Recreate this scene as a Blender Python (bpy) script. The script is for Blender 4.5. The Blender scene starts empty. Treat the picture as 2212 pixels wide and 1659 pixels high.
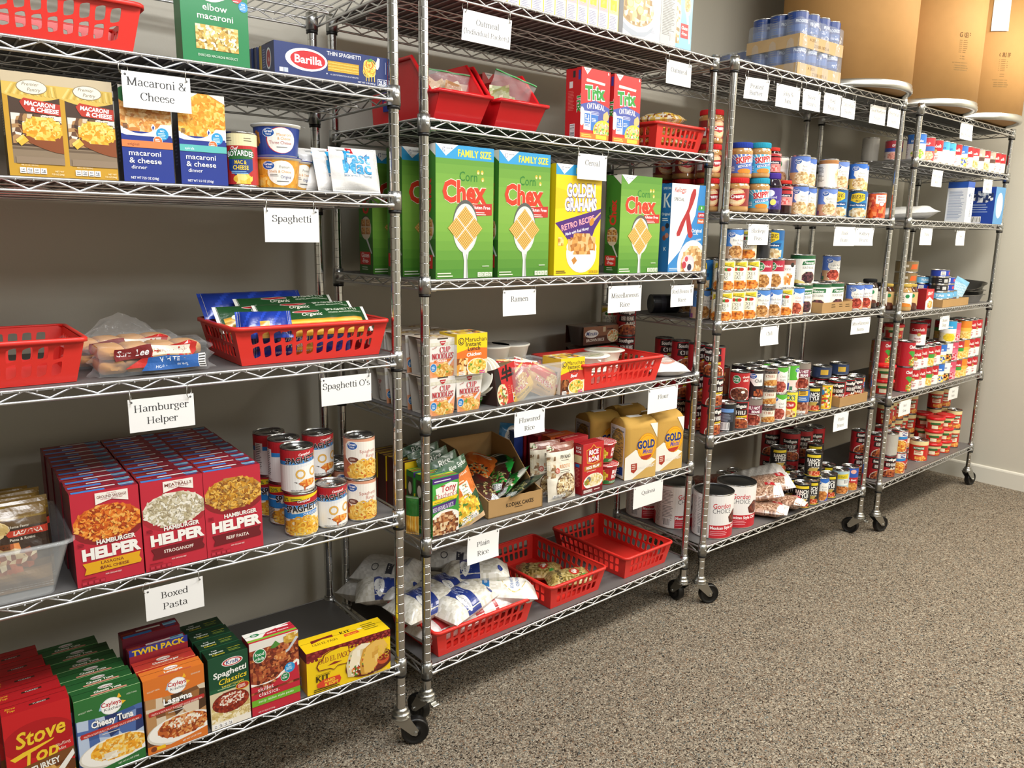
import bpy, math, random
from mathutils import Vector, Matrix
from mathutils.geometry import tessellate_polygon
sc = bpy.context.scene
COL = sc.collection
PI = math.pi
sin, cos = math.sin, math.cos

# ------------------------------------------------------------------ camera
F_PX, PITCH, YAW, ROLL, CAM_Z = 1672.5, .191583, .695014, .0165396, 1.37633
fwd = Vector((sin(YAW)*cos(PITCH), cos(YAW)*cos(PITCH), -sin(PITCH)))
rgt = Vector((cos(YAW), -sin(YAW), 0))
upv = rgt.cross(fwd)
r2 = rgt*cos(ROLL)+upv*sin(ROLL)
u2 = upv*cos(ROLL)-rgt*sin(ROLL)
cam = bpy.data.objects.new('camera', bpy.data.cameras.new('camera'))
COL.objects.link(cam)
cam.data.sensor_fit = 'HORIZONTAL'
cam.data.sensor_width = 36
cam.data.lens = F_PX/2212*36
cam.data.clip_start = .02
m3 = Matrix((r2, u2, -fwd)).transposed()
cam.matrix_world = Matrix.Translation((0, 0, CAM_Z)) @ m3.to_4x4()
sc.camera = cam

# ------------------------------------------------------------------ light
sc.view_settings.view_transform = 'Standard'
sc.view_settings.look = 'None'
sc.view_settings.gamma = 1
sc.view_settings.use_curve_mapping = False
sc.view_settings.exposure = 0.0
w = bpy.data.worlds.new('room_air'); sc.world = w
w.use_nodes = True
bg = w.node_tree.nodes['Background']
bg.inputs[0].default_value = (.95, .97, 1, 1)
bg.inputs[1].default_value = .30
CEIL = 2.72
LAMPS = [(.45, .55, 1.2, .58, 48), (2.5, .45, 1.2, .58, 46), (4.1, .62, 1.2, .58, 56), (1.6, -1.6, 1.2, .58, 48), (3.6, -1.4, 1.2, .58, 48)]
def area(name, loc, sx, sy, power, col):
    l = bpy.data.lights.new(name, 'AREA'); l.shape = 'RECTANGLE'; l.size = sx; l.size_y = sy
    l.energy = power; l.color = col
    o = bpy.data.objects.new(name, l); COL.objects.link(o); o.location = loc
    return o
for i, (x, y, a, b, p) in enumerate(LAMPS):
    area('ceiling_lamp_light', (x, y, CEIL-.03), a, b, p, ((.97, .985, 1), (1, .965, .9), (1, .93, .8), (.97, .985, 1), (1, .95, .85))[i])

# ------------------------------------------------------------------ colour + materials
def lin(c):
    if isinstance(c, str):
        if len(c) == 3: c = ''.join(q*2 for q in c)
        c = tuple(int(c[i:i+2], 16)/255 for i in (0, 2, 4))
    return tuple((v/12.92 if v <= .04045 else ((v+.055)/1.055)**2.4) for v in c)
_lc = {}
def lc(c):
    if c not in _lc: _lc[c] = lin(c)
    return _lc[c]
MATS = {}
def mat(name, col='888', rough=.5, metal=0, attr=False, spec=.5, alpha=1, bump=None, coat=0, sss=0, mottle=0):
    m = bpy.data.materials.new(name); m.use_nodes = True
    nt = m.node_tree; b = nt.nodes['Principled BSDF']
    b.inputs['Base Color'].default_value = (*lc(col), 1)
    b.inputs['Roughness'].default_value = rough
    b.inputs['Metallic'].default_value = metal
    b.inputs['Specular IOR Level'].default_value = spec
    b.inputs['Coat Weight'].default_value = coat
    b.inputs['Coat Roughness'].default_value = .12
    src = None
    if attr:
        a = nt.nodes.new('ShaderNodeAttribute'); a.attribute_name = 'Col'
        src = a.outputs['Color']
    if mottle or bump:
        tc = nt.nodes.new('ShaderNodeTexCoord')
    if mottle:
        n = nt.nodes.new('ShaderNodeTexNoise'); n.inputs['Scale'].default_value = 26; n.inputs['Detail'].default_value = 4
        nt.links.new(tc.outputs['Object'], n.inputs['Vector'])
        mp = nt.nodes.new('ShaderNodeMapRange'); mp.inputs[3].default_value = 1-mottle; mp.inputs[4].default_value = 1+mottle
        nt.links.new(n.outputs['Fac'], mp.inputs[0])
        mx = nt.nodes.new('ShaderNodeMix'); mx.data_type = 'RGBA'; mx.blend_type = 'MULTIPLY'; mx.inputs[0].default_value = 1
        if src: nt.links.new(src, mx.inputs[6])
        else: mx.inputs[6].default_value = (*lc(col), 1)
        nt.links.new(mp.outputs[0], mx.inputs[7]); src = mx.outputs[2]
    if src: nt.links.new(src, b.inputs['Base Color'])
    if bump:
        n = nt.nodes.new('ShaderNodeTexNoise'); n.inputs['Scale'].default_value = bump[0]; n.inputs['Detail'].default_value = 3
        nt.links.new(tc.outputs['Object'], n.inputs['Vector'])
        bp = nt.nodes.new('ShaderNodeBump'); bp.inputs['Strength'].default_value = bump[1]; bp.inputs['Distance'].default_value = bump[2]
        nt.links.new(n.outputs['Fac'], bp.inputs['Height']); nt.links.new(bp.outputs[0], b.inputs['Normal'])
    if alpha < 1:
        out = nt.nodes['Material Output']
        tr = nt.nodes.new('ShaderNodeBsdfTransparent'); mxs = nt.nodes.new('ShaderNodeMixShader')
        mxs.inputs[0].default_value = alpha
        nt.links.new(tr.outputs[0], mxs.inputs[1]); nt.links.new(b.outputs[0], mxs.inputs[2])
        nt.links.new(mxs.outputs[0], out.inputs['Surface'])
    MATS[name] = m
    return m
mat('carton_print', attr=True, rough=.42, spec=.45, coat=.12)
mat('can_print', attr=True, rough=.38, spec=.5, coat=.15)
mat('bag_print', attr=True, rough=.28, spec=.6, coat=.35, bump=(55, .35, .004))
mat('paper_print', attr=True, rough=.75, spec=.25, bump=(40, .3, .003))
mat('matte_print', attr=True, rough=.85, spec=.2, mottle=.08)
mat('sign_card', attr=True, rough=.3, spec=.5, coat=.3)
mat('tin', 'c4c4c2', .24, 1)
mat('dark_tin', '6c6e70', .34, 1)
mat('chrome', 'cfd0cf', .16, 1)
mat('rod_chrome', 'dedfe0', .38, 1)
mat('collar_chrome', 'b4b6b6', .3, 1)
mat('black_plastic', '121213', .42)
mat('rubber', '0d0d0e', .36)
mat('zinc', 'bcbcb8', .3, 1)
mat('liner', '676564', .45, spec=.35)
mat('red_plastic', 'de332b', .34, spec=.5, bump=(420, .12, .0006))
mat('red_bin', 'cf1c22', .27, spec=.5)
mat('clear_plastic', 'e6ebee', .1, alpha=.2, spec=.6)
mat('film', 'f6f8fa', .06, alpha=.13, spec=.8, bump=(30, .6, .01))
mat('shrink', 'dde6f0', .12, alpha=.2, spec=.8, bump=(16, .7, .02))
mat('white_plastic', 'f1eee2', .35)
mat('kraft_board', 'a8855a', .8, spec=.2, mottle=.06)
mat('drum_board', 'b98d57', .75, spec=.25, mottle=.06)
mat('bread', 'c8914e', .6, mottle=.22, spec=.3)
mat('glass_jar', attr=True, rough=.08, coat=.5, spec=.6)

# ------------------------------------------------------------------ mesh builder (millimetres in, metres out)
class MB:
    def __init__(s): s.V = []; s.F = []; s.C = []; s.M = []; s.S = []
    def poly(s, pts, c=None, m=0, sm=False):
        n = len(s.V); s.V += [(p[0]*.001, p[1]*.001, p[2]*.001) for p in pts]
        s.F.append(tuple(range(n, n+len(pts)))); s.C.append(c); s.M.append(m); s.S.append(sm)
    def mesh(s, pts, faces, c=None, m=0, sm=False):
        n = len(s.V); s.V += [(p[0]*.001, p[1]*.001, p[2]*.001) for p in pts]
        for f in faces:
            s.F.append(tuple(i+n for i in f)); s.C.append(c); s.M.append(m); s.S.append(sm)
    def grid(s, rows, c=None, m=0, sm=True, closed=False, cf=None):
        n = len(s.V); nr = len(rows); nc = len(rows[0])
        for r in rows: s.V += [(p[0]*.001, p[1]*.001, p[2]*.001) for p in r]
        for i in range(nr-1):
            for j in range(nc if closed else nc-1):
                k = (j+1) % nc
                s.F.append((n+i*nc+j, n+i*nc+k, n+(i+1)*nc+k, n+(i+1)*nc+j))
                s.C.append(cf(i, j) if cf else c); s.M.append(m); s.S.append(sm)
    def box(s, x0, x1, y0, y1, z0, z1, c=None, m=0, bv=0):
        if bv <= 0:
            p = [(x, y, z) for z in (z0, z1) for y in (y0, y1) for x in (x0, x1)]
            s.mesh(p, [(0, 2, 3, 1), (4, 5, 7, 6), (0, 1, 5, 4), (1, 3, 7, 5), (3, 2, 6, 7), (2, 0, 4, 6)], c, m)
            return
        P = {}; b = bv; n = 0; pts = []
        for i, x in enumerate((x0, x1)):
            for j, y in enumerate((y0, y1)):
                for k, z in enumerate((z0, z1)):
                    dx, dy, dz = (b if i == 0 else -b), (b if j == 0 else -b), (b if k == 0 else -b)
                    for ax, q in enumerate(((x, y+dy, z+dz), (x+dx, y, z+dz), (x+dx, y+dy, z))):
                        P[i, j, k, ax] = n; n += 1; pts.append(q)
        f = []
        for i in (0, 1):
            f.append([P[i, 0, 0, 0], P[i, 1, 0, 0], P[i, 1, 1, 0], P[i, 0, 1, 0]])
            f.append([P[0, i, 0, 1], P[1, i, 0, 1], P[1, i, 1, 1], P[0, i, 1, 1]])
            f.append([P[0, 0, i, 2], P[1, 0, i, 2], P[1, 1, i, 2], P[0, 1, i, 2]])
            for j in (0, 1):
                f.append([P[i, j, 0, 0], P[i, j, 1, 0], P[i, j, 1, 1], P[i, j, 0, 1]])
                f.append([P[i, 0, j, 0], P[i, 1, j, 0], P[i, 1, j, 2], P[i, 0, j, 2]])
                f.append([P[0, i, j, 1], P[1, i, j, 1], P[1, i, j, 2], P[0, i, j, 2]])
                for k in (0, 1): f.append([P[i, j, k, 0], P[i, j, k, 1], P[i, j, k, 2]])
        ctr = Vector(((x0+x1)/2, (y0+y1)/2, (z0+z1)/2)); g = []
        for q in f:
            a, bb, cc = (Vector(pts[q[t]]) for t in (0, 1, 2))
            if (bb-a).cross(cc-a).dot(a-ctr) < 0: q = q[::-1]
            g.append(tuple(q))
        s.mesh(pts, g, c, m)
    def lathe(s, prof, n=24, c=None, m=0, cx=0, cy=0, sm=True, cf=None, ell=1):
        rows = [[(cx+r*cos(2*PI*j/n), cy+ell*r*sin(2*PI*j/n), z) for j in range(n)] for r, z in prof]
        s.grid(rows, c, m, sm, True, cf)
    def disc(s, r, z, n=24, c=None, m=0, cx=0, cy=0, up=True):
        p = [(cx+r*cos(2*PI*j/n), cy+r*sin(2*PI*j/n), z) for j in range(n)]
        s.poly(p if up else p[::-1], c, m)
    def tube(s, pts, r, n=6, c=None, m=0, caps=True, closed=False):
        pts = [Vector(p) for p in pts]; N = len(pts); rows = []
        for i, p in enumerate(pts):
            a = pts[(i-1) % N] if (closed or i > 0) else p; b = pts[(i+1) % N] if (closed or i < N-1) else p
            d = (b-a)
            if d.length < 1e-9: d = Vector((0, 0, 1))
            d.normalize()
            ref = Vector((0, 0, 1)) if abs(d.z) < .9 else Vector((1, 0, 0))
            u = d.cross(ref).normalized(); v = d.cross(u)
            rows.append([tuple(p+u*(r*cos(2*PI*k/n))+v*(r*sin(2*PI*k/n))) for k in range(n)])
        if closed: rows.append(rows[0])
        s.grid(rows, c, m, True, True)
        if caps and not closed:
            s.poly(rows[0], c, m); s.poly(rows[-1][::-1], c, m)
    def xf(s, M, start=0):
        for i in range(start, len(s.V)): s.V[i] = tuple(M @ Vector(s.V[i]))
        return s
    def build(s, name, mats, parent=None, link=True):
        me = bpy.data.meshes.new(name); me.from_pydata(s.V, [], s.F)
        if isinstance(mats, str): mats = [mats]
        for q in mats: me.materials.append(MATS[q])
        me.polygons.foreach_set('material_index', s.M)
        me.polygons.foreach_set('use_smooth', s.S)
        if any(c is not None for c in s.C):
            at = me.attributes.new('Col', 'FLOAT_COLOR', 'CORNER'); d = []
            for f, c in zip(s.F, s.C):
                q = lc(c if c is not None else '888'); d += (q[0], q[1], q[2], 1.0)*len(f)
            at.data.foreach_set('color', d)
        me.update()
        o = bpy.data.objects.new(name, me)
        if link: COL.objects.link(o)
        if parent is not None: o.parent = parent
        return o
def tag(o, label=None, cat=None, group=None, kind=None):
    if label: o['label'] = label
    if cat: o['category'] = cat
    if group: o['group'] = group
    if kind: o['kind'] = kind
    return o
def empty(name, loc=(0, 0, 0)):
    o = bpy.data.objects.new(name, None); COL.objects.link(o); o.location = loc; o.empty_display_size = .02
    return o
def dup(o, parent=None):
    c = o.copy(); COL.objects.link(c)
    if parent is not None: c.parent = parent
    for ch in o.children: dup(ch, c)
    return c

# ------------------------------------------------------------------ lettering
_tc = {}
_to = None
def glyphs(t, bold=0, shear=0, res=2):
    """outline of a line of sans letters at cap height 1, starting at x = 0"""
    global _to
    k = (t, bold, shear, res)
    if k in _tc: return _tc[k]
    if _to is None: _to = bpy.data.objects.new('lettering', bpy.data.curves.new('lettering', 'FONT'))
    d = _to.data; d.body = t; d.size = 1/.729; d.offset = bold; d.shear = shear; d.resolution_u = res
    me = bpy.data.meshes.new_from_object(_to)
    v = [(q.co.x, q.co.y) for q in me.vertices]; f = [tuple(p.vertices) for p in me.polygons]
    bpy.data.meshes.remove(me)
    if v:
        x0 = min(q[0] for q in v); v = [(x-x0, y) for x, y in v]
    _tc[k] = (v, f)
    return v, f
# a small book-face alphabet drawn as pen strokes: ';' parts, '@' arc, '-' serif, '.' dot
SER = {
'a': (4.9, '1,4 @2.3,3.5,1.3,1.5,150,0 3.6,.8 4.5,.1;3.6,3 2,2.7 @1.9,1.35,1.25,1.35,90,280 3.6,1'),
'b': (5.4, '1.1,7.6 1.1,0;@3,2.5,1.7,2.5,150,-150;-.7,7.5,.6'),
'c': (4.6, '@2.6,2.5,1.9,2.5,45,318;.3.9,3.9'),
'd': (5.5, '4.2,7.6 4.2,0;@2.3,2.5,1.8,2.5,30,330;-4,7.5,.6;-4.6,.1,.6'),
'e': (4.8, '.7,2.8 4.2,2.8 @2.5,2.7,1.75,2.3,0,180 @2.6,2.5,1.9,2.5,180,320'),
'f': (3.3, '1.4,0 1.4,5.5 @2.5,6,1.1,1.6,180,40;-1.5,5,1.1;-1.4,.1,1'),
'g': (5, '@2.3,3.3,1.5,1.65,0,360;3.6,4.5 4.8,4.9;1.4,1.9 1,1 3.4,.6 @2.4,-.9,1.8,1.3,45,-225'),
'h': (5.8, '1.2,7.6 1.2,0;1.2,3.6 @3,3.3,1.5,1.7,140,0 4.5,0;-.9,7.5,.6;-1.2,.1,1;-4.5,.1,1'),
'i': (2.6, '1.3,5 1.3,0;-1,4.9,.6;-1.3,.1,1;.1.3,6.9'),
'j': (2.6, '1.5,5 1.5,-1 @.5,-1,1,1.2,0,-120;-1.1,4.9,.6;.1.5,6.9'),
'k': (5.6, '1.2,7.6 1.2,0;4.5,4.9 1.3,2.2;2.2,2.9 5,0;-.9,7.5,.6;-1.2,.1,1;-4.9,.1,.8;-4.3,4.9,.8'),
'l': (2.7, '1.3,7.6 1.3,0;-1,7.5,.6;-1.3,.1,1'),
'm': (8.7, '1.2,5 1.2,0;1.2,3.6 @2.8,3.4,1.5,1.6,140,0 4.3,0;4.3,3.6 @5.9,3.4,1.5,1.6,140,0 7.4,0;-.9,4.9,.6;-1.2,.1,.9;-4.3,.1,.9;-7.4,.1,.9'),
'n': (5.8, '1.2,5 1.2,0;1.2,3.6 @3,3.3,1.5,1.7,140,0 4.5,0;-.9,4.9,.6;-1.2,.1,1;-4.5,.1,1'),
'o': (5.2, '@2.6,2.5,1.95,2.5,0,360'),
'p': (5.5, '1.2,5 1.2,-2.4;@3,2.5,1.8,2.5,150,-150;-.9,4.9,.6;-1.2,-2.3,1'),
'r': (4, '1.2,5 1.2,0;1.2,3.4 @2.7,3,1.4,1.8,150,50;.3.5,4.4;-.9,4.9,.6;-1.2,.1,1.1'),
's': (4.1, '@2,3.75,1.2,1.25,20,240 2.4,2.5 @2.1,1.3,1.35,1.3,70,-160'),
't': (3.3, '1.4,6.6 1.4,1 @2.3,1,.9,1,180,320;-1.6,4.9,1.3'),
'u': (5.7, '1.1,5 1.1,1.6 @2.6,1.6,1.5,1.6,180,320;4.3,5 4.3,0;-.8,4.9,.6;-4,4.9,.6;-4.7,.1,.6'),
'v': (5.1, '.6,5 2.5,.1;4.5,4.9 2.6,.1;-.7,4.9,.8;-4.4,4.9,.7'),
'w': (7.6, '.6,5 2.2,.1;3.9,4.6 2.3,.1;3.7,5 5.3,.1;7,4.9 5.4,.1;-.7,4.9,.8;-6.9,4.9,.7'),
'x': (5.1, '.8,5 4.3,0;4.2,4.9 .8,.1;-.9,4.9,.8;-4.2,4.9,.7;-.9,.1,.7;-4.2,.1,.8'),
'y': (5.1, '.6,5 2.6,.2;4.5,4.9 2.2,-1.6 1,-2.2;-.7,4.9,.8;-4.4,4.9,.7'),
'M': (9.2, '1.5,7.2 1.5,0;1.5,7 4.5,.3;7.5,7.1 4.6,.3;7.6,7.2 7.6,0;-1.3,7.1,1;-7.8,7.1,1;-1.5,.1,1;-7.6,.1,1.1'),
'C': (6.6, '@3.7,3.6,2.9,3.6,40,320;6,7 6,5'),
'S': (5.5, '@2.7,5.4,1.8,1.8,25,235 3.2,3.6 @2.8,1.85,2,1.85,65,-155;4.5,7 4.5,5.4;.7,.2 .7,1.8'),
'H': (8, '1.6,7.2 1.6,0;6.2,7.2 6.2,0;1.6,3.7 6.2,3.7;-1.6,7.1,1.1;-6.2,7.1,1.1;-1.6,.1,1.1;-6.2,.1,1.1'),
'O': (7.2, '@3.6,3.6,2.9,3.6,0,360'),
'B': (6.4, '1.6,7.2 1.6,0;1.6,7 3,7 @3.2,5.4,1.6,1.6,90,-90 1.6,3.8;3,3.8 @3.4,1.95,2,1.85,90,-90 1.6,.2;-1,7.1,.6;-1,.1,.6'),
'P': (6, '1.6,7.2 1.6,0;1.6,7 3,7 @3.2,5.1,2,1.9,90,-90 1.6,3.2;-1,7.1,.6;-1.6,.1,1.2'),
'I': (3.4, '1.7,7.2 1.7,0;-1.7,7.1,1.1;-1.7,.1,1.1'),
'R': (6.8, '1.6,7.2 1.6,0;1.6,7 3,7 @3.2,5.3,1.8,1.7,90,-90 1.6,3.6;3.3,3.6 5.6,.1;-1,7.1,.6;-1.6,.1,1.1;-6,.1,.7'),
'F': (5.9, '1.6,7.2 1.6,0;1.6,7 5.2,7 5.2,5.6;1.6,3.7 4,3.7;4,4.4 4,3;-1,7.1,.6;-1.6,.1,1.2'),
'Q': (7.3, '@3.6,3.6,2.9,3.6,0,360;3.6,.2 6.6,-1.6'),
'J': (4, '2.4,7.2 2.4,.6 @1.2,.4,1.2,1.2,0,-130;-2.4,7.1,1.1'),
'N': (7.8, '1.6,7.2 1.6,0;1.6,7 6.2,.2;6.2,7.2 6.2,0;-1.2,7.1,.8;-6.2,7.1,1;-1.6,.1,1'),
'V': (6.9, '.8,7.2 3.4,.1;6,7.1 3.5,.1;-.9,7.1,1;-6,7.1,.9'),
'K': (7, '1.6,7.2 1.6,0;5.8,7.1 1.7,3.2;2.8,4.2 6,.1;-1.6,7.1,1.1;-5.7,7.1,.9;-1.6,.1,1.1;-6.1,.1,.8'),
'G': (7.3, '@3.7,3.6,2.9,3.6,40,315 5.9,1 5.9,3;6,7 6,5;-5.8,3,1'),
'D': (7.4, '1.6,7.2 1.6,0;1.6,7 3,7 @3.2,3.6,3,3.4,90,-90 1.6,.2;-1,7.1,.6;-1,.1,.6'),
'E': (6, '1.6,7.2 1.6,0;1.6,7 5.2,7 5.2,5.7;1.6,3.7 4,3.7;4,4.4 4,3;1.6,.2 5.4,.2 5.4,1.6;-1,7.1,.6;-1,.1,.6'),
'L': (5.6, '1.6,7.2 1.6,0;1.6,.2 5.1,.2 5.1,1.8;-1.6,7.1,1.1;-1,.1,.6'),
'A': (6.8, '.9,.1 3.3,7;3.4,7.2 6,.1;1.9,2.4 4.9,2.4;-.9,.1,.9;-6,.1,.9'),
'U': (7.4, '1.6,7.2 1.6,2.4 @3.8,2.4,2.2,2.4,180,360 6,7.2;-1.6,7.1,1.1;-6,7.1,.9'),
'T': (6.3, '3.1,7.2 3.1,0;.6,5.6 .6,7 5.6,7 5.6,5.6;-3.1,.1,1.2'),
'&': (7.4, '6.4,3.8 @3.2,1.7,2.3,1.7,-10,-235 3.6,4.8 @3,6,1.2,1.2,-40,200 6.4,.1'),
"'": (2, '1,7.5 .9,5.6'), '(': (3.2, '2.6,8 1.2,5 1.2,2 2.6,-1.6'), ')': (3.2, '.6,8 2,5 2,2 .6,-1.6'), '-': (3.4, '.6,2.6 2.8,2.6;.6,2.4 2.8,2.4'), ' ': (2.5, ''),
}
def serif(t, heavy=1.0):
    """same as glyphs() for the book face"""
    k = ('serif', t, heavy)
    if k in _tc: return _tc[k]
    V = []; Fc = []; x0 = 0
    def seg(pl):
        n = len(pl); L = []
        for i, p in enumerate(pl):
            a = pl[max(i-1, 0)]; b = pl[min(i+1, n-1)]
            dx, dy = b[0]-a[0], b[1]-a[1]; l = math.hypot(dx, dy) or 1
            wd = (.3+.72*heavy*abs(dy/l)**1.4)/2
            L.append((p[0]-dy/l*wd, p[1]+dx/l*wd, p[0]+dy/l*wd, p[1]-dx/l*wd))
        for i in range(n-1):
            q = len(V)
            for e in (L[i][:2], L[i+1][:2], L[i+1][2:], L[i][2:]): V.append(((e[0]+x0)/7.2, e[1]/7.2))
            Fc.append((q, q+1, q+2, q+3))
    for ch in t:
        adv, d = SER.get(ch, SER[' '])
        for part in d.split(';'):
            if not part: continue
            if part[0] == '-' and ch != '-' :
                a = [float(q) for q in part[1:].split(',')]
                q = len(V); y = a[1]; h = .2
                for e in ((a[0]-a[2], y-h), (a[0]+a[2], y-h), (a[0]+a[2], y+h), (a[0]-a[2], y+h)): V.append(((e[0]+x0)/7.2, e[1]/7.2))
                Fc.append((q, q+1, q+2, q+3)); continue
            if part[0] == '.' and part.count(',') == 1 and ' ' not in part and ch in 'ijcr':
                a = [float(q) for q in part[1:].split(',')]; q = len(V)
                for j in range(8): V.append(((a[0]+x0+.55*cos(j*PI/4))/7.2, (a[1]+.55*sin(j*PI/4))/7.2))
                Fc.append(tuple(range(q, q+8))); continue
            pl = []
            for tok in part.split():
                if tok[0] == '@':
                    cx, cy, rx, ry, a0, a1 = [float(q) for q in tok[1:].split(',')]
                    n = max(4, int(abs(a1-a0)/22))
                    for j in range(n+1):
                        g = math.radians(a0+(a1-a0)*j/n); pl.append((cx+rx*cos(g), cy+ry*sin(g)))
                else: pl.append(tuple(float(q) for q in tok.split(',')))
            seg(pl)
        x0 += adv
    _tc[k] = (V, Fc)
    return V, Fc

# ------------------------------------------------------------------ flat printed art, later laid on a carton, a can or a bag
DL = .03
class Art:
    def __init__(s, w, h, bg): s.w = w; s.h = h; s.bg = bg; s.I = []; s.l = 1
    def add(s, v, f, c, fresh=True):
        s.I.append((v, f, c, s.l))
        if fresh: s.l += 1
        return s
    def R(s, x, y, w, h, c): return s.add([(x, y), (x+w, y), (x+w, y+h), (x, y+h)], [(0, 1, 2, 3)], c)
    def E(s, x, y, rx, ry, c, n=20, rot=0):
        ca, sa = cos(rot), sin(rot)
        v = [(x+rx*cos(2*PI*i/n)*ca-ry*sin(2*PI*i/n)*sa, y+rx*cos(2*PI*i/n)*sa+ry*sin(2*PI*i/n)*ca) for i in range(n)]
        return s.add(v, [tuple(range(n))], c)
    def O(s, x, y, r, t, c, n=16, sy=1):
        v = []; f = []
        for i in range(n):
            a = 2*PI*i/n; v += [(x+r*cos(a), y+r*sy*sin(a)), (x+(r-t)*cos(a), y+(r-t)*sy*sin(a))]
        f = [(2*i, (2*i+2) % (2*n), (2*i+3) % (2*n), 2*i+1) for i in range(n)]
        return s.add(v, f, c)
    def P(s, pts, c):
        tr = tessellate_polygon([[Vector((x, y, 0)) for x, y in pts]])
        f = []
        for a, b, d in tr:
            (ax, ay), (bx, by), (cx, cy) = pts[a], pts[b], pts[d]
            f.append((a, b, d) if (bx-ax)*(cy-ay)-(by-ay)*(cx-ax) > 0 else (a, d, b))
        return s.add(list(pts), f, c)
    def T(s, t, x, y, h, c, w=None, al='c', b=.02, sh=0, ser=False, ol=None, olw=.05, rot=0, res=2, arc=0, heavy=1):
        """letters of cap height h on baseline y; w squeezes them to a width; ol an outline colour"""
        for pas in ((1, 0) if ol else (0,)):
            v, f = serif(t, heavy+(.9 if pas else 0)) if ser else glyphs(t, b+(olw if pas else 0), sh, res)
            if not v: return s
            mx = max(q[0] for q in v); mn = min(q[0] for q in v)
            sx = (w/(mx-mn)) if w else h
            if w and pas == (1 if ol else 0): h = min((1.36 if ser else 1.3)*h, max(h, (.95 if ser else .9)*sx))
            W = (mx-mn)*sx; ox = {'c': -W/2, 'l': 0, 'r': -W}[al]
            q = []
            ca, sa = cos(rot), sin(rot)
            for px, py in v:
                X = ox+(px-mn)*sx; Y = py*h
                if arc: Y += arc*(1-(2*X/W if al == 'c' else (2*(X-ox)/W-1))**2)
                q.append((x+X*ca-Y*sa, y+X*sa+Y*ca))
            s.add(q, f, ol if pas else c)
        return s
    def M(s, x, y, rx, ry, cell, cols, seed=1, base=None, rect=False, top=None):
        """a plateful: jittered mosaic of pieces inside an ellipse (or a rectangle)"""
        rnd = random.Random(seed); nx = max(3, int(2*rx/cell)); ny = max(3, int(2*ry/cell))
        if base:
            if rect: s.R(x-rx, y-ry, 2*rx, 2*ry, base)
            else: s.E(x, y, rx, ry, base, 28)
        def pt(i, j):
            return (x-rx+2*rx*(i+rnd.uniform(-.42, .42)*(0 < i < nx))/nx, y-ry+2*ry*(j+rnd.uniform(-.42, .42)*(0 < j < ny))/ny)
        P = [[pt(i, j) for j in range(ny+1)] for i in range(nx+1)]
        by = {}
        for i in range(nx):
            for j in range(ny):
                cx = (i+.5)/nx*2-1; cy = (j+.5)/ny*2-1
                if not rect and cx*cx+cy*cy > 1.0: continue
                if top is not None and (j+.5)/ny > top+.12*rnd.random(): continue
                by.setdefault(rnd.choice(cols), []).append((P[i][j], P[i+1][j], P[i+1][j+1], P[i][j+1]))
        for c, qs in by.items():
            v = [p for q in qs for p in q]
            s.add(v, [tuple(range(4*k, 4*k+4)) for k in range(len(qs))], c, False)
        s.l += 1
        return s
    def L(s, x, y, w, n, dy, c, th=None, seed=3):
        rnd = random.Random(seed); th = th or dy*.45; v = []; f = []
        for i in range(n):
            ww = w*rnd.uniform(.7, 1); k = len(v); yy = y-i*dy
            v += [(x, yy), (x+ww, yy), (x+ww, yy+th), (x, yy+th)]; f.append((k, k+1, k+2, k+3))
        return s.add(v, f, c)
    def BC(s, x, y, w, h, vert=False):
        s.R(x, y, w, h, 'fff'); rnd = random.Random(5); v = []; f = []; p = .06
        while p < .92:
            t = rnd.choice((.02, .03, .05)); k = len(v)
            if vert: v += [(x+w*.06, y+h*p), (x+w*.94, y+h*p), (x+w*.94, y+h*(p+t)), (x+w*.06, y+h*(p+t))]
            else: v += [(x+w*p, y+h*.1), (x+w*(p+t), y+h*.1), (x+w*(p+t), y+h*.92), (x+w*p, y+h*.92)]
            f.append((k, k+1, k+2, k+3)); p += t+rnd.choice((.02, .035, .05))
        return s.add(v, f, '222')
    def rings(s, x, y, rx, ry, n, r, c, c2, seed=2):
        rnd = random.Random(seed)
        for i in range(n):
            a = rnd.uniform(0, 2*PI); q = math.sqrt(rnd.random()); px, py = x+rx*q*cos(a), y+ry*q*sin(a)
            s.O(px, py, r, r*.42, c if i % 3 else c2, 10, rnd.uniform(.75, 1))
        return s
    def curls(s, x, y, rx, ry, n, r, cols, seed=4, th=.34):
        """short bent pieces of pasta"""
        rnd = random.Random(seed)
        for i in range(n):
            a = rnd.uniform(0, 2*PI); q = math.sqrt(rnd.random()); px, py = x+rx*q*cos(a), y+ry*q*sin(a)
            a0 = rnd.uniform(0, 2*PI); sp = rnd.uniform(1.2, 2.6); rr = r*rnd.uniform(.7, 1.15); v = []; f = []
            for k in range(5):
                g = a0+sp*k/4; v += [(px+rr*cos(g), py+rr*sin(g)), (px+rr*(1-th*1.6)*cos(g), py+rr*(1-th*1.6)*sin(g))]
            f = [(2*k, 2*k+2, 2*k+3, 2*k+1) for k in range(4)]
            f = [(p[3], p[2], p[1], p[0]) for p in f]
            s.add(v, f, cols[i % len(cols)], i % 6 == 5)
        s.l += 1
        return s
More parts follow.
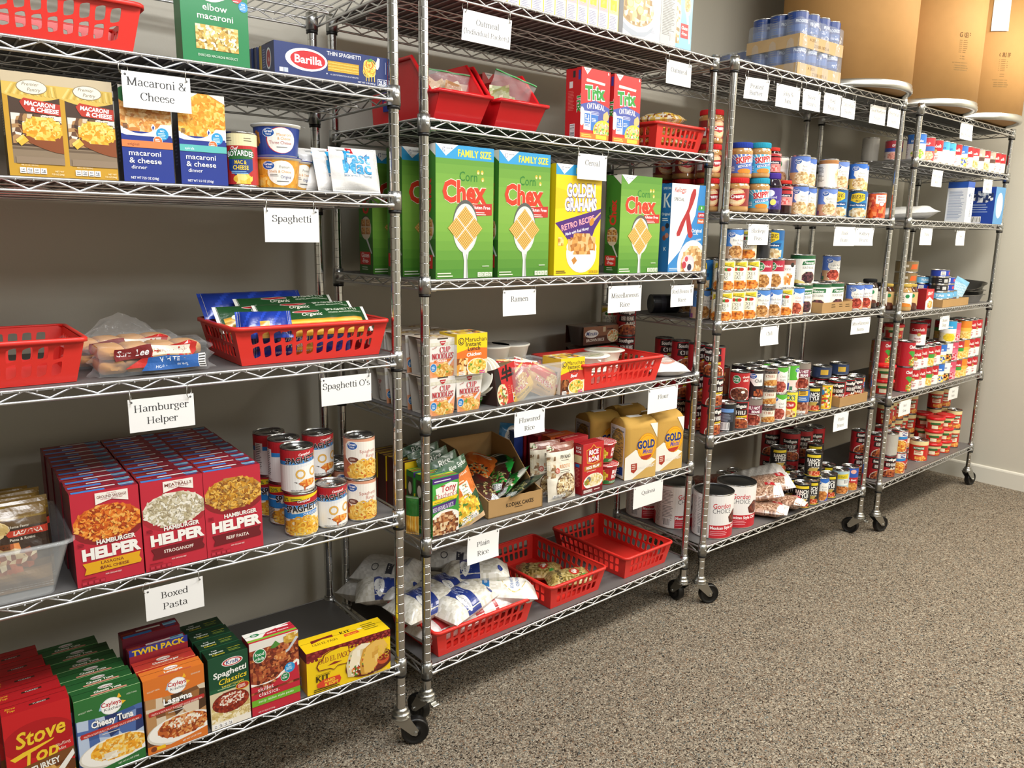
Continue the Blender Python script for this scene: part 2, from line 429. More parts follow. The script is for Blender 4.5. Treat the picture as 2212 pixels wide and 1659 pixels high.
    # laying it on things -------------------------------------------------
    def flat(s, mb, o, u, v, m=0, bg=True, clip=True):
        """on a plane: origin o, unit directions u (right) and v (up)"""
        o, u, v = Vector(o), Vector(u), Vector(v); n = u.cross(v)
        if bg: mb.poly([o+n*.02, o+u*s.w+n*.02, o+u*s.w+v*s.h+n*.02, o+v*s.h+n*.02], s.bg, m)
        for vs, fs, c, l in s.I:
            d = n*(DL*l+.02)
            if clip and any(not(-.01 <= x <= s.w+.01 and -.01 <= y <= s.h+.01) for x, y in vs):
                for f in fs:
                    p = [vs[i] for i in f]
                    for ax, lim, sg in ((0, 0, 1), (0, s.w, -1), (1, 0, 1), (1, s.h, -1)): p = hclip(p, ax, lim, sg)
                    if len(p) > 2: mb.poly([o+u*x+v*y+d for x, y in p], c, m)
            else: mb.mesh([o+u*x+v*y+d for x, y in vs], fs, c, m)
    def wrap(s, mb, r0, r1, z0, n=40, m=0, turn=0, zscale=1):
        """round a cone of radius r0 (bottom) to r1 (top); x = 0 is the seam at the back, the middle faces -y"""
        st = s.w/n
        def rad(y, e): return r0+(r1-r0)*y/s.h+e
        def put(x, y, e):
            k = min(max(int(x/st), 0), n-1); a0 = -PI/2+2*PI*(k/n-.5)+turn; a1 = a0+2*PI/n; q = x/st-k
            r = rad(y, e)
            return (r*(cos(a0)*(1-q)+cos(a1)*q), r*(sin(a0)*(1-q)+sin(a1)*q), z0+y*zscale)
        mb.grid([[(rad(y, .0)*cos(-PI/2+2*PI*(j/n-.5)+turn), rad(y, .0)*sin(-PI/2+2*PI*(j/n-.5)+turn), z0+y*zscale) for j in range(n)] for y in (0, s.h)], s.bg, m, False, True)
        for vs, fs, c, l in s.I:
            e = DL*l+.05
            for f in fs:
                p = [vs[i] for i in f]
                p = hclip(hclip(p, 1, 0, 1), 1, s.h, -1)
                if len(p) < 3: continue
                xs = [q[0] for q in p]; k0 = int(math.floor(min(xs)/st)); k1 = int(math.floor((max(xs)-1e-6)/st))
                for k in range(max(k0, 0), min(k1, n-1)+1):
                    g = p if k0 == k1 else hclip(hclip(p, 0, k*st, 1), 0, (k+1)*st, -1)
                    if len(g) > 2:
                        mb.poly([put(min(max(x, k*st+1e-5), (k+1)*st-1e-5), y, e) for x, y in g], c, m)
    def drape(s, mb, fn, m=0):
        """on a bumpy surface: fn(x, y, lift) -> point"""
        q = 7.0
        for vs, fs, c, l in s.I:
            e = .35+DL*l
            for f in fs:
                p = [vs[i] for i in f]; xs = [a for a, b in p]; ys = [b for a, b in p]
                if max(xs)-min(xs) < q*1.4 and max(ys)-min(ys) < q*1.4: mb.poly([fn(x, y, e) for x, y in p], c, m); continue
                for i in range(int(min(xs)//q), int(max(xs)//q)+1):
                    g = hclip(hclip(p, 0, i*q, 1), 0, (i+1)*q, -1)
                    if len(g) < 3: continue
                    gy = [b for a, b in g]
                    for j in range(int(min(gy)//q), int(max(gy)//q)+1):
                        h = hclip(hclip(g, 1, j*q, 1), 1, (j+1)*q, -1)
                        if len(h) > 2: mb.poly([fn(x, y, e) for x, y in h], c, m)
def hclip(p, ax, lim, sg):
    out = []; n = len(p)
    for i in range(n):
        a, b = p[i], p[(i+1) % n]; da, db = (a[ax]-lim)*sg, (b[ax]-lim)*sg
        if da >= 0: out.append(a)
        if (da > 0 > db) or (da < 0 < db):
            t = da/(da-db); out.append((a[0]+(b[0]-a[0])*t, a[1]+(b[1]-a[1])*t))
    return out

# ------------------------------------------------------------------ where things stand: four shelving units
UNITS = {1: ((-.18069, 1.68031), -2.0, 1.175, .445), 2: ((1.0978, 1.6707), 1.02, 1.1752, .455),
         3: ((2.3253, 1.6501), -1.59, 1.178, .45), 4: ((3.5965, 1.5844), .84, 1.1435, .45)}
ZS = {1: [1.945, 1.701, 1.4634, 1.0803, .6668, .2484], 2: [1.9624, 1.6526, 1.2583, .8928, .5536, .1838],
      3: [1.9631, 1.4646, 1.0765, .6563, .2316], 4: [1.9484, 1.727, 1.4677, 1.0526, .6601, .2425]}
def at(k, sh, s, t, dz=0):
    (x, y), a, w, d = UNITS[k]; a = math.radians(a)
    return Vector((x+(s*cos(a)-t*sin(a))*.001, y+(s*sin(a)+t*cos(a))*.001, ZS[k][sh-1]+(dz+.8)*.001))
def put(o, k, sh, s, t, dz=0, rot=0, tilt=0, roll=0):
    o.location = at(k, sh, s, t, dz)
    o.rotation_euler = (math.radians(tilt), math.radians(roll), math.radians(UNITS[k][1]+rot))
    return o
NTH = ['first', 'second', 'third', 'fourth', 'fifth', 'sixth', 'seventh', 'eighth', 'ninth', 'tenth', 'eleventh', 'twelfth']

# ------------------------------------------------------------------ the room
WX0, WX1, WY0, WY1 = -2.3, 4.89, -3.0, 2.20
def wall_mat():
    m = mat('wall_paint', 'c9c5b8', .62, spec=.3)
    nt = m.node_tree; b = nt.nodes['Principled BSDF']
    g = nt.nodes.new('ShaderNodeNewGeometry'); n = nt.nodes.new('ShaderNodeTexNoise')
    n.inputs['Scale'].default_value = 160; n.inputs['Detail'].default_value = 2
    nt.links.new(g.outputs['Position'], n.inputs['Vector'])
    bp = nt.nodes.new('ShaderNodeBump'); bp.inputs['Strength'].default_value = .12; bp.inputs['Distance'].default_value = .002
    nt.links.new(n.outputs['Fac'], bp.inputs['Height']); nt.links.new(bp.outputs[0], b.inputs['Normal'])
def carpet_mat():
    m = mat('carpet', '7a7062', .95, spec=.08)
    nt = m.node_tree; b = nt.nodes['Principled BSDF']; L = nt.links.new
    g = nt.nodes.new('ShaderNodeNewGeometry')
    wn = nt.nodes.new('ShaderNodeTexNoise'); wn.inputs['Scale'].default_value = 70; wn.inputs['Detail'].default_value = 2
    L(g.outputs['Position'], wn.inputs['Vector'])
    add = nt.nodes.new('ShaderNodeMix'); add.data_type = 'RGBA'; add.blend_type = 'LINEAR_LIGHT'; add.inputs[0].default_value = .008
    L(g.outputs['Position'], add.inputs[6]); L(wn.outputs['Color'], add.inputs[7])
    v = nt.nodes.new('ShaderNodeTexVoronoi'); v.inputs['Scale'].default_value = 290
    L(add.outputs[2], v.inputs['Vector'])
    sep = nt.nodes.new('ShaderNodeSeparateColor'); L(v.outputs['Color'], sep.inputs[0])
    cr = nt.nodes.new('ShaderNodeValToRGB'); cr.color_ramp.interpolation = 'CONSTANT'
    e = cr.color_ramp.elements; e[0].position = 0; e[0].color = (*lc('352f29'), 1); e[1].position = .14; e[1].color = (*lc('74685a'), 1)
    for p, c in ((.36, '9a8e7d'), (.58, 'b3a997'), (.76, '857a6b'), (.90, '8a6f58'), (.955, '6d7370')):
        q = e.new(p); q.color = (*lc(c), 1)
    L(sep.outputs[0], cr.inputs[0])
    big = nt.nodes.new('ShaderNodeTexNoise'); big.inputs['Scale'].default_value = 7; big.inputs['Detail'].default_value = 3
    L(g.outputs['Position'], big.inputs['Vector'])
    mp = nt.nodes.new('ShaderNodeMapRange'); mp.inputs[3].default_value = .86; mp.inputs[4].default_value = 1.12; L(big.outputs['Fac'], mp.inputs[0])
    mx = nt.nodes.new('ShaderNodeMix'); mx.data_type = 'RGBA'; mx.blend_type = 'MULTIPLY'; mx.inputs[0].default_value = 1
    L(cr.outputs[0], mx.inputs[6]); L(mp.outputs[0], mx.inputs[7]); L(mx.outputs[2], b.inputs['Base Color'])
    bp = nt.nodes.new('ShaderNodeBump'); bp.inputs['Strength'].default_value = .9; bp.inputs['Distance'].default_value = .004; bp.invert = True
    L(v.outputs['Distance'], bp.inputs['Height']); L(bp.outputs[0], b.inputs['Normal'])
wall_mat(); carpet_mat()
mat('ceiling_tile', 'e2e1da', .9, spec=.1, bump=(220, .3, .002)); mat('trim_paint', 'd9d6cb', .4); mat('plate', '8f8a7c', .45)
def slab(name, x0, x1, y0, y1, z0, z1, m, lab):
    b = MB(); b.box(x0*1e3, x1*1e3, y0*1e3, y1*1e3, z0*1e3, z1*1e3); o = b.build(name, m)
    return tag(o, lab, None, None, 'structure')
slab('floor', WX0, WX1, WY0, WY1, -.06, 0, 'carpet', 'brown and beige flecked loop carpet floor')
slab('ceiling', WX0, WX1, WY0, WY1, CEIL, CEIL+.08, 'ceiling_tile', 'white ceiling')
slab('wall_back', WX0, WX1+.1, WY1, WY1+.1, 0, CEIL, 'wall_paint', 'warm grey painted wall behind the shelving')
slab('wall_right', WX1, WX1+.1, WY0, WY1, 0, CEIL, 'wall_paint', 'warm grey painted end wall')
slab('wall_left', WX0-.1, WX0, WY0, WY1+.1, 0, CEIL, 'wall_paint', 'warm grey painted side wall')
slab('wall_front', WX0-.1, WX1+.1, WY0-.1, WY0, 0, CEIL, 'wall_paint', 'warm grey painted wall behind the viewer')
def skirt(name, pts, lab):
    # profile: flat board with a rounded top
    b = MB(); prof = [(0, 0), (12, 0), (12, 88), (9.5, 96), (4, 100), (0, 100)]
    (x0, y0), (x1, y1) = pts; d = Vector((x1-x0, y1-y0, 0)).normalized(); n = Vector((-d.y, d.x, 0))
    rows = [[tuple(Vector((x, y, 0))+n*p+Vector((0, 0, z))) for p, z in prof] for x, y in ((x0*1e3, y0*1e3), (x1*1e3, y1*1e3))]
    b.grid(rows, sm=False); o = b.build(name, 'trim_paint'); tag(o, lab, None, None, 'structure')
skirt('baseboard_right', ((WX1, WY0), (WX1, WY1)), 'cream rounded baseboard along the end wall')
skirt('baseboard_back', ((WX1-.013, WY1), (WX0, WY1)), 'cream rounded baseboard along the back wall')
for i, (x, y, a, b_, p) in enumerate(LAMPS):
    t = empty('ceiling_light', (x, y, CEIL)); b = MB()
    A_, B_ = a*500+25, b_*500+25
    for q in ((-A_, A_, -B_, -B_+25), (-A_, A_, B_-25, B_), (-A_, -A_+25, -B_+25, B_-25), (A_-25, A_, -B_+25, B_-25)): b.box(*q, -14, 0)
    b.box(-A_+25, A_-25, -B_+25, B_-25, -4, 0)
    b.build('frame', 'trim_paint', t)
    tag(t, 'flat ceiling light panel, number %s along the room' % NTH[i], 'ceiling light', 'ceiling lights')

# plates on the wall low behind the boxed pasta
def plate(x, z, wd, ht, lab, socket):
    b = MB(); b.box(-wd/2, wd/2, -5, 0, -ht/2, ht/2, bv=2)
    o = b.build('wall_plate', 'plate'); o.location = (x, WY1, z); tag(o, lab, 'wall plate')
    if socket:
        b = MB(); b.lathe([(0, 0), (7, 0), (7, 3), (4, 4), (0, 4)], 14); b.xf(Matrix.Rotation(PI/2, 4, 'X'))
        q = b.build('port', 'black_plastic', o); q.location = (-.008, -.005, -.004)
        b = MB(); b.box(8, 22, -6, -4.6, -4, 8, 'ddd'); b.build('sticker', 'paper_print', o)
plate(.50, .455, 105, 120, 'grey wall plate with a dark port low behind the boxed pasta', True)
plate(.665, .46, 95, 120, 'blank grey wall plate beside the one with the port', False)

# ------------------------------------------------------------------ wire shelving
def shelf_mesh(W, D):
    b = MB()
    def truss(p0, p1, nz, off=0, r=3.1):
        p0, p1 = Vector(p0), Vector(p1); d = p1-p0; L = d.length; d.normalize()
        b.tube([p0+Vector((0, 0, -3.3)), p1+Vector((0, 0, -3.3))], r); b.tube([p0+Vector((0, 0, -25.5)), p1+Vector((0, 0, -25.5))], r)
        n = Vector((-d.y, d.x, 0))*off; z = []
        a = 22; st = (L-2*a)/(2*nz)
        for i in range(2*nz+1): z.append(p0+d*(a+i*st)+n+Vector((0, 0, -5 if i % 2 else -22.5)))
        b.tube(z, 2.3, 5)
    truss((0, -11, 0), (W, -11, 0), 14, 2.5); truss((0, D+11, 0), (W, D+11, 0), 14)
    truss((-11, 0, 0), (-11, D, 0), 5); truss((W+11, 0, 0), (W+11, D, 0), 5)
    for t in (D*.33, D*.66):
        b.tube([(8, t, -8), (W-8, t, -8)], 2.6); b.tube([(20, t, -25), (W-20, t, -25)], 2.6)
        b.tube([(20+(W-40)*i/28, t, -11 if i % 2 else -22.5) for i in range(29)], 2.1, 5)
    n = 42
    for i in range(n):
        s = W*(i+.5)/n
        b.tube([(s, -14, -7.5), (s, -9, -4), (s, D+9, -4), (s, D+14, -7.5)], 2.0, 5)
    # the cast corner each pair of rods runs into
    for s, t in ((0, 0), (W, 0), (0, D), (W, D)):
        sx = 1 if s == 0 else -1; sy = 1 if t == 0 else -1
        b.tube([(s+sx*10, t-sy*11, -3.3), (s+sx*24, t-sy*11, -3.3)], 4.6, 8); b.tube([(s+sx*10, t-sy*11, -25.5), (s+sx*26, t-sy*11, -25.5)], 5.2, 8)
    return b.build('shelf', 'rod_chrome', link=False)
def collar_mesh():
    b = MB(); b.lathe([(12.8, -36), (16.6, -36), (16.4, -8), (15.6, 8), (12.8, 8), (12.8, -36)], 20, m=0)
    b.lathe([(0, 0), (5.5, 0), (5.5, 1), (4, 1.6), (0, 1.6)], 12, m=0); n0 = len(b.V)
    for i in range(n0-60, n0):
        x, y, z = b.V[i]; b.V[i] = (x, -.0158-z, y-.016)
    b.tube([(-16, -3, 3), (-19.5, -6, 0), (-20, -8, -12), (-16.5, -4, -20)], 2, 6)
    b.lathe([(12.8, -44), (15.4, -44), (15.4, -36), (12.8, -36)], 20, m=1)
    return b.build('collar', ['collar_chrome', 'black_plastic'], link=False)
def post_mesh(z0, z1):
    b = MB(); z = z1-20; g = []; i = 0
    while z > z0+30:
        g.append(z)
        if i % 8 == 0: g.append(z-5)
        z -= 26.2; i += 1
    lo = z0; b.lathe([(0, z0), (12.4, z0)], 16)
    for z in sorted(g):
        b.lathe([(12.5, lo), (12.5, z-.9)], 16); b.lathe([(12.5, z-.9), (11.7, z-.3), (11.7, z+.3), (12.5, z+.9)], 16); lo = z+.9
    b.lathe([(12.5, lo), (12.5, z1-2)], 16); b.lathe([(12.5, z1-2), (11.4, z1), (0, z1)], 16)
    return b.build('post', 'chrome', link=False)
def caster(parent, s, t, ang, brake=False):
    c = empty('caster'); c.parent = parent; c.location = (s*.001, t*.001, 0); c.rotation_euler = (0, 0, math.radians(ang))
    b = MB(); b.lathe([(0, 118), (9, 118), (9, 112), (17, 109), (19, 104), (17, 100), (23, 98), (25, 93), (22, 89), (26, 86), (26, 82), (0, 82)], 18)
    # fork: crown plate and two tapering cheeks; the wheel trails behind the stem (+x)
    for sg in (-1, 1):
        y = 17*sg
        P = [(-24, y, 86), (22, y, 86), (46, y, 46), (38, y, 31), (28, y, 33), (-14, y, 72)]
        b.mesh(P+[(x, yy+2.4*sg, z) for x, yy, z in P], [(0, 1, 2, 3, 4, 5) if sg < 0 else (5, 4, 3, 2, 1, 0), (11, 10, 9, 8, 7, 6) if sg < 0 else (6, 7, 8, 9, 10, 11)]+[(i, (i+1) % 6, (i+1) % 6+6, i+6) for i in range(6)])
        b.tube([(37, 19.2*sg, 38), (37, 22.5*sg, 38)], 5.5, 10)
    b.box(-25, 24, -19.4, 19.4, 84, 88)
    b.build('fork', 'zinc', c)
    b = MB(); b.lathe([(0, -13), (12, -13), (12, -11), (31, -11), (33, -13.5), (36.5, -12), (38, -8), (38, 8), (36.5, 12), (33, 13.5), (31, 11), (12, 11), (12, 13), (0, 13)], 28)
    b.xf(Matrix.Translation((.037, 0, .038)) @ Matrix.Rotation(PI/2, 4, 'X'))
    b.build('wheel', 'rubber', c)
    if brake:
        b = MB(); b.box(-30, 6, -10, 10, 76, 80, bv=1); b.box(-42, -28, -12, 12, 68, 77, bv=2); b.build('brake_lever', 'zinc', c)
ULAB = {1: 'nearest chrome wire shelving unit with the pasta', 2: 'chrome wire shelving unit holding cereal, noodles and rice',
        3: 'chrome wire shelving unit with peanut butter, beans and chili', 4: 'farthest chrome wire shelving unit with canned soup, beside the end wall'}
COLLAR = collar_mesh()
CAST = {1: [(20, 160), (150, 20), (-42, 0), (150, 0)], 2: [(100, 0), (75, 0), (150, 0), (40, 0)], 3: [(-28, 0), (-118, 1), (150, 0), (40, 0)], 4: [(-20, 0), (-8, 0), (150, 0), (70, 0)]}
for k in (1, 2, 3, 4):
    (x, y), a, W_, D_ = UNITS[k]; W, D = W_*1e3, D_*1e3
    u = empty('wire_shelving_unit', (x, y, 0)); u.rotation_euler = (0, 0, math.radians(a)); tag(u, ULAB[k], 'shelving unit', 'chrome wire shelving units')
    sm = shelf_mesh(W, D)
    lm = MB(); lm.box(2, W-2, -6, D+6, -1.7, .2); lo = lm.build('liner', 'liner', link=False)
    for i, z in enumerate(ZS[k]):
        s = sm.copy(); COL.objects.link(s); s.parent = u; s.location = (0, 0, z)
        if not (k == 1 and i == 0):
            q = lo.copy(); COL.objects.link(q); q.parent = s
        for cs, ct in ((0, 0), (W, 0), (0, D), (W, D)):
            q = COLLAR.copy(); COL.objects.link(q); q.parent = s; q.location = (cs*.001, ct*.001, 0); q.rotation_euler = (0, 0, 0 if ct == 0 else PI)
    pm = post_mesh(100, ZS[k][0]*1e3+12)
    for (cs, ct), cr in zip(((0, 0), (W, 0), (0, D), (W, D)), CAST[k]):
        q = pm.copy(); COL.objects.link(q); q.parent = u; q.location = (cs*.001, ct*.001, 0)
        caster(u, cs, ct, {(1, 1): -25, (2, 0): 95, (2, 1): 75, (3, 0): -28, (3, 1): 100, (4, 0): -18, (4, 1): -10}.get((k, 0 if cs == 0 else 1), 40) if ct == 0 else 150, ct == 0 and (k, cs > 0) in ((3, True), (2, False)))

# ------------------------------------------------------------------ the hanging cards
def sign(k, sh, s, lines, wd, ht, top, what, rot=0, curl=0, skew=0):
    b = MB(); nu, nv = 6, 6
    def P(x, y, e=0):       # x 0..wd, y 0..ht up
        v = 1-y/ht
        return (x-wd/2+skew*v, -curl*v*v*v-e*.4-.3, y-ht)
    for e in (0, -1.4):
        b.grid([[P(wd*i/nu, ht*j/nv, e) for i in range(nu+1)] for j in range(nv+1)], 'f4f4f3')
    hole = Art(wd, ht, 'fff')
    for x in (6.5, wd-6.5): hole.E(x, ht-6.5, 2.3, 2.3, '5a5a5a', 12)
    hole.drape(b, lambda x, y, e: P(x, y, e))
    o = b.build('hanging_sign', 'sign_card')
    put(o, k, sh, s, -18, top-.8, rot)
    txt = ' '.join(q[0] for q in lines)
    tag(o, 'white card reading %s, hung from the shelf by rings' % txt, 'hanging sign', 'hanging cards naming the food')
    a = Art(wd, ht, 'fff')
    for t, y, w, h in lines: a.T(t, wd*.5, y*ht, h, '3a3a3c', w=w*wd, ser=True)
    m = MB(); a.drape(m, lambda x, y, e: P(x, y, e)); m.build('lettering', 'sign_card', o)
    R = (-26-(top-7)+5)/2+1.2
    for j, x in enumerate((-wd/2+6.5, wd/2-6.5)):
        m = MB(); g = math.radians((58, 40, 75)[(int(s)+j) % 3]); ca, sa = cos(g), sin(g)
        m.tube([(x+R*cos(q*PI/8)*ca-R*.2*ca, 7.6+(-1 if 0 else 1)*(R*cos(q*PI/8)*sa)-R*.2*sa-3, -6.5+R*.86+R*sin(q*PI/8)) for q in range(16)], .9, 6, closed=True)
        m.build('ring', 'zinc', o)
N_, W__ = 123, 160
for a in [
 (1, 2, 652, [('Macaroni &', .62, .86, 11.5), ('Cheese', .24, .5, 11.5)], N_, 66, -37, 'mac'),
 (1, 3, 911, [('Spaghetti', .60, .72, 10.5)], N_, 72, -41, ''),
 (1, 4, 620, [('Hamburger', .60, .83, 11), ('Helper', .22, .47, 11)], N_+3, 68, -41, ''),
 (1, 4, 1030, [("Spaghetti O's", .58, .94, 10.5)], N_+5, 67, -38, ''),
 (1, 5, 619, [('Boxed', .60, .46, 10.5), ('Pasta', .24, .42, 10.5)], N_-5, 71, -34, ''),
 (2, 1, 185, [('Oatmeal', .56, .47, 11), ('(Individual Packets)', .24, .93, 9.5)], 157, 72, -45, '', 0, 0, -6),
 (2, 1, 963, [('Oatmeal', .52, .66, 10)], 126, 70, -44, ''),
 (2, 2, 583, [('Cereal', .56, .5, 11)], N_, 72, -45, '', 0, 3, -4),
 (2, 3, 307, [('Ramen', .55, .52, 11)], N_, 71, -35, '', 0, 2),
 (2, 3, 752, [('Miscellaneous', .55, .82, 10.5), ('Rice', .20, .3, 10.5)], 157, 83, -37, ''),
 (2, 3, 1047, [('Red Beans &', .62, .9, 9.5), ('Rice', .22, .36, 9.5)], N_, 72, -44, '', 0, 3, -4),
 (2, 4, 356, [('Flavored', .56, .7, 10), ('Rice', .20, .34, 10)], N_-4, 69, -24, '', 0, 5, -4),
 (2, 4, 972, [('Flour', .55, .36, 10)], 160, 83, -26, ''),
 (2, 5, 187, [('Plain', .56, .4, 10), ('Rice', .22, .36, 10)], N_-8, 80, -20, '', 0, 6, -6),
 (2, 5, 919, [('Quinoa', .55, .46, 10)], 157, 78, -20, ''),
 (3, 1, 111, [('Peanut', .52, .55, 11), ('Butter', .2, .55, 11)], 116, 70, -50, '', -8, 2, -8),
 (3, 1, 296, [('Jelly &', .54, .42, 11), ('Jam', .22, .28, 11)], 148, 77, -51, ''),
 (3, 1, 447, [('Navy', .56, .4, 11), ('Beans', .22, .52, 11)], 117, 72, -48, '', 0, 2),
 (3, 1, 592, [('Red', .56, .3, 11), ('Beans', .22, .5, 11)], N_, 74, -45, ''),
 (3, 1, 708, [('Cannellini', .6, .84, 11), ('Beans', .22, .5, 11)], 118, 70, -51, '', 4),
 (3, 1, 938, [('Great Northern', .62, .94, 11), ('Beans', .24, .4, 11)], 128, 72, -50, ''),
 (3, 1, 1074, [('Vegetarian', .62, .85, 11), ('Beans', .22, .42, 11)], N_, 75, -47, '', 4),
 (3, 2, 179, [('Blackeye', .58, .68, 11), ('Peas', .22, .36, 11)], N_, 73, -40, ''),
 (3, 2, 772, [('Black', .58, .32, 11), ('Beans', .22, .36, 11)], 160, 76, -39, ''),
 (3, 2, 932, [('Kidney', .58, .55, 11), ('Beans', .22, .5, 11)], 114, 73, -40, '', -10, 6, -10),
 (3, 3, 300, [('Chili', .52, .34, 11)], 117, 70, -29, '', 0, 8, -8),
 (3, 3, 974, [('Miscellaneous', .55, .88, 10.5), ('Beans', .18, .38, 10.5)], 158, 70, -31, ''),
 (3, 4, 889, [('Pinto', .55, .42, 11), ('Beans', .2, .46, 11)], N_-4, 77, -22, '', 0, 3, -4),
 (4, 1, 478, [('Cream', .56, .42, 11), ('Mushroom', .2, .84, 11)], 150, 72, -30, '', 0, 3),
 (4, 2, 212, [('Non-Dairy', .56, .8, 11), ('Milk', .2, .3, 11)], 114, 73, -36, '', 0, 2, -8),
 (4, 2, 836, [('Dairy', .56, .38, 11), ('Milk', .2, .32, 11)], 121, 66, -42, '', 0, 2),
 (4, 3, 164, [('Gravy', .56, .42, 11)], 129, 75, -36, ''),
 (4, 3, 567, [('Tuna', .56, .3, 11)], 108, 71, -41, '', 0, 3, -6),
 (4, 4, 498, [('Chicken', .58, .55, 11), ('Soup', .22, .4, 11)], 117, 66, -41, ''),
 (4, 5, 147, [('Beef', .58, .26, 11), ('Stew', .22, .3, 11)], 127, 72, -30, ''),
 (4, 5, 730, [('Beef', .58, .24, 11), ('Pasta', .22, .3, 11)], 126, 63, -35, '')]:
    sign(*a)

# ------------------------------------------------------------------ kinds of packaging
def carton(name, w, h, d, col, front=None, left=None, top=None, right=None, m='carton_print', seam=True):
    """a folded-board box: base centre of its front edge is the origin"""
    b = MB(); b.box(-w/2, w/2, 0, d, 0, h, col, bv=.9)
    if front: front.flat(b, (-w/2, 0, 0), (1, 0, 0), (0, 0, 1))
    if left: left.flat(b, (-w/2, d, 0), (0, -1, 0), (0, 0, 1))
    if right: right.flat(b, (w/2, 0, 0), (0, 1, 0), (0, 0, 1))
    if top: top.flat(b, (-w/2, 0, h), (1, 0, 0), (0, 1, 0))
    if seam:
        dk = tuple(int(q*140) for q in lin(col)); dk = '%02x%02x%02x' % dk
        b.box(-w/2+1, w/2-1, d*.62, d*.62+.5, h-.3, h+.35, dk)
        b.box(-w/2-.25, -w/2+.3, d*.3, d*.7, h-1.6, h+.25, dk)
    return b.build(name, m)
def can(name, r, h, art, lid='tin', tab=True, n=36, body='tin', label='paper_label', turn=0, rim=None):
    b = MB(); R = r-.7; q = 1 if lid != body else 0
    b.lathe([(0, 1.6), (r-5, 1.6), (r-3.4, 0), (r-.2, 0), (r+.2, 1), (r+.1, 2.6), (R, 3.6), (R, h-3.6), (r+.1, h-2.6), (r+.25, h-1), (r-.2, h), (r-1.2, h)], n)
    b.lathe([(r-1.2, h), (r-1.7, h-.6), (r-2.2, h-4), (r-3.2, h-4.2), (r-4.6, h-2.6), (r*.8, h-2.8), (r*.78, h-3.5), (r*.62, h-3.5), (r*.6, h-2.9), (0, h-2.9)], n, m=q)
    o = b.build(name, [body, lid] if q else body)
    if art:
        l = MB(); art.wrap(l, r, r, 4.2, n, 0, math.radians(turn)); l.build(label, 'can_print', o)
    if tab:
        l = MB(); l.tube([(r*.1+7*cos(g*PI/6)*1.2, -r*.42+9*sin(g*PI/6), h-1.7) for g in range(12)], 1.3, 5, closed=True)
        l.lathe([(0, h-.6), (3, h-.6), (3.4, h-2.8)], 10, cx=r*.1, cy=-r*.1); l.build('pull_tab', lid, o)
    return o
def jar(name, r, h, art, lidc, body, lidh=17, neck=.86, lz0=.16, lid_m='matte_print', shoulder=.1, n=32):
    b = MB(); hb = h-lidh
    b.lathe([(0, 1.5), (r*.8, 0), (r*.96, 2), (r, 7), (r, hb*.12), (r*.985, hb*.15), (r*.985, hb*.8), (r, hb*.83), (r, hb*(.93-shoulder)), (r*.97, hb*(.97-shoulder)), (r*neck, hb*.985), (r*neck, hb+2), (0, hb+2)], n, body)
    o = b.build(name, 'glass_jar')
    l = MB(); R = r*neck+1.6
    l.lathe([(0, h-lidh+1), (R, h-lidh+1), (R+.3, h-lidh+2), (R+.3, h-2.5), (R-1, h-.3), (R-3, h), (R-6, h-.6), (0, h-.6)], n, lidc)
    for i in range(40):
        g = 2*PI*i/40; l.box(-.45, .45, R, R+.75, h-lidh+3, h-3.5, lidc); k = len(l.V)-8
        for q in range(k, k+8):
            x, y, z = l.V[q]; l.V[q] = (x*cos(g)-y*sin(g), x*sin(g)+y*cos(g), z)
    l.build('lid', lid_m, o)
    if art:
        l = MB(); art.wrap(l, r*.985+.3, r*.985+.3, hb*lz0, n); l.build('label', 'can_print', o)
    return o
def perf(b, P, nc, nr, th, fx=.62, fy=.66, skew=0, mx=(.05, .05), my=(.12, .12), N=16, pw=6):
    """a moulded panel with rows of slots; P(u, v, e) -> point"""
    U = [0]+[mx[0]+(1-mx[0]-mx[1])*i/nc for i in range(nc+1)]+[1]
    V = [0]+[my[0]+(1-my[0]-my[1])*j/nr for j in range(nr+1)]+[1]
    def quad(u0, u1, v0, v1):
        k = max(1, int((u1-u0)*12))
        for e, fl in ((0, 0), (th, 1)):
            for i in range(k):
                a, c = u0+(u1-u0)*i/k, u0+(u1-u0)*(i+1)/k
                q = [P(a, v0, e), P(c, v0, e), P(c, v1, e), P(a, v1, e)]; b.poly(q[::-1] if fl else q)
    quad(0, 1, 0, V[1]); quad(0, 1, V[-2], 1)
    quad(0, U[1], V[1], V[-2]); quad(U[-2], 1, V[1], V[-2])
    for i in range(nc):
        for j in range(nr):
            u0, u1, v0, v1 = U[i+1], U[i+2], V[j+1], V[j+2]; cu, cv = (u0+u1)/2, (v0+v1)/2; hu, hv = (u1-u0)/2, (v1-v0)/2
            out = []; inn = []
            for k in range(N):
                a = 2*PI*k/N; ca, sa = cos(a), sin(a); m_ = max(abs(ca), abs(sa))
                out.append((cu+hu*ca/m_, cv+hv*sa/m_))
                q = (abs(ca)**pw+abs(sa)**pw)**(-1/pw)
                inn.append((cu+hu*fx*ca*q, cv+hv*fy*sa*q+skew*hv*ca*q))
            # square the outer ring's corners
            for e, fl in ((0, 0), (th, 1)):
                A_ = [P(x, y, e) for x, y in out]; B_ = [P(x, y, e) for x, y in inn]
                for k in range(N):
                    l = (k+1) % N; q = [A_[k], A_[l], B_[l], B_[k]]
                    b.poly(q[::-1] if fl else q)
            for k in range(N):
                l = (k+1) % N
                b.poly([P(*inn[l], 0), P(*inn[k], 0), P(*inn[k], th), P(*inn[l], th)])
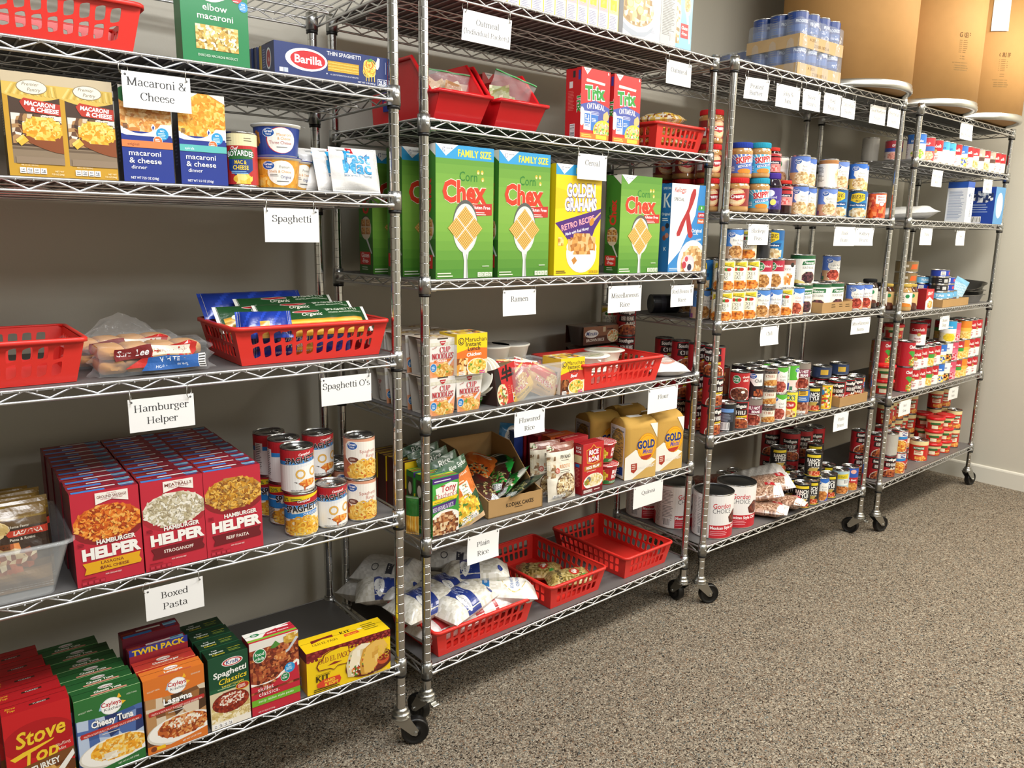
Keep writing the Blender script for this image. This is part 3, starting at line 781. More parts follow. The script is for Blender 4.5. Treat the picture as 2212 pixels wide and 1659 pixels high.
def basket_proto(w=382, d=268, h=88, nx=12, ny=8, skew=.16):
    """slotted red tray; origin at the base centre"""
    b = MB(); tx, ty = 17, 15   # how far the walls flare
    bw, bd = w/2-tx-6, d/2-ty-6; th = 2.4
    def wall(ax, sg):
        def P(u, v, e):
            z = 2+(h-6)*v
            if ax == 0:
                x = (u*2-1)*(bw+(tx)*v)*sg; y = sg*-(bd+ty*v-e); return (x, y, z)
            y = (u*2-1)*(bd+ty*v)*sg; x = sg*(bw+tx*v-e); return (x, y, z)
        return P
    for ax, sg, n in ((0, 1, nx), (0, -1, nx), (1, 1, ny), (1, -1, ny)):
        perf(b, wall(ax, sg), n, 2, th, .66, .8, skew*(1 if ax == 0 and sg == 1 else 0), (.075, .075) if ax == 0 else (.1, .1), (.14, .1))
    b.box(-bw, bw, -bd, bd, 0, 2.6, bv=.8)
    o = b.build('red_basket', 'red_plastic')
    r = MB(); X, Y = bw+tx, bd+ty; rc = 14
    path = []
    for cx, cy, a0 in ((X-rc, Y-rc, 0), (-X+rc, Y-rc, 90), (-X+rc, -Y+rc, 180), (X-rc, -Y+rc, 270)):
        for k in range(5):
            a = math.radians(a0+22.5*k); path.append((cx+rc*cos(a), cy+rc*sin(a)))
    prof = [(-1.5, -5.5), (-1.5, -1.5), (0, 0), (5, 0), (7.5, -2), (7.5, -9), (6.2, -9), (6, -3), (3, -1.8), (.8, -2.2), (.8, -5.5)]
    rows = []
    for i, (x, y) in enumerate(path):
        xa, ya = path[i-1]; xb, yb = path[(i+1) % len(path)]; dx, dy = xb-xa, yb-ya; l = math.hypot(dx, dy); nx_, ny_ = dy/l, -dx/l
        rows.append([(x+nx_*p, y+ny_*p, h+z) for p, z in prof])
    rows.append(rows[0]); r.grid([list(q) for q in rows], closed=True); r.build('rim', 'red_plastic', o)
    return o
def hopper_bin():
    """open-fronted stacking bin, origin at the base centre of the front edge"""
    W0, W1, D, H = 74, 84, 290, 158
    b = MB(); th = 2.6
    def sec(t, ins=0):   # depth fraction -> (y, base z, wall height, lower and upper half width)
        y = -34+t*(D+34)
        h = 66 if t < .1 else (66+(H-66)*min(1, (t-.1)/.25))
        return y, h
    ts = [0, .05, .1, .16, .22, .3, .35, .5, .75, 1]
    for sg in (1, -1):
        for e in (0, 1):
            rows = []
            for t in ts:
                y, h = sec(t); r = []
                for v in (0, .12, .5, 1):
                    x = (W0+(W1-W0)*v*min(1, h/90))*sg-sg*th*e; yy = max(y, 4-38*v)
                    if t == 0: yy = 4-38*v
                    r.append((x, yy+(th*e if t == 0 else 0), v*h))
                rows.append(r)
            if (sg > 0) == (e > 0): rows = rows[::-1]
            b.grid(rows, sm=False)
    for e in (0, 1):
        fr = [[((W0+(W1-W0)*v*.64-th*e)*u, 4-38*v+th*e, v*66) for u in (-1, -.33, .33, 1)] for v in (0, .12, .5, 1)]
        b.grid(fr if e == 0 else fr[::-1], sm=False)
        bk = [[((W0+(W1-W0)*v-th*e)*u, D-th*e, v*H) for u in (-1, 1)] for v in (0, 1)]
        b.grid(bk[::-1] if e == 0 else bk, sm=False)
    b.poly([(-W0, 4, th), (W0, 4, th), (W0, D, th), (-W0, D, th)]); b.poly([(-W0, 4, 0), (-W0, D, 0), (W0, D, 0), (W0, 4, 0)])
    b.box(-.8, .8, 3, 4.5, 3, 40)
    o = b.build('stacking_bin', 'red_bin')
    r = MB(); L = []
    for t in reversed(ts): y, h = sec(t); L.append((-(W0+(W1-W0)*min(1, h/90)), y if t else -36, h))
    L += [(-x, y, z) for x, y, z in L[::-1]]
    r.tube([(x*1.035, y, z-2) for x, y, z in L]+[(L[-1][0]*1.03, D, H-2)], 5.2, 8)
    r.tube([(-W1, D+2, H-2), (W1, D+2, H-2)], 5, 8); r.build('rim', 'red_bin', o)
    return o
def pouch(name, w, h, th, art, cf=None, bg='888', back=None, seal=7, m='bag_print', nu=22, nv=26, seed=1, wob=1.6, side=.55, parent=None, fin=0, bend=0):
    """a sealed bag, flat-filled: x across, z up, front faces -y; origin at the base centre, base on z = 0"""
    rnd = random.Random(seed); ph = [rnd.uniform(0, 6.3) for _ in range(8)]; fr = [rnd.uniform(.5, 1.4) for _ in range(8)]
    def prof(u, v):
        a = 1-abs(2*u-1)**2.6; b_ = 1-abs(2*v-1)**4
        vv = v*h
        k = min(1, max(0, (vv-seal*.6)/(h*.14)))*min(1, max(0, (h-seal*.6-vv)/(h*.14)))
        return th/2*(max(a, 0)**.6)*(k**.55)*max(b_, 0)**.1
    def wr(u, v):
        s = 0
        for i in range(4): s += sin(ph[i]+u*w/11*fr[i]+v*h/(7+3*i)*fr[i+4])*sin(ph[i+4]+v*h/13*fr[i])
        return s*wob*.4
    def pos(u, v, sg, e=0):
        t = prof(u, v); k = 1-.07*(t/(th/2+.01))
        y = -(t+.3)-wr(u, v)*(.35+.65*min(1, t/(th*.3+.1)))-e if sg < 0 else t+.3+wr(1-u, v)*.5+e
        z = v*h
        if bend: y += bend*(v-.5)**2*4
        return ((u-.5)*w*k, y, z)
    b = MB()
    for sg in (-1, 1):
        rows = [[pos(i/nu, j/nv, sg) for i in range(nu+1)] for j in range(nv+1)]
        if sg > 0: rows = rows[::-1]
        f = (lambda i, j: cf((j+.5)/nu, (i+.5)/nv)) if (cf and sg < 0) else ((lambda i, j: back or bg))
        if cf and sg > 0 and not back: f = lambda i, j: cf((j+.5)/nu, 1-(i+.5)/nv)
        b.grid(rows, cf=f)
    # close the edge
    n = []
    for i in range(nu+1): n.append((i/nu, 0))
    for j in range(1, nv+1): n.append((1, j/nv))
    for i in range(nu-1, -1, -1): n.append((i/nu, 1))
    for j in range(nv-1, 0, -1): n.append((0, j/nv))
    for k in range(len(n)):
        a, c = n[k], n[(k+1) % len(n)]
        b.poly([pos(*c, -1), pos(*a, -1), pos(*a, 1), pos(*c, 1)], bg)
    if seal:   # crimps across the seals
        for zz in (seal*.35, seal*.7, h-seal*.35, h-seal*.7):
            for i in range(nu):
                u0, u1 = (i+.1)/nu, (i+.9)/nu
                b.poly([pos(u0, zz/h, -1, .25), pos(u1, zz/h, -1, .25), pos(u1, (zz+.8)/h, -1, .25), pos(u0, (zz+.8)/h, -1, .25)], 'cfcfc8')
    if art: art.drape(b, lambda x, y, e: pos(min(max(x/w, 0), 1), min(max(y/h, 0), 1), -1, e))
    return b.build(name, m, parent)
def bands(*st):
    """colour by height: ((v, colour), ...) from the bottom up"""
    def f(u, v):
        for lim, c in st:
            if v < lim: return c if not isinstance(c, (list, tuple)) else c[int(u*97+v*131) % len(c)]
        c = st[-1][1]
        return c if not isinstance(c, (list, tuple)) else c[int(u*97+v*131) % len(c)]
    return f
def speckle(cols, seed=3):
    rnd = random.Random(seed); tab = [rnd.choice(cols) for _ in range(997)]
    return lambda u, v: tab[(int(u*53)*31+int(v*71)*17) % 997]
def lay(o, k, sh, s, t, dz, rot=0, tilt=-86, roll=0):
    """a bag laid on its back (front up)"""
    return put(o, k, sh, s, t, dz, rot, tilt, roll)
def lay2(o, k, sh, s, t, z, head, ln, pitch=0, roll=0):
    """a bag on its back, printed side up: its long axis points along head (degrees from the shelf front)"""
    g, p = math.radians(head+UNITS[k][1]), math.radians(pitch)
    d = Vector((cos(g)*cos(p), sin(g)*cos(p), sin(p))); up = Vector((-cos(g)*sin(p), -sin(g)*sin(p), cos(p))); x = (-up).cross(d)
    m = Matrix((x, -up, d)).transposed() @ Matrix.Rotation(math.radians(roll), 3, 'Z')
    o.rotation_euler = m.to_euler(); o.location = at(k, sh, s, t, z)-d*ln*.0005; return o
MACC = ['f4b73a', 'eda32a', 'f7c95c', 'e59a22', 'f9d678']
PAST = ['e8c66a', 'd9ab45', 'f0d98f', 'c99a38']
CHIL = ['8a3b22', 'a24a2a', '6d2b1a', 'b8623a', '5e2416']
RICE = ['e6d7b0', 'd8c594', 'f0e6c8', 'c9b07a']
BEAN = ['c08a4e', 'a87038', 'd4a468', '8c5a2c']
BUTT = ['dcc49a', 'c8aa78', 'ead8b4', 'b8935c']
REDB = ['7a2a1e', '923a28', '5f1d15', 'a85038']
ORAN = ['e0852c', 'c96a1e', 'efa04a', 'b05416']
def GVlogo(a, x, y, s=1):
    a.E(x, y, 12.5*s, 9*s, 'fff', 20); a.E(x, y, 11.8*s, 8.2*s, '1c56a6', 20)
    a.T('Great', x, y+.6*s, 5.4*s, 'fff', b=.03); a.T('Value', x, y-4.6*s, 3.8*s, 'fff', b=.02)

# ================================================================== unit 1: pasta
def nutr(a, x, y, w, h, c='fff', t='333'):
    a.R(x, y, w, h, c); a.L(x+w*.08, y+h*.92, w*.84, 12, h*.075, t)
def calrow(a, x, y, n, s, c='fff', t='222', nums=('240', '0g', '440', '1g')):
    for i in range(n):
        a.R(x+i*s*1.12, y, s, s*1.05, c); a.T(nums[i % 4], x+i*s*1.12+s/2, y+s*.5, s*.34, t, w=s*.6); a.R(x+i*s*1.12+s*.15, y+s*.18, s*.7, s*.12, t)

# --- shelf 2: macaroni and spaghetti boxes
a = Art(132, 215, '1f7f49')
a.M(66, 192, 72, 52, 6, ['e6d8a8', 'd6c284', 'f2e8c4', 'c8ae6c', 'efe2b8', '8b9a52'], 3, 'ece2c0'); a.curls(66, 192, 60, 40, 60, 8, ['efe3ba', 'd9c488', 'f6eed0', 'bfa566'])
a.P([(0, 215), (0, 158)]+[(x, 158-34*sin(PI*min(1, x/118.))) for x in range(0, 120, 8)]+[(132, 160), (132, 150)]+[(x, 150-34*sin(PI*min(1, x/118.))) for x in range(124, -1, -8)], 'f5f2e6')
a.P([(92, 128), (88, 142), (92, 148), (96, 142)], 'fff')
a.E(110, 133, 11, 11, 'c8323a'); a.T('9', 110, 129, 9, 'fff', b=.03); a.L(103, 142, 14, 1, 2, 'fff', 1.2); a.L(103, 124.5, 14, 1, 2, 'fff', 1.2)
a.E(123, 117, 9.5, 10, '2f8fcb'); a.T('NO', 123, 120, 3.5, 'fff'); a.L(116, 117, 14, 3, 2.6, 'cfe6f5', 1.1)
a.T('elbow', 66, 100, 12, 'f6f6ee', w=48, b=.01); a.T('macaroni', 66, 83, 11, 'f6f6ee', w=70, b=.01)
a.R(26, 26, 84, 46, '6b5426'); a.M(68, 49, 42, 23, 5, ['c9a64e', 'b08c38', 'dcc07a', '8a6c2a', 'eee0b8'], 6, None, True); a.curls(68, 49, 36, 17, 70, 7, ['d8b860', 'c09a44', 'e6cf92', 'f4ecd4'])
a.T('ENRICHED MACARONI PRODUCT', 68, 12, 5, 'cfe0cf', w=78, b=.005)
o = put(carton('pasta_box', 132, 215, 46, '1f7f49', a, None), 1, 2, 776, 4, 0, 0)
tag(o, 'tall green box of elbow macaroni with a pasta window on the top shelf', 'pasta box')
a = Art(268, 66, '25356b')
a.E(72, 36, 48, 23, 'fff', 28); a.E(75, 36, 40, 18.5, 'c32129', 28); a.T('Barilla', 76, 28.5, 16.5, 'fff', w=62, b=.03); a.E(118, 14, 1.4, 1.4, 'fff', 8)
a.T('THIN SPAGHETTI', 160, 53, 8.5, 'f2f2f2', w=82, b=.012)
a.R(120, 20, 76, 22, '8a6a1e')
for i in range(11): a.R(121, 20.6+i*1.95, 74, 1.5, ['e3b53c', 'd19e2a', 'f0cb62'][i % 3])
a.T('AL DENTE PERFECTION IN 6-7 MINUTES', 160, 12, 3.2, 'd8d8e0', w=68, b=.005)
a.E(222, 38, 16, 19, 'e9ba3f'); a.P([(232, 40), (240, 56), (243, 64), (248, 62), (247, 46), (243, 38)], 'e8e8ea')
for i in range(9): a.O(222+(i % 3-1)*5, 38+(i//3-1)*8, 12-i % 4, 1.7, ['f3cf5c', 'd9952b', 'f7dd86', 'cf5a34'][i % 4], 16)
a.P([(214, 54), (226, 60), (232, 55), (222, 52)], '5c9a3f')
for i in range(4): a.R(212+i*7, 10, 1.8, 14, 'f0c95a')
a.R(242, 3, 24, 15, 'fff'); a.R(243, 4, 22, 13, '25356b'); a.T('2LB', 254, 5.5, 10, 'fff', w=19, b=.03)
a.T('NET WT 2 LB (908 g)', 214, 4, 3.6, 'e0e0e8', w=44); a.R(10, 5, 9, 9, 'dfe3ea'); a.R(20, 5, 9, 9, 'b9c3d8'); a.R(262, 30, 1, 26, 'b8c0d4')
l = Art(72, 66, '1e2c5c'); l.E(40, 34, 14, 22, 'e8e8ec'); l.E(40, 34, 11, 18, '9f2530'); l.T('Barilla', 41, 28, 9, 'e8d8d8', w=6, rot=0, b=.02); l.L(6, 54, 16, 8, 5, '6d78a4')
o = put(carton('spaghetti_box', 268, 66, 72, '22315f', a, l), 1, 2, 1029, 6)
tag(o, 'long navy box of thin spaghetti lying on its side, front of its stack', 'pasta box')
for i, (c, d) in enumerate((('c9a93a', 14), ('202d57', 30), ('202d57', 30))):
    q = put(carton('spaghetti_box', 268, 66, d, c), 1, 2, 1029-4*i, 80+i*22+(0 if i == 0 else -6))
    tag(q, ('thin yellow-edged pasta box right behind the long navy spaghetti box', 'dark navy pasta box, third back behind the navy spaghetti box', 'dark navy pasta box, rearmost behind the navy spaghetti box')[i], 'pasta box')

# --- red baskets
BASK = basket_proto()
def basket(k, sh, s, t, rot, lab, first=[1]):
    o = BASK if first else dup(BASK)
    first.clear()
    put(o, k, sh, s, t, 0, rot); return tag(o, lab, 'basket', 'red slotted plastic baskets')
basket(1, 2, 452, 122, 0, 'red slotted basket on the top shelf, holding green and yellow bags')
basket(1, 4, 308, 122, 0, 'empty red slotted basket beside the hot dog buns')
basket(1, 4, 965, 126, 0, 'red slotted basket full of spaghetti bags')
basket(2, 2, 1048, 208, 90, 'red slotted basket of yellow snack bags at the end of the oatmeal shelf')
basket(2, 4, 782, 118, -2, 'red slotted basket holding white rice bowls')
basket(2, 6, 215, 122, 0, 'red slotted basket heaped with white bags of rice')
basket(2, 6, 608, 186, 90, 'middle red slotted basket on the bottom shelf, with two bags of lentils')
basket(2, 6, 968, 186, 90, 'empty red slotted basket on the bottom shelf below the quinoa card')
GR = ['4f7f35', '6d9a45', '2f5d28', 'b9c68a', 'e8e6c8']
for i, (s, c, lab) in enumerate(((310, ['d8b63a', 'e9d27a', 'c49a2a', 'f0e6bc'], 'yellow bag inside the top shelf basket, farthest along its far side'), (352, ['d8b63a', 'e9d27a', 'c49a2a', 'f0e6bc'], 'yellow bag inside the top shelf basket, next to the green one'), (398, GR, 'green bag of pasta showing through the slots of the top shelf basket'))):
    o = pouch('snack_bag', 66, 104, 34, None, speckle(c, i+3), c[0], seed=i); put(o, 1, 2, s, 75, 6, 70, -6); tag(o, lab, 'snack bag')

# --- shelf 3: macaroni and cheese
def goldmac():
    a = Art(88, 178, 'c99a2e')
    a.R(8, 22, 80, 118, '4a372b'); a.R(8, 22, 80, 30, '8d7a63'); a.R(8, 46, 80, 4, '6d5b48')
    a.M(50, 82, 40, 26, 6, ['e9e3d6', 'b48a5a', '6b4a34', 'd8c8ae', '3c2c22'], 8, None, True)
    a.P([(0, 138)]+[(x, 139-9*sin(x/88*PI)) for x in range(0, 89, 8)]+[(88, 152), (88, 178), (0, 178)], 'd9b95a'); a.R(0, 160, 88, 18, 'c9b898')
    for i in range(14): a.P([(4+i*6, 141), (7+i*6, 139), (18+i*5, 158), (15+i*5, 158)], ['e6cd7c', 'c8a546'][i % 2])
    a.E(46, 154, 24, 12.5, '8a7a5c'); a.E(46, 154, 22.8, 11.4, 'efe6d2'); a.T('Premier', 44, 156, 6, '4e3b2a', w=26, sh=.3, b=-.005); a.T('Pantry', 49, 147, 6, '4e3b2a', w=21, sh=.3, b=-.005)
    a.P([(28, 121), (25, 128), (32, 135), (88, 128), (88, 108), (34, 112)], 'bd3a2a'); a.T('MACARONI', 56, 122, 7.5, 'fff', w=48, b=.05, sh=.1, rot=-.05); a.T('& CHEESE', 63, 112.5, 7.5, 'fff', w=44, b=.05, sh=.1, rot=-.05)
    a.R(56, 100, 32, 7, 'f0ead8'); a.T('DINNER', 68, 101.5, 4.4, '333', w=19, b=.01)
    a.P([(20, 88), (24, 82)]+[(24+64*q/6, 64-22*sin(q/6*1.45)) for q in range(1, 7)]+[(88, 82)], '8a4a26'); a.P([(24, 82), (20, 88), (88, 84), (88, 76)], '6b3518')
    a.M(58, 84, 32, 20, 5, MACC, 4, 'eeb03a'); a.curls(58, 84, 27, 15, 40, 5, ['f9d264', 'e39a1c', 'fbe08c'])
    a.P([(14, 62), (26, 72), (34, 62), (22, 52)], 'edb944'); a.P([(14, 62), (26, 72), (26, 66), (16, 57)], 'f6cf6a')
    a.R(12, 22, 76, 12, '94806a'); a.T('PER 3.5 OZ. SERVING', 32, 18, 2.8, 'f4e6c0', w=26, b=0); calrow(a, 16, 5, 4, 9.5); a.T('NET WT', 78, 9, 3, 'f4e6c0', w=14); a.T('7.25 OZ (206g)', 75, 4, 3, 'f4e6c0', w=20)
    return a
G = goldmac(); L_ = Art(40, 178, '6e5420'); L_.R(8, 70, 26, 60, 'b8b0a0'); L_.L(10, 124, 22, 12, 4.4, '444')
for i, (s, r) in enumerate(((444, 0), (532, 0))):
    o = put(carton('macaroni_box', 88, 178, 40, 'b58a2c', G, L_), 1, 3, s, 0); tag(o, ('gold macaroni and cheese box at the end of the row, first of the pair', 'gold macaroni and cheese box next to the blue boxes')[i], 'pasta box')
def blumac(sub, subc, seed, pal, net):
    a = Art(92, 176, '20368c')
    a.M(46, 140, 56, 46, 6, pal, seed, pal[0], True); a.curls(46, 134, 42, 34, 70, 7, pal, seed)
    a.P([(0, 176), (0, 150), (40, 176)], 'e9e4d8'); a.P([(92, 176), (60, 176), (92, 160)], 'e2ddd0')
    a.E(10, 160, 14, 14, '2e6b3c')
    W_ = [(x, 106-16*sin(PI*min(1, (x+6)/78.)) if x < 72 else 110) for x in range(0, 93, 6)]+[(92, 113)]
    a.P(W_+[(92, 86), (0, 86)], 'f3f1ea')
    a.P([(0, 92)]+[(x, 90-8*sin(PI*min(1, (x+4)/80.))) for x in range(0, 93, 6)]+[(92, 70), (0, 70)], '20368c')
    a.P([(58, 92), (54, 104), (58, 110), (62, 104)], 'fff'); a.P([(57, 97), (56, 103), (58, 107), (60, 103)], '20368c')
    a.E(74, 92, 11.5, 11.5, '2b9ad1'); a.T('NO', 74, 96, 3.6, 'fff'); a.L(66, 92.5, 16, 4, 2.7, 'd3ecf8', 1.1); a.E(65, 79, 8.5, 8.5, 'fff'); a.E(65, 79, 7.8, 7.8, 'd9743a'); a.L(60, 81, 10, 2, 3, 'fff', 1.2)
    a.R(0, 64, 92, 13, subc); a.T(sub, 10, 67.5, 5.2, '3a2a22' if subc == 'e8834a' else 'eef8f8', al='l', b=0)
    a.T('macaroni', 40, 49, 9, 'fff', w=58, b=.012); a.T('& cheese', 40, 35, 9, 'fff', w=58, b=.012); a.T('dinner', 28, 24, 7, 'fff', w=28, b=.0)
    a.T(net, 12, 5, 4.6, 'fff', al='l', w=50, b=.012); a.L(4, 106, 10, 4, 2.6, '555', 1)
    return a
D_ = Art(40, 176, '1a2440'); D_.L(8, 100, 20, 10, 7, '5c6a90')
o = put(carton('macaroni_box', 92, 176, 42, '1b2d78', blumac('original', 'e8834a', 5, ['dd9a4a', 'c9803a', 'e8b06a', 'efc68c'], 'NET WT 7.25 OZ (206g)'), D_), 1, 3, 632, -2); tag(o, 'blue macaroni and cheese box with an orange band, behind the hanging card', 'pasta box')
o = put(carton('macaroni_box', 88, 175, 42, '1b2d78', blumac('spirals', '5bb8b4', 9, ['f0b040', 'e39a28', 'f7c768', 'd98a1c'], 'NET WT 5.5 OZ (156g)'), D_), 1, 3, 735, -2); tag(o, 'blue spiral macaroni box with a teal band, beside the small red can', 'pasta box')
a = Art(2*PI*33, 102, 'b8292a'); c = a.w/2
a.R(0, 78, a.w, 24, 'eadfae'); a.L(c-34, 92, 20, 2, 5, '5a4a3a', 1.6); a.L(c+8, 92, 20, 2, 5, '5a4a3a', 1.6)
a.P([(c-30, 60), (c-22, 70), (c+24, 72), (c+31, 60), (c+24, 52), (c-26, 50)], '2e6b34'); a.T('Chef', c-12, 69, 7, 'fff', w=16, sh=.2); a.T('BOYARDEE', c, 55, 11, 'fff', w=56, b=.03, arc=3, ol='1d4a24', olw=.08)
a.P([(c-26, 50), (c-26, 30), (c, 10), (c+26, 30), (c+26, 52)], '1d3c80'); a.T('MAC &', c, 41, 8, 'f2d23c', w=24, b=.03); a.T('CHEESE', c, 30, 8.5, 'f2d23c', w=32, b=.03); a.L(c-20, 25, 40, 2, 3.4, '7fb0e0', 1.6)
a.M(c+4, 11, 20, 10, 6, ['f2cf5a', 'e6b63a', 'f8e08a'], 3, 'eec24a')
for i in range(5): a.P([(c-44+i, 46-i*9), (c-32, 38-i*8), (c-36, 32-i*8), (c-47, 38-i*8)], 'e9b53a')
o = put(can('food_can', 33, 110, a), 1, 3, 820, 20, 0, -22); tag(o, 'small red macaroni can with a blue emblem on the macaroni shelf', 'can')
def gvcup(low):
    a = Art(2*PI*45, 58, 'd9982e' if low else '27408e'); c = a.w/2
    if low: a.M(c, 29, a.w/2, 29, 9, ['d9982e', 'e0a63c', 'cf8c26'], 2, None, True)
    a.E(c+10, 30, 31, 27, 'c23030' if not low else 'c98a1e', 28); a.E(c+11, 30, 30, 26, 'f6f3ea', 28); GVlogo(a, c-16, 45, 1.0)
    if low: a.T('Premium', c+16, 40, 6, '333', w=22, sh=.3, b=-.01); a.T('Shells & Cheese', c+8, 30.5, 6, 'd8912c', w=46, b=.0); a.L(c-14, 26, 20, 2, 3, '555', 1.2); a.T('Original', c+20, 19, 7, '2a3c86', w=24, b=0); a.L(c, 12, 34, 1, 3, '666', 1.8); a.M(c-32, 12, 16, 13, 5, MACC, 3, 'e0a72e')
    else: a.T('Macaroni', c+16, 39, 6, 'd8952c', w=30, b=.0); a.T('& Cheese', c+16, 31, 6, 'd8952c', w=28, b=.0); a.T('Three Cheese', c+9, 22, 6.8, 'a82a3a', w=48, b=.0); a.L(c, 15, 30, 1, 3, '888', 1.8); a.M(c-46, 34, 9, 16, 5, ['b5702a', 'c98a3a', '9a5a20'], 3, 'b06a26')
    return a
for i, (low, s, t, z) in enumerate(((1, 905, 42, 0), (0, 907, 42, 68), (1, 958, 105, 0))):
    b = MB(); b.lathe([(0, 1), (40, 0), (42, 2), (48.5, 60), (50, 62), (53, 63.5), (53, 66), (49, 67), (47, 65.5), (0, 65.5)], 32); o = b.build('macaroni_cup', 'white_plastic')
    l = MB(); gvcup(low).wrap(l, 43.0, 49.0, 2.5, 36); l.build('printed_sleeve', 'can_print', o)
    l = MB(); l.lathe([(0, 66.6), (48, 66.6), (53.6, 66.8), (53.9, 65.5), (53.4, 64.5)], 32, 'e4e4e0' if not low else '2d3c86'); l.poly([(51, -16, 66.8), (62, -11, 64), (60, 0, 66.5), (53, 2, 66.8)], 'e4e4e0' if not low else '2d3c86', 0); l.build('foil_lid', 'bag_print', o)
    put(o, 1, 3, s, t, z, -22 if i < 2 else 10); tag(o, ('orange macaroni cup at the bottom of the two-cup stack', 'blue three cheese macaroni cup on top of the two-cup stack', 'orange macaroni cup behind the two-cup stack')[i], 'cup')
def fastmac():
    a = Art(118, 118, 'eceae6')
    a.R(40, 88, 16, 15, 'b8202c'); a.P([(48, 92), (44, 97), (46, 99), (48, 97.5), (50, 99), (52, 97)], 'fff')
    a.L(16, 98, 22, 2, 4, '777', 1.4)
    a.T('Fast', 64, 66, 22, '2d9bd0', w=70, b=.03, ol='1f5d92', olw=.018); a.T('Mac', 62, 42, 24, '2d9bd0', w=74, b=.03, ol='1f5d92', olw=.018); a.T('Macaroni & Cheese', 62, 33, 5.5, '3f6f94', w=74, ser=True)
    return a
for i, (s, t, z, r, ti) in enumerate(((1018, 112, 0, 10, -20), (1040, 78, 0, 8, -18), (1060, 46, 0, 4, -18), (1084, 14, 0, -3, -14))):
    o = pouch('macaroni_pouch', 118, 104, 24, fastmac(), None, 'e6e4e0', seed=20+i, seal=8, wob=2.4); put(o, 1, 3, s, t, z, r, ti); tag(o, 'white pouch of macaroni and cheese, %s of the four leaning pouches' % ('rearmost', 'third from the front', 'second from the front', 'front one')[i], 'pouch', 'leaning white macaroni pouches')

# --- shelf 4: buns and spaghetti bags
def buns(s, t, rot, lab, seed):
    o = empty('hot_dog_bun_pack'); put(o, 1, 4, s, t, 0, rot); rnd = random.Random(seed)
    for j in range(2):
        for i in range(4):
            b = MB(); x0 = -74+i*49; n = 16; rows = []
            for q in range(9):
                v = q/8; y = -52+104*v; sc_ = max(.05, 1-abs(2*v-1)**3.4)**.5
                rows.append([(x0+24.5*(abs(cos(2*PI*k/n))**.5*(1 if cos(2*PI*k/n) > 0 else -1))*min(1, sc_*1.3), y, 18+j*29+(15.5*(abs(sin(2*PI*k/n))**.55)*(1 if sin(2*PI*k/n) > 0 else -1))*sc_+rnd.uniform(-.6, .6)) for k in range(n)])
            b.grid(rows, closed=True); b.poly(rows[0]); b.poly(rows[-1][::-1]); b.build('bun', 'bread', o)
    # the clear bag, printed on its front
    def P(u, v, e=0):
        X = 103+.8*sin(v*9+seed); g = -PI*.12+v*PI*1.24
        y = -60*cos(min(max(v, 0), 1)*PI*.5)*1.0-2*sin(u*17+v*5)*.7; z = 2+64*min(1, v*1.25)
        return ((u-.5)*2*X+1.4*sin(v*23+u*7), -(58+e)+(0 if v < .62 else (v-.62)/.38*112)+1.6*sin(u*21+seed)+1.2*sin(v*15+u*9), (3+62*v/.62 if v < .62 else 67+e-5*abs(2*((v-.62)/.38)-1)**2)+1.8*sin(u*15+v*11+seed)*(.3+.7*v))
    b = MB(); b.grid([[P(i/26, j/16) for i in range(27)] for j in range(17)])
    for sg in (0, 1):
        rows = [[(P(sg, j/16)[0]+(1 if sg else -1)*(14+8*sin(j*1.3))*q/3, P(sg, j/16)[1]*(1-.25*q/3), P(sg, j/16)[2]*(1-.2*q/3)+3*sin(j+q)) for q in range(4)] for j in range(17)]
        b.grid(rows if sg else rows[::-1])
    if seed == 2: b.grid([[(-60+150*i/12+6*sin(j*2), 36+20*j/8*.4, 58+48*sin(i/12*PI)*(j/8)+3*sin(i*2+j)) for i in range(13)] for j in range(9)])
    b.build('clear_bag', 'film', o)
    a = Art(206, 98, 'fff')
    a.P([(48, 20), (150, 20), (186, 44), (186, 58), (170, 62), (110, 54), (100, 48)], 'c8302c'); a.P([(98, 28), (176, 28), (172, 54), (100, 51)], 'c09a68')
    a.P([(28, 34), (96, 38), (98, 60), (28, 54)], '7c1e22'); a.T('Sara Lee', 62, 42, 11, 'fff', w=58, sh=.15, b=.03, rot=.05); a.P([(98, 40), (172, 41), (173, 55), (98, 58)], 'f2ebdc'); a.T('Restaurant Style', 136, 45, 6.5, '9c3038', w=62, sh=.25, b=-.01)
    a.P([(78, 14), (188, 14), (188, 38), (92, 38)], '2a63ae'); a.T('WHITE', 132, 28, 8, 'fff', w=38, b=.03); a.T('HOT DOG BUNS', 134, 18, 5.5, 'dfe8f4', w=62, b=.015); a.R(188, 14, 14, 24, 'f0f0f0')
    for i in range(5): a.R(189, 16+i*4.4, 12, 2, '333')
    
    b = MB(); a.drape(b, lambda x, y, e: P(x/206, (y-8)*.0118 if y < 62 else .64+(y-62)/36*.34, e+3.2)); b.build('printed_wrapper', 'bag_print', o)
    if seed == 1:
        a = Art(206, 98, 'fff'); a.T('OCT 17 22', 140, 86, 6, '6b4426', w=38, b=-.01); b = MB(); a.drape(b, lambda x, y, e: P(x/206, .64+(y-62)/36*.34, e)); b.build('date_print', 'bag_print', o)
    tag(o, lab, 'bread pack', 'packs of hot dog buns')
buns(618, 62, 0, 'clear pack of hot dog buns at the shelf edge, front of the two', 1)
buns(590, 190, 4, 'clear pack of hot dog buns with puffed bag, behind the front pack', 2)
SPG = ['e0b23a', 'd19f2a', 'edc85e', 'c48f22']
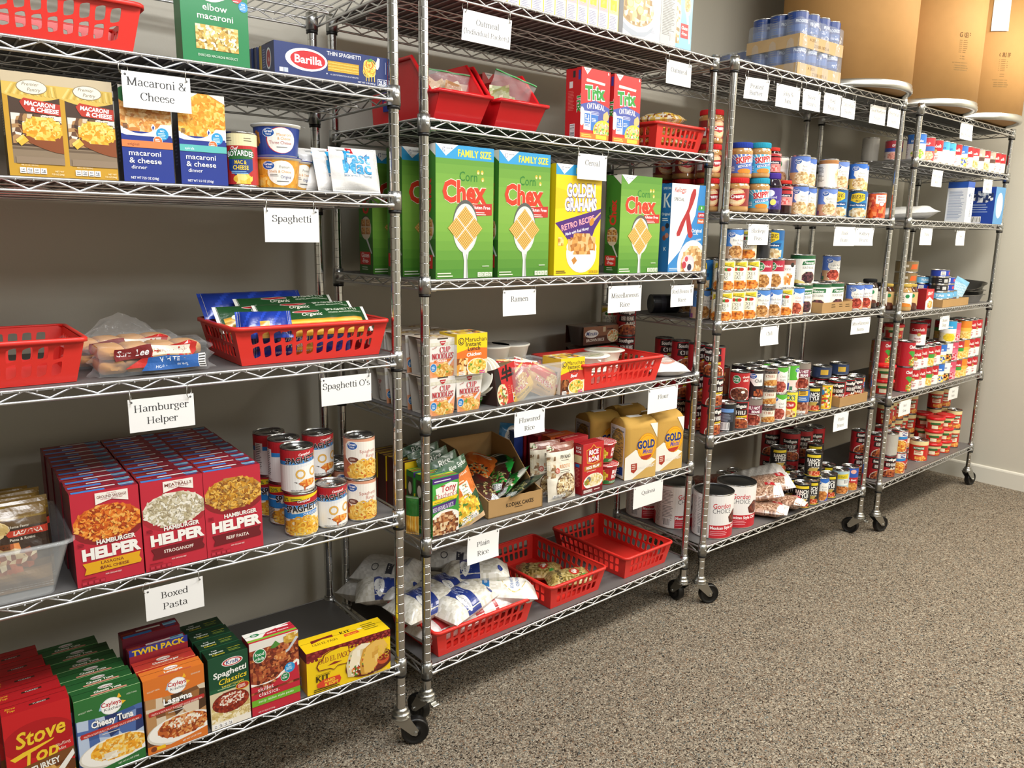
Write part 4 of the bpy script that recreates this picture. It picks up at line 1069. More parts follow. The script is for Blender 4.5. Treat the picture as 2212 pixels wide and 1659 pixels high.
def spagbag(kind, s, t, z, rot, tilt, lab, ln=258, w=74, roll=0):
    dk = '1f4a26' if kind == 'g' else '1e3a9a'
    def cf(u, v):   # length runs along z of the pouch, strands show along one side
        return (SPG[int(u*29) % 4] if (.06 < v < .92 and (u > .52)) else ('e8e8e2' if v > .96 or v < .03 else dk)) if kind == 'g' else (SPG[int(u*31) % 4] if .42 < v < .6 and u > .5 else (dk if int(v*19+u*5) % 5 else '2a4cc0'))
    a = Art(w, ln, dk)
    if kind == 'g':
        a.T('SPAGHETTI N', 13, 190, 8, 'e6ecd8', w=84, rot=PI/2, b=.02); a.T('ORGANIC MACARONI PRODUCT', 22, 196, 4.5, 'cfdcc4', w=92, rot=PI/2); a.E(12, 96, 5, 34, 'e8e4dc'); a.E(12, 96, 4, 32, 'b03030'); a.T('Organic', 27, 108, 10, 'e9ead8', w=52, rot=PI/2, sh=.25); a.E(40, 40, 7, 9, 'd8dccc')
    elif kind == 'b':
        a.T('America', 30, 92, 13, 'fff', w=68, rot=PI/2, sh=.3); a.T("'s Finest", 46, 92, 12, 'fff', w=60, rot=PI/2, sh=.3); a.T('ENRICHED MACARONI PRODUCT', 60, 92, 5, 'cfd8f4', w=84, rot=PI/2); a.O(30, 150, 22, 2, 'e6b83a', 20)
    o = pouch('spaghetti_bag', w, ln, 30, a, cf, dk, seal=12, nu=20, nv=34, seed=int(s+t), wob=1.5)
    o.location = at(1, 4, s, t, z); o.rotation_euler = (Matrix.Rotation(math.radians(UNITS[1][1]+rot), 3, 'Z') @ Matrix.Rotation(PI/2, 3, 'Y') @ Matrix.Rotation(-math.radians(90+tilt), 3, 'Z')).to_euler()
    return tag(o, lab, 'pasta bag', 'bags of spaghetti in the red basket')
# blue bags fill the basket, two upright against its front slots
for i, (s, t, z, ti) in enumerate(((832, 44, 42, 0), (846, 80, 40, 0), (838, 120, 42, 0), (834, 165, 42, 0), (842, 205, 42, 0))):
    spagbag('b', s, t, z, 0, ti-90, 'blue bag of spaghetti standing in the red basket, %s from the front slots' % NTH[i], 240, 70)
spagbag('g', 868, 36, 84, 4, -48, 'green and yellow organic spaghetti bag nearest the front rim of the basket')
spagbag('g', 862, 92, 96, 5, -44, 'green organic spaghetti bag, second from the front of the heap')
spagbag('g', 842, 160, 106, 6, -46, 'green and yellow spaghetti bag at the back of the heap')
spagbag('g', 776, 108, 92, 5, -50, 'pale green spaghetti bag lying across the near end of the heap')
spagbag('n', 772, 208, 116, 4, -50, 'dark blue spaghetti bag at the back of the heap, partly under the green one')
spagbag('n', 800, 48, 86, -14, -50, 'crumpled blue bag end over the front corner of the basket', 120, 72)

# --- shelf 5: boxed dinners and rings in tins
def helper(kind):
    a = Art(124, 194, 'c02a3c'); W = 124
    pal = {'las': ['e07a2a', 'cf5f20', 'f09a3e', 'b84a1c', 'f2b45a', '9a3c1a'], 'str': ['d8d0b8', 'e8e2d0', 'c4b898', 'a89a7c', 'f0ece0', 'b8ac88'], 'bee': ['d9a13c', 'c4882a', 'e8bb5c', 'a86c24', 'b58a48', '8a5426']}[kind]
    bm = {'las': (0, 'GROUND SAUSAGE'), 'str': (0, 'MEATBALLS'), 'bee': (1, '')}[kind]
    cy = 128 if kind != 'bee' else 138
    a.E(64, cy-10, 66, 38, '8a2428' if kind != 'str' else 'a82a34', 30)
    a.M(64, cy, 62, 36, 6.5, pal, 11, pal[1]); a.curls(64, cy, 58, 33, 150, 8, pal, 5, .36); a.curls(64, cy-2, 54, 30, 60, 6, [pal[2], pal[4], pal[0]], 8, .3)
    if kind != 'bee':
        a.P([(44, 190), (104, 190), (104, 166), (74, 174), (44, 166)], 'f4efe6'); a.T('TRY WITH', 74, 185, 2.6, 'a8303c', w=18); a.T(bm[1], 74, 178, 6, '7c3a2c', w=54, b=.03); a.T('INSTEAD OF GROUND BEEF', 74, 174.5, 2.4, 'a8303c', w=40)
    yb = 0
    a.T('HAMBURGER', 76, 84, 9.5, 'f4f1ea', w=72, b=.05, rot=.02); a.T('HELPER', 67, 56, 23, 'f6f4ee', w=108, b=.08, rot=.02)
    rc = 'e3a920' if kind == 'las' else '6f1c24'
    a.P([(12, 48), (119, 52), (116, 42), (120, 34), (118, 28), (14, 24), (18, 36)], rc)
    if kind == 'las': a.T('LASAGNA', 66, 41, 6.5, '7c2c22', w=42, b=.02); a.T('REAL CHEESE', 70, 31, 6, '7c2c22', w=52, b=.04); a.L(42, 33, 8, 2, 3, '7c2c22', 1.4)
    else: a.T({'str': 'STROGANOFF', 'bee': 'BEEF PASTA'}[kind], 67, 34.5, 7.5, 'f0e6dc', w={'str': 60, 'bee': 50}[kind], b=.02)
    a.T('ADD GROUND BEEF', 66, 17, 3, 'f0d8d4', w=30); a.L(8, 15, 34, 1, 2, '8a1c2a', 1.6)
    for i in range(4): a.R(8+i*11, 3, 9.4, 8, '9a2030'); a.R(9+i*11, 4, 7.4, 6, 'c23446')
    a.L(6, 90, 14, 3, 3, '7c1c28', 1.2)
    return a
def helptop(v):
    a = Art(124, 36, '8a2030'); a.R(0, 0, 124, 3, 'c02a3c'); a.R(4, 4, 60, 11, '3f86d2'); a.R(92, 18, 29, 13, '86c0de'); a.R(94, 8, 22, 8, '44508a')
    a.R((34, 40, 28)[v], 22, 52, 7, 'f0ebe8'); a.R(2, 21, 26, 6, 'a84a2c'); a.L(94, 30, 22, 2, 4, '2c3a6a', 1.6); a.R(0, 33.5, 124, 2, '5c1622')
    return a
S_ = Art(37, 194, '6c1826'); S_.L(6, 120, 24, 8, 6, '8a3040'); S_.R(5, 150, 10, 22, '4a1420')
K = ['las', 'str', 'bee']; KN = ['orange lasagna', 'white stroganoff', 'golden beef pasta']
for ci, s in enumerate((503, 630, 755)):
    tp = helptop(ci)
    f = carton('dinner_box', 124, 194, 36.6, 'a82636', helper(K[ci]), S_ if ci == 0 else None, tp)
    put(f, 1, 5, s, -12); tag(f, 'red boxed dinner with the %s picture, front of its column' % KN[ci], 'dinner box', 'red boxed dinners packed in three columns')
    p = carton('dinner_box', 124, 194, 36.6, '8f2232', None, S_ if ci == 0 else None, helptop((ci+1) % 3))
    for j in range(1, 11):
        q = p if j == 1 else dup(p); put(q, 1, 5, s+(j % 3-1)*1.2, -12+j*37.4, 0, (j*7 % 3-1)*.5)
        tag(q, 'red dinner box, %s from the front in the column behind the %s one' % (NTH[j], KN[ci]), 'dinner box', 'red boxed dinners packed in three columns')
# clear bin of pouches at the end of the shelf
o = empty('clear_bin'); put(o, 1, 5, 300, 105, 0)
b = MB()
def binwall(b, w0, w1, d0, d1, h, th=2):
    for e, fl in ((0, 0), (th, 1)):
        n = 6; rows = []
        for v in (0, .04, .5, .96, 1):
            hw = w0+(w1-w0)*v-e; hd = d0+(d1-d0)*v-e; r = []; rc = 18
            for cx, cy, a0 in ((hw-rc, hd-rc, 0), (-hw+rc, hd-rc, 90), (-hw+rc, -hd+rc, 180), (hw-rc, -hd+rc, 270)):
                for k in range(5):
                    g = math.radians(a0+22.5*k); r.append((cx+rc*cos(g), cy+rc*sin(g), v*h+(e if v < .5 else 0)))
            rows.append(r)
        b.grid(rows[::-1] if fl else rows, closed=True); b.poly(rows[0] if fl else rows[0][::-1])
    return rows
binwall(b, 104, 136, 112, 136, 112); b.build('tub', 'clear_plastic', o)
b = MB(); rows = []
for p, z in ((0, 106), (0, 112), (8, 113), (9, 107)):
    r = []
    for cx, cy, a0 in ((118, 118, 0), (-118, 118, 90), (-118, -118, 180), (118, -118, 270)):
        for k in range(5):
            g = math.radians(a0+22.5*k); r.append((cx+(18+p)*cos(g), cy+(18+p)*sin(g), z))
    rows.append(r)
b.grid(rows, closed=True); b.build('rim', 'clear_plastic', o); tag(o, 'clear plastic bin packed with lasagna pouches beside the red dinner boxes', 'bin')
def lasp():
    a = Art(150, 190, '5a4326'); a.R(0, 150, 150, 40, '6f5527'); a.R(0, 60, 150, 70, '3a2a20')
    a.E(46, 128, 42, 20, 'd8c08a'); a.E(46, 128, 40, 18, 'cdb070'); a.T('Premier', 42, 130, 8, '4a3826', w=44, sh=.3, b=0); a.T('Pantry', 54, 119, 8, '4a3826', w=36, sh=.3, b=0)
    a.P([(84, 112), (80, 118), (86, 124), (150, 126), (150, 112)], 'c0402c'); a.T('LASAGNA', 118, 115, 8, 'f2e8da', w=50, b=.04, sh=.15); a.T('Home Favor', 104, 129, 5, 'd8d0c0', w=36); a.T('Pasta & Rotini', 108, 104, 5, 'd8d0c0', w=44)
    a.M(70, 70, 60, 30, 9, ['cdb58a', 'a8562c', '6a3a20', 'e4d4b0', '8a4a2a', 'd88a4a'], 3, None); a.R(0, 20, 150, 22, '8a6a40')
    return a
for i in range(5):
    o = pouch('lasagna_pouch', 150, 172, 30, lasp(), (lambda u, v: '80641f' if v > .86 else ('5a4326' if .28 < v < .86 else '7a5a34')), '5a4326', seed=40+i, wob=3.4, seal=14)
    put(o, 1, 5, 330+(i % 2)*14-i*4, 30+i*38, 4, (-3, 4, -2, 5, 0)[i], -8+i*3); tag(o, 'gold and brown lasagna pouch in the clear bin, %s from the front' % NTH[i], 'pouch', 'lasagna pouches in the clear bin')
# tins of spaghetti rings
def sring(promo):
    a = Art(2*PI*38.3, 99, 'f2f1ee'); c = a.w/2; x0 = c-62
    a.R(0, 70, a.w, 29, 'b5242c'); a.P([(0, 70), (0, 58), (c, 66), (a.w, 78), (a.w, 88), (c, 74)], '2f86cf')
    a.P([(0, 70), (c, 77), (a.w, 92), (a.w, 99), (0, 99)], 'b5242c')
    R_ = .09
    if promo:
        a.P([(0, 52), (c, 60), (a.w, 62), (a.w, 0), (0, 0)], 'efe8d8')
        a.P([(c-62, 92), (c+40, 99), (c+60, 99), (c+60, 96), (c-58, 76)], 'f0d526'); a.T('20%', c-40, 81, 9, '2a6a38', w=22, b=.03, rot=.12); a.L(c-24, 88, 34, 2, 4, '3a6a38', 2); a.P([(0, 36), (c-20, 40), (c-24, 62), (0, 56)], '2f86cf')
        a.P([(c-40, 40), (c+44, 50), (c+44, 60), (c-40, 50)], '2f86cf')
        a.M(c+6, 18, 56, 22, 8, ['e9b43c', 'd9952b', 'f2cc62', 'c9822a', 'f0ddaa'], 3, 'e0a83a'); a.rings(c+6, 22, 52, 20, 26, 9, 'f2c44a', 'e3a02c', 3); a.L(c-58, 40, 22, 8, 4, '555', 1.5)
        a.T('SPAGHETTI', c+8, 60, 16, '1c1a1c', w=86, b=.05, rot=.1, ol='fff', olw=.03); a.T('ORIGINAL', c+26, 50, 6.5, 'e8f0f8', w=42, b=.03, rot=.1); a.T('Campbell', c+8, 82, 6, 'fff', w=30, sh=.3, rot=.1)
    else:
        a.T('Campbell', c+16, 87, 6, 'fff', w=30, sh=.3, rot=R_); a.T('SPAGHETTI', c+8, 69.5, 14, '1c1a1c', w=80, b=.05, rot=R_, ol='f2f1ee', olw=.03); a.O(c+52, 82, 8, 3, 'e3b04a', 16); a.T('ORIGINAL', c+18, 61, 6.5, 'e8f0f8', w=38, b=.03, rot=R_)
        for x, y in ((c+4, 42), (c+38, 45)): a.O(x, y, 11.5, 4, 'c98a2a', 20); a.O(x, y, 10.9, 3, 'e9b95a', 20)
        a.P([(c-2, 20), (c+12, 24), (c+36, 27), (c+46, 24), (c+34, 14), (c+14, 8)], 'a34a1e'); a.M(c+22, 20, 20, 8, 4, ['d9702a', 'e8973c', 'f2b860'], 2, 'cf6a28'); a.P([(c+10, 10), (c+15, 10), (c+13, 0)], 'c05a22'); a.P([(c-12, 24), (c-4, 20), (c-4, 23)], '555')
        a.T('PASTA IN TOMATO AND CHEESE SAUCE', c+14, 1.5, 3, '333', w=66)
    a.R(c-92, 6, 22, 74, 'f4f4f2'); a.L(c-90, 76, 17, 14, 4.6, '444', 1.6)
    return a
def gvrings():
    a = Art(2*PI*38.3, 99, 'b0563a'); c = a.w/2
    a.R(0, 55, a.w, 44, 'd08a6a'); a.R(0, 80, a.w, 19, 'd89a7c'); a.P([(c-44, 84), (c-34, 94), (c+60, 90), (c+60, 30), (c-20, 30), (c-44, 50)], 'f3ece2')
    GVlogo(a, c-24, 82, 1.15); a.T('Spaghetti', c+18, 64, 8.5, 'b5503c', w=46, b=-.005); a.T('Rings', c+24, 52, 8.5, 'b5503c', w=26, b=-.005); a.T('in Tomato Sauce', c+10, 45, 3.4, '666', w=34); a.E(c-22, 47, 14, 7, '6f3a2e'); a.L(c-30, 48, 17, 2, 3, 'd8c0b4', 1.4)
    a.M(c+12, 16, 52, 28, 7, ['e8b54a', 'd9952f', 'f4d27a', 'd9a23a', 'c9642c'], 3, 'd8962e'); a.rings(c+12, 20, 48, 24, 34, 8.5, 'f6d477', 'eab445', 5); a.R(c-98, 3, 24, 88, 'e9ddd4'); a.R(c-98, 3, 24, 30, '27449a'); a.L(c-96, 84, 20, 12, 4.5, '333', 1.8)
    return a
RO = can('ring_pasta_can', 38.5, 107, sring(0)); RP = can('ring_pasta_can', 38.5, 107, sring(1)); RG = can('ring_pasta_can', 38.5, 107, gvrings())
used_ = {}
def copyof(p):
    if id(p) in used_ and used_[id(p)]: return dup(p)
    used_[id(p)] = p; return p
H_ = 107.3
for p, s, t, lv, r, lab in ((RP, 922, 20, 0, -22, 'promotional tin of ring pasta with a yellow stripe, bottom of the front stack'), (RO, 918, 22, 1, -18, 'white and red ring pasta tin on top of the yellow-striped one'),
    (RO, 1003, 27, 0, -22, 'white and red ring pasta tin standing alone at the shelf edge'), (RG, 1084, 30, 0, -24, 'salmon coloured spaghetti rings tin, lower of the end stack'), (RG, 1083, 31, 1, -18, 'salmon coloured spaghetti rings tin, upper of the end stack'),
    (RP, 920, 112, 0, -2, 'ring pasta tin with yellow stripe, under the middle red and white one'), (RO, 920, 108, 1, 34, 'red and white ring pasta tin standing behind the front stack'), (RP, 908, 192, 0, 8, 'ring pasta tin with yellow stripe in the back row, lower level'), (RO, 912, 186, 1, 60, 'red and white ring pasta tin, topmost and rearmost of the group'),
    (RP, 1004, 118, 0, -10, 'ring pasta tin hidden under the dark-topped middle tin'), (RO, 1010, 114, 1, -14, 'ring pasta tin with a dark top, second level behind the lone front tin'), (RG, 1088, 122, 0, 0, 'salmon spaghetti rings tin behind the end stack'), (RG, 1092, 206, 0, 0, 'salmon spaghetti rings tin, rearmost at the end of the shelf')):
    q = copyof(p); put(q, 1, 5, s, t, lv*H_, r); tag(q, lab, 'can', 'tins of ring pasta')

# --- shelf 6: boxed pasta dinners
def stove():
    a = Art(116, 192, 'c81f24'); a.E(58, 124, 62, 40, 'b0181e', 30)
    a.E(70, 30, 66, 34, '6a3a1c'); a.R(0, 0, 116, 30, '4a2814')
    a.T('Stove', 62, 118, 34, 'f2c832', w=88, sh=.25, b=.03, ol='8a3a10', olw=.02, rot=.1); a.T('Top', 60, 76, 32, 'f2c832', w=62, sh=.25, b=.03, ol='8a3a10', olw=.02, rot=.1)
    a.P([(6, 96), (14, 88), (80, 112), (84, 116), (30, 104)], 'f2c832')
    a.T('Stuffing', 98, 94, 6, 'f6e6d8', w=26, ser=True, rot=.1); a.T('Mix', 96, 84, 6, 'f6e6d8', w=13, ser=True, rot=.1); a.P([(0, 68), (116, 84), (116, 60), (80, 58), (0, 40)], '7a4a22'); a.T('for', 36, 56, 6, 'e0c060', w=8); a.T('TURKEY', 66, 56, 14, 'f6f2ea', w=50, b=.04, rot=.12, ol='222', olw=.03)
    a.M(56, 30, 46, 26, 7, ['b8823a', '9a5e24', 'd8a85a', '7c4618', 'c8944a'], 3, 'a06a2a'); a.P([(82, 40), (114, 78), (116, 66), (92, 34)], 'f2efe8'); a.M(92, 22, 24, 16, 6, ['d9a44a', 'c4862e', 'efc878'], 5, None)
    return a
def stovetop():
    a = Art(116, 52, 'b01c22'); a.R(0, 49, 116, 3, '8a1418'); a.T('Stove', 16, 20, 7, 'd9a92a', w=18, sh=.25); a.T('Top', 17, 10, 7, 'd9a92a', w=14, sh=.25); a.P([(48, 14), (84, 16), (84, 22), (48, 20)], '3a2018'); a.T('TURKEY', 66, 15.5, 4, 'e6d8d0', w=24); return a
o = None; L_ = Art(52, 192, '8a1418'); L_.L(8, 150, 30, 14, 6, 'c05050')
for j in range(5):
    q = carton('stuffing_box', 116, 192, 52, 'a8191f', stove(), L_, stovetop()) if j == 0 else dup(o)
    o = o or q; put(q, 1, 6, 349-j*7, -12+j*55, 0, (0, 1, -1, 1, 0)[j]); tag(q, 'red box of turkey stuffing mix, %s from the front' % NTH[j] if j else 'red box of turkey stuffing mix at the shelf edge with yellow lettering', 'stuffing box', 'red stuffing boxes in a column')
def cayley(kind):
    g = kind == 'tuna'; base = {'tuna': '2f6f36', 'las': 'd9762c', 'che': 'c4362a'}[kind]
    a = Art(126, 176, base)
    a.R(0, 18, 126, 112, '31497c' if g else '6b4630'); a.M(64, 84, 62, 46, 16, ['3c5a96', '7c94c4', '28386a', 'b8c8e0', '4d6aa8'] if g else ['7a5030', '9c6a3c', '4e3420', 'b88a5a', 'd8c8b0'], 3, None, True)
    a.P([(0, 132)]+[(x, 131-6*sin(x/126*PI)) for x in range(0, 127, 14)]+[(126, 134), (126, 176), (0, 176)], base); a.T('SKILLET MEAL', 20, 146, 3.4, 'dfe8d4', w=26, b=0, rot=.05); a.T('ADD TUNA' if g else 'ADD GROUND BEEF', 108, 158, 3.4, 'dfe8d4', w=20, b=0)
    a.P([(78, 156), (84, 168), (88, 158)], 'f2b92c'); a.P([(84, 138), (96, 146), (88, 150)], 'f2b92c'); a.P([(44, 140), (50, 156), (54, 138)], '9cc8e8'); a.E(68, 144, 20, 19, 'dfe3e6'); a.E(68, 144, 18.5, 17.5, 'fbfbf8')
    a.T('Cayleys', 68, 145, 10, 'b8262c', w=38, b=.03, ol='fff', olw=.03); a.T('Kitchen', 70, 135, 7, '3a3a40', w=32, b=.0)
    tx = {'tuna': 'Cheesy Tuna', 'las': 'Lasagna', 'che': 'Cheeseburger'}[kind]; a.T(tx, 68, 106, 15, 'fff', w={'tuna': 80, 'las': 60, 'che': 84}[kind], b=.045, ol='2a2420', olw=.05)
    a.P([(8, 88), (6, 94), (8, 99), (122, 104), (124, 99), (122, 94)], 'b8302c'); a.T('PASTA & NATURALLY FLAVORED SAUCE DINNER MIX', 66, 92, 4.4, 'f4dcd4', w=106, b=.01, rot=.04); a.L(46, 84, 44, 1, 3, 'd0d0d0', 1.8)
    a.E(72, 40, 72, 34, 'd8d4c8', 30); a.E(72, 42, 68, 31, 'f4f2ec', 30)
    pal = MACC+['f3dd9a', 'c98a2a'] if g else ['c0622c', 'a84a20', 'd88a48', '8a3a1a', 'e0a868']
    a.M(76, 46, 54, 25, 6, pal, 5, pal[0]); a.curls(76, 46, 50, 22, 70, 6, pal, 3); 
    if g: a.M(60, 32, 18, 8, 6, ['f4efe0', 'e6dcc8'], 4, None)
    else: a.M(80, 54, 36, 12, 4, ['f4efe4', 'e8dcc4', 'c0622c', 'd8a070'], 4, None); 
    a.P([(0, 0), (126, 0), (126, 24), (90, 16), (40, 8), (0, 16)], base); a.T('NET WT 5.5 OZ (156g)', 92, 7, 3.6, 'e8ece0', w=40, rot=.1)
    if not g: a.E(12, 10, 6, 6, '7a3a1c'); a.R(18, 6, 18, 8, 'f0c020')
    return a
def caytop(kind):
    base = {'tuna': '255a2c', 'las': 'd9762c', 'che': 'b8342a'}[kind]; a = Art(126, 43, base); a.R(0, 0, 126, 1.6, 'a8c890' if kind == 'tuna' else 'f0b070')
    a.E(64, 29, 15, 7.5, '7c8a7c' if kind == 'tuna' else 'e6d8cc'); a.E(64, 29, 14, 6.6, 'd8d8d0' if kind == 'tuna' else 'fbf6f0'); a.T('Cayleys', 64, 26, 5.5, 'a03030', w=22)
    a.T({'tuna': 'Cheesy Tuna', 'las': 'Lasagna', 'che': 'Cheeseburger'}[kind], 66, 12, 8, 'eceae0', w={'tuna': 52, 'las': 38, 'che': 56}[kind], b=.04); a.P([(34, 4), (32, 7), (34, 9), (100, 9), (102, 6), (100, 4)], 'd8907c' if kind == 'tuna' else 'c05a3c'); return a
o = None
for j in range(6):
    q = carton('skillet_meal_box', 126, 176, 43, '1f4a26', cayley('tuna'), None, caytop('tuna')) if j == 0 else dup(o)
    o = o or q; put(q, 1, 6, 476-j*6+(j == 5)*-10, -12+j*46, 0, (0, .6, -.8, .8, -.6, 1)[j]); tag(q, 'green cheesy tuna meal box, %s behind the front one' % NTH[j-1] if j else 'green cheesy tuna meal box at the shelf edge with a plate of pasta', 'meal box', 'green cheesy tuna boxes in a column')
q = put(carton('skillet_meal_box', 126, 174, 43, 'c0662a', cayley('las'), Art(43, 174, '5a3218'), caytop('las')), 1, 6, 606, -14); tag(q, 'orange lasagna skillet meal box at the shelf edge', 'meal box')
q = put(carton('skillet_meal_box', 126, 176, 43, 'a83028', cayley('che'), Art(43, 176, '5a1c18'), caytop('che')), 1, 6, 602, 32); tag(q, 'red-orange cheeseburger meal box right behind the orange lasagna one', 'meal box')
a = Art(124, 46, '2c3c9a'); a.T('TWIN PACK', 62, 8, 22, 'f2d21e', w=112, b=.05); f = Art(124, 206, '2c3c9a'); f.R(0, 0, 124, 190, 'a02a34'); f.T('TWIN PACK', 62, 190, 13, 'f2d21e', w=112, b=.05)
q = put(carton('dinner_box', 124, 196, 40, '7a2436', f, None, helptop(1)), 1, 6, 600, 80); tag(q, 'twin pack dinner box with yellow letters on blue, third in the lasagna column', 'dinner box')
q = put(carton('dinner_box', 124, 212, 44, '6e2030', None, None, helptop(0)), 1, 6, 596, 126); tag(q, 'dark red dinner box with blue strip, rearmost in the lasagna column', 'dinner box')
def kraft():
    a = Art(90, 177, '1f5a38'); a.R(0, 100, 90, 77, '174a30'); a.E(54, 157, 24, 10.5, 'e8ece8'); a.E(54, 157, 22, 9, 'c4262c'); a.E(54, 157, 18, 7, 'f4f2ee'); a.T('Kraft', 54, 153, 7, '2a3a86', w=28, b=.02)
    a.T('Spaghetti', 48, 128, 14, 'f6f6f2', w=76, b=.03, sh=.1, rot=.06, ol='123a24', olw=.03); a.T('Classics', 54, 109, 14, 'f2d42e', w=64, b=.01, sh=.25, rot=.08, ol='123a24', olw=.02); a.T('TANGY ITALIAN', 52, 99, 5, 'f2e05a', w=50, b=.02, rot=.06); a.L(18, 95, 54, 1, 3, 'b0c8a0', 1.6)
    a.R(0, 16, 90, 74, 'd8cba8'); a.M(48, 34, 46, 20, 6, ['ead9a4', 'd9c284', 'f4ead0', 'c8ae6c'], 4, None, True); a.curls(48, 28, 44, 14, 60, 9, ['f2e6be', 'dcc88c', 'c9b070'], 3, .2); a.E(46, 60, 42, 26, '7c2418'); a.M(46, 60, 40, 25, 4, ['8a2a1a', '6b1e14', 'a53c24', '7a2418'], 5, None); a.M(48, 66, 30, 15, 3, ['f0e4d8', '8a2a1a', 'a8452c', 'e0c8b4'], 6, None)
    a.E(74, 90, 16, 9.5, 'e8c22e'); a.E(74, 90, 14.5, 8.2, 'b03024'); a.L(64, 92, 20, 3, 3, 'f4d8c8', 1.6); a.R(0, 0, 90, 16, 'efe9dc'); calrow(a, 4, 2, 4, 10)
    return a
def krafttop():
    a = Art(90, 46, '12351f'); a.T('Kraft', 24, 30, 5, 'e0e0dc', w=12); a.T('Spaghetti', 26, 20, 6.5, 'dfe4d8', w=32, sh=.1); a.T('Classics', 28, 10, 6.5, 'd8c42e', w=28, sh=.25); a.T('TANGY ITALIAN', 66, 26, 3.6, 'c8c42e', w=30); a.L(52, 18, 30, 2, 5, '8a9c3a', 1.6); a.R(0, 0, 90, 1.2, '3a6a4a'); return a
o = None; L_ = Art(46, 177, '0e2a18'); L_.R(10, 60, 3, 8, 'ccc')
for j in range(4):
    q = carton('spaghetti_dinner_box', 90, 177, 46, '123a22', kraft(), L_, krafttop()) if j == 0 else dup(o)
    o = o or q; put(q, 1, 6, 724-j*3, -10+j*49, 0, (0, 1, -.6, .8)[j]); tag(q, 'dark green spaghetti dinner box, %s behind the front one' % NTH[j-1] if j else 'dark green spaghetti dinner box at the shelf edge', 'dinner box', 'dark green spaghetti dinner boxes in a column')
a = Art(118, 186, 'c0283a'); a.R(0, 78, 118, 108, 'd8d2c6'); a.M(60, 110, 62, 56, 7, ['8a3a26', '6d2a1a', 'a5502e', 'b8683c', '5a2216'], 3, None, True); a.R(0, 166, 118, 20, 'e6e2da'); a.curls(60, 120, 56, 44, 90, 8, ['a54a2a', 'c06a3c', '7a3020', 'd08a52'], 3)
a.P([(48, 160), (62, 176), (74, 164), (60, 158)], '4f8a3a'); a.M(100, 172, 18, 12, 5, ['d9b048', 'c4963a', 'e8cc7c'], 4, None); a.P([(118, 168), (94, 140), (60, 128), (56, 132), (92, 146), (112, 172)], 'c8ccd0'); a.M(74, 134, 16, 9, 4, ['c8743c', 'a85a2c', 'e0a060'], 2, None)
a.P([(0, 88)]+[(x, 84-10*sin(PI*min(1, x/70))+max(0, x-60)*.55) for x in range(0, 119, 8)]+[(118, 108), (118, 96), (80, 80), (0, 76)], 'f4f0e8'); a.P([(0, 80)]+[(x, 77-10*sin(PI*min(1, x/70))+max(0, x-60)*.55) for x in range(0, 119, 8)]+[(118, 60), (0, 60)], 'c0283a')
a.E(23, 150, 16, 18, 'f2f0ea'); a.E(23, 150, 14.5, 16.4, '1f8048'); a.T('food', 23, 150, 8.5, 'fff', w=22, b=.01); a.T('club', 23, 139, 8.5, 'fff', w=20, b=.01)
a.E(94, 96, 13, 13, '2f97d4'); a.T('NO', 94, 101, 4, 'fff'); a.L(85, 97, 18, 3, 3, 'd3ecf8', 1.3); a.E(82, 76, 11, 11.5, 'fff'); a.E(82, 76, 10.2, 10.6, '1f8048'); a.T('ADD', 82, 79, 3.6, 'fff'); a.L(75, 75, 14, 2, 3, 'fff', 1.3)
a.T('skillet', 34, 59, 10, 'f6f2ee', w=38, b=.0); a.T('classics.', 42, 46, 10, 'f6f2ee', w=50, b=.0); a.P([(0, 24), (118, 24), (118, 40), (0, 40)], '6fae2c'); a.T('zesty italian style pasta', 58, 30.5, 6, 'f2f6e4', w=86, sh=.15, b=0); a.T('NET WT 8.25 OZ (234g)', 34, 5, 3.6, 'f0d0d0', w=40)
tp = Art(118, 50, 'c0283a'); tp.P([(0, 50), (0, 16), (36, 14), (52, 32), (118, 50)], 'eceae2'); tp.R(0, 6, 118, 8, '7cb83a'); tp.E(24, 32, 11, 7, '1f8048'); tp.L(18, 33, 12, 2, 4, 'fff', 2); tp.T('skillet classics.', 78, 22, 6.5, 'f6ece8', w=54); tp.R(78, 36, 30, 6, 'f4ecea')
q = put(carton('skillet_dinner_box', 118, 186, 50, 'a02032', a, None, tp), 1, 6, 831, -12); tag(q, 'red and green zesty pasta skillet dinner box beside the yellow taco kit', 'dinner box')
a = Art(226, 113, 'f1cb16'); a.P([(0, 113), (0, 88), (26, 92), (60, 104), (100, 104), (150, 96), (226, 94), (226, 113)], '7a1f22')
for i in range(22):
    for j in range(3): a.E(5+i*10.4+(j % 2)*3, 109-j*6.4-(7 if i < 3 else 0)*(j > 1)-(0 if i > 11 else 0), 4.6, 3.4, ['8f2a2a', '6a181c', 'a03a34'][(i+j) % 3], 8) if (i > 8 or j < 1 or i < 4) else None
a.P([(30, 58), (24, 70), (30, 82), (40, 86), (44, 98), (60, 104), (88, 107), (110, 104), (112, 88), (118, 82), (116, 68), (112, 56), (80, 58), (70, 50), (60, 56)], '7a2a1e'); a.P([(32, 60), (27, 70), (32, 80), (42, 85), (46, 96), (61, 102), (88, 105), (108, 102), (110, 88), (115, 82), (113, 68), (110, 58), (80, 60), (70, 52), (60, 58)], 'f1cb16')
a.T('OLD EL PASO', 71, 76, 14, '8a1f22', w=82, ser=True, heavy=1.5, b=.04); a.P([(52, 66), (72, 72), (92, 68), (72, 65)], '8a2a22')
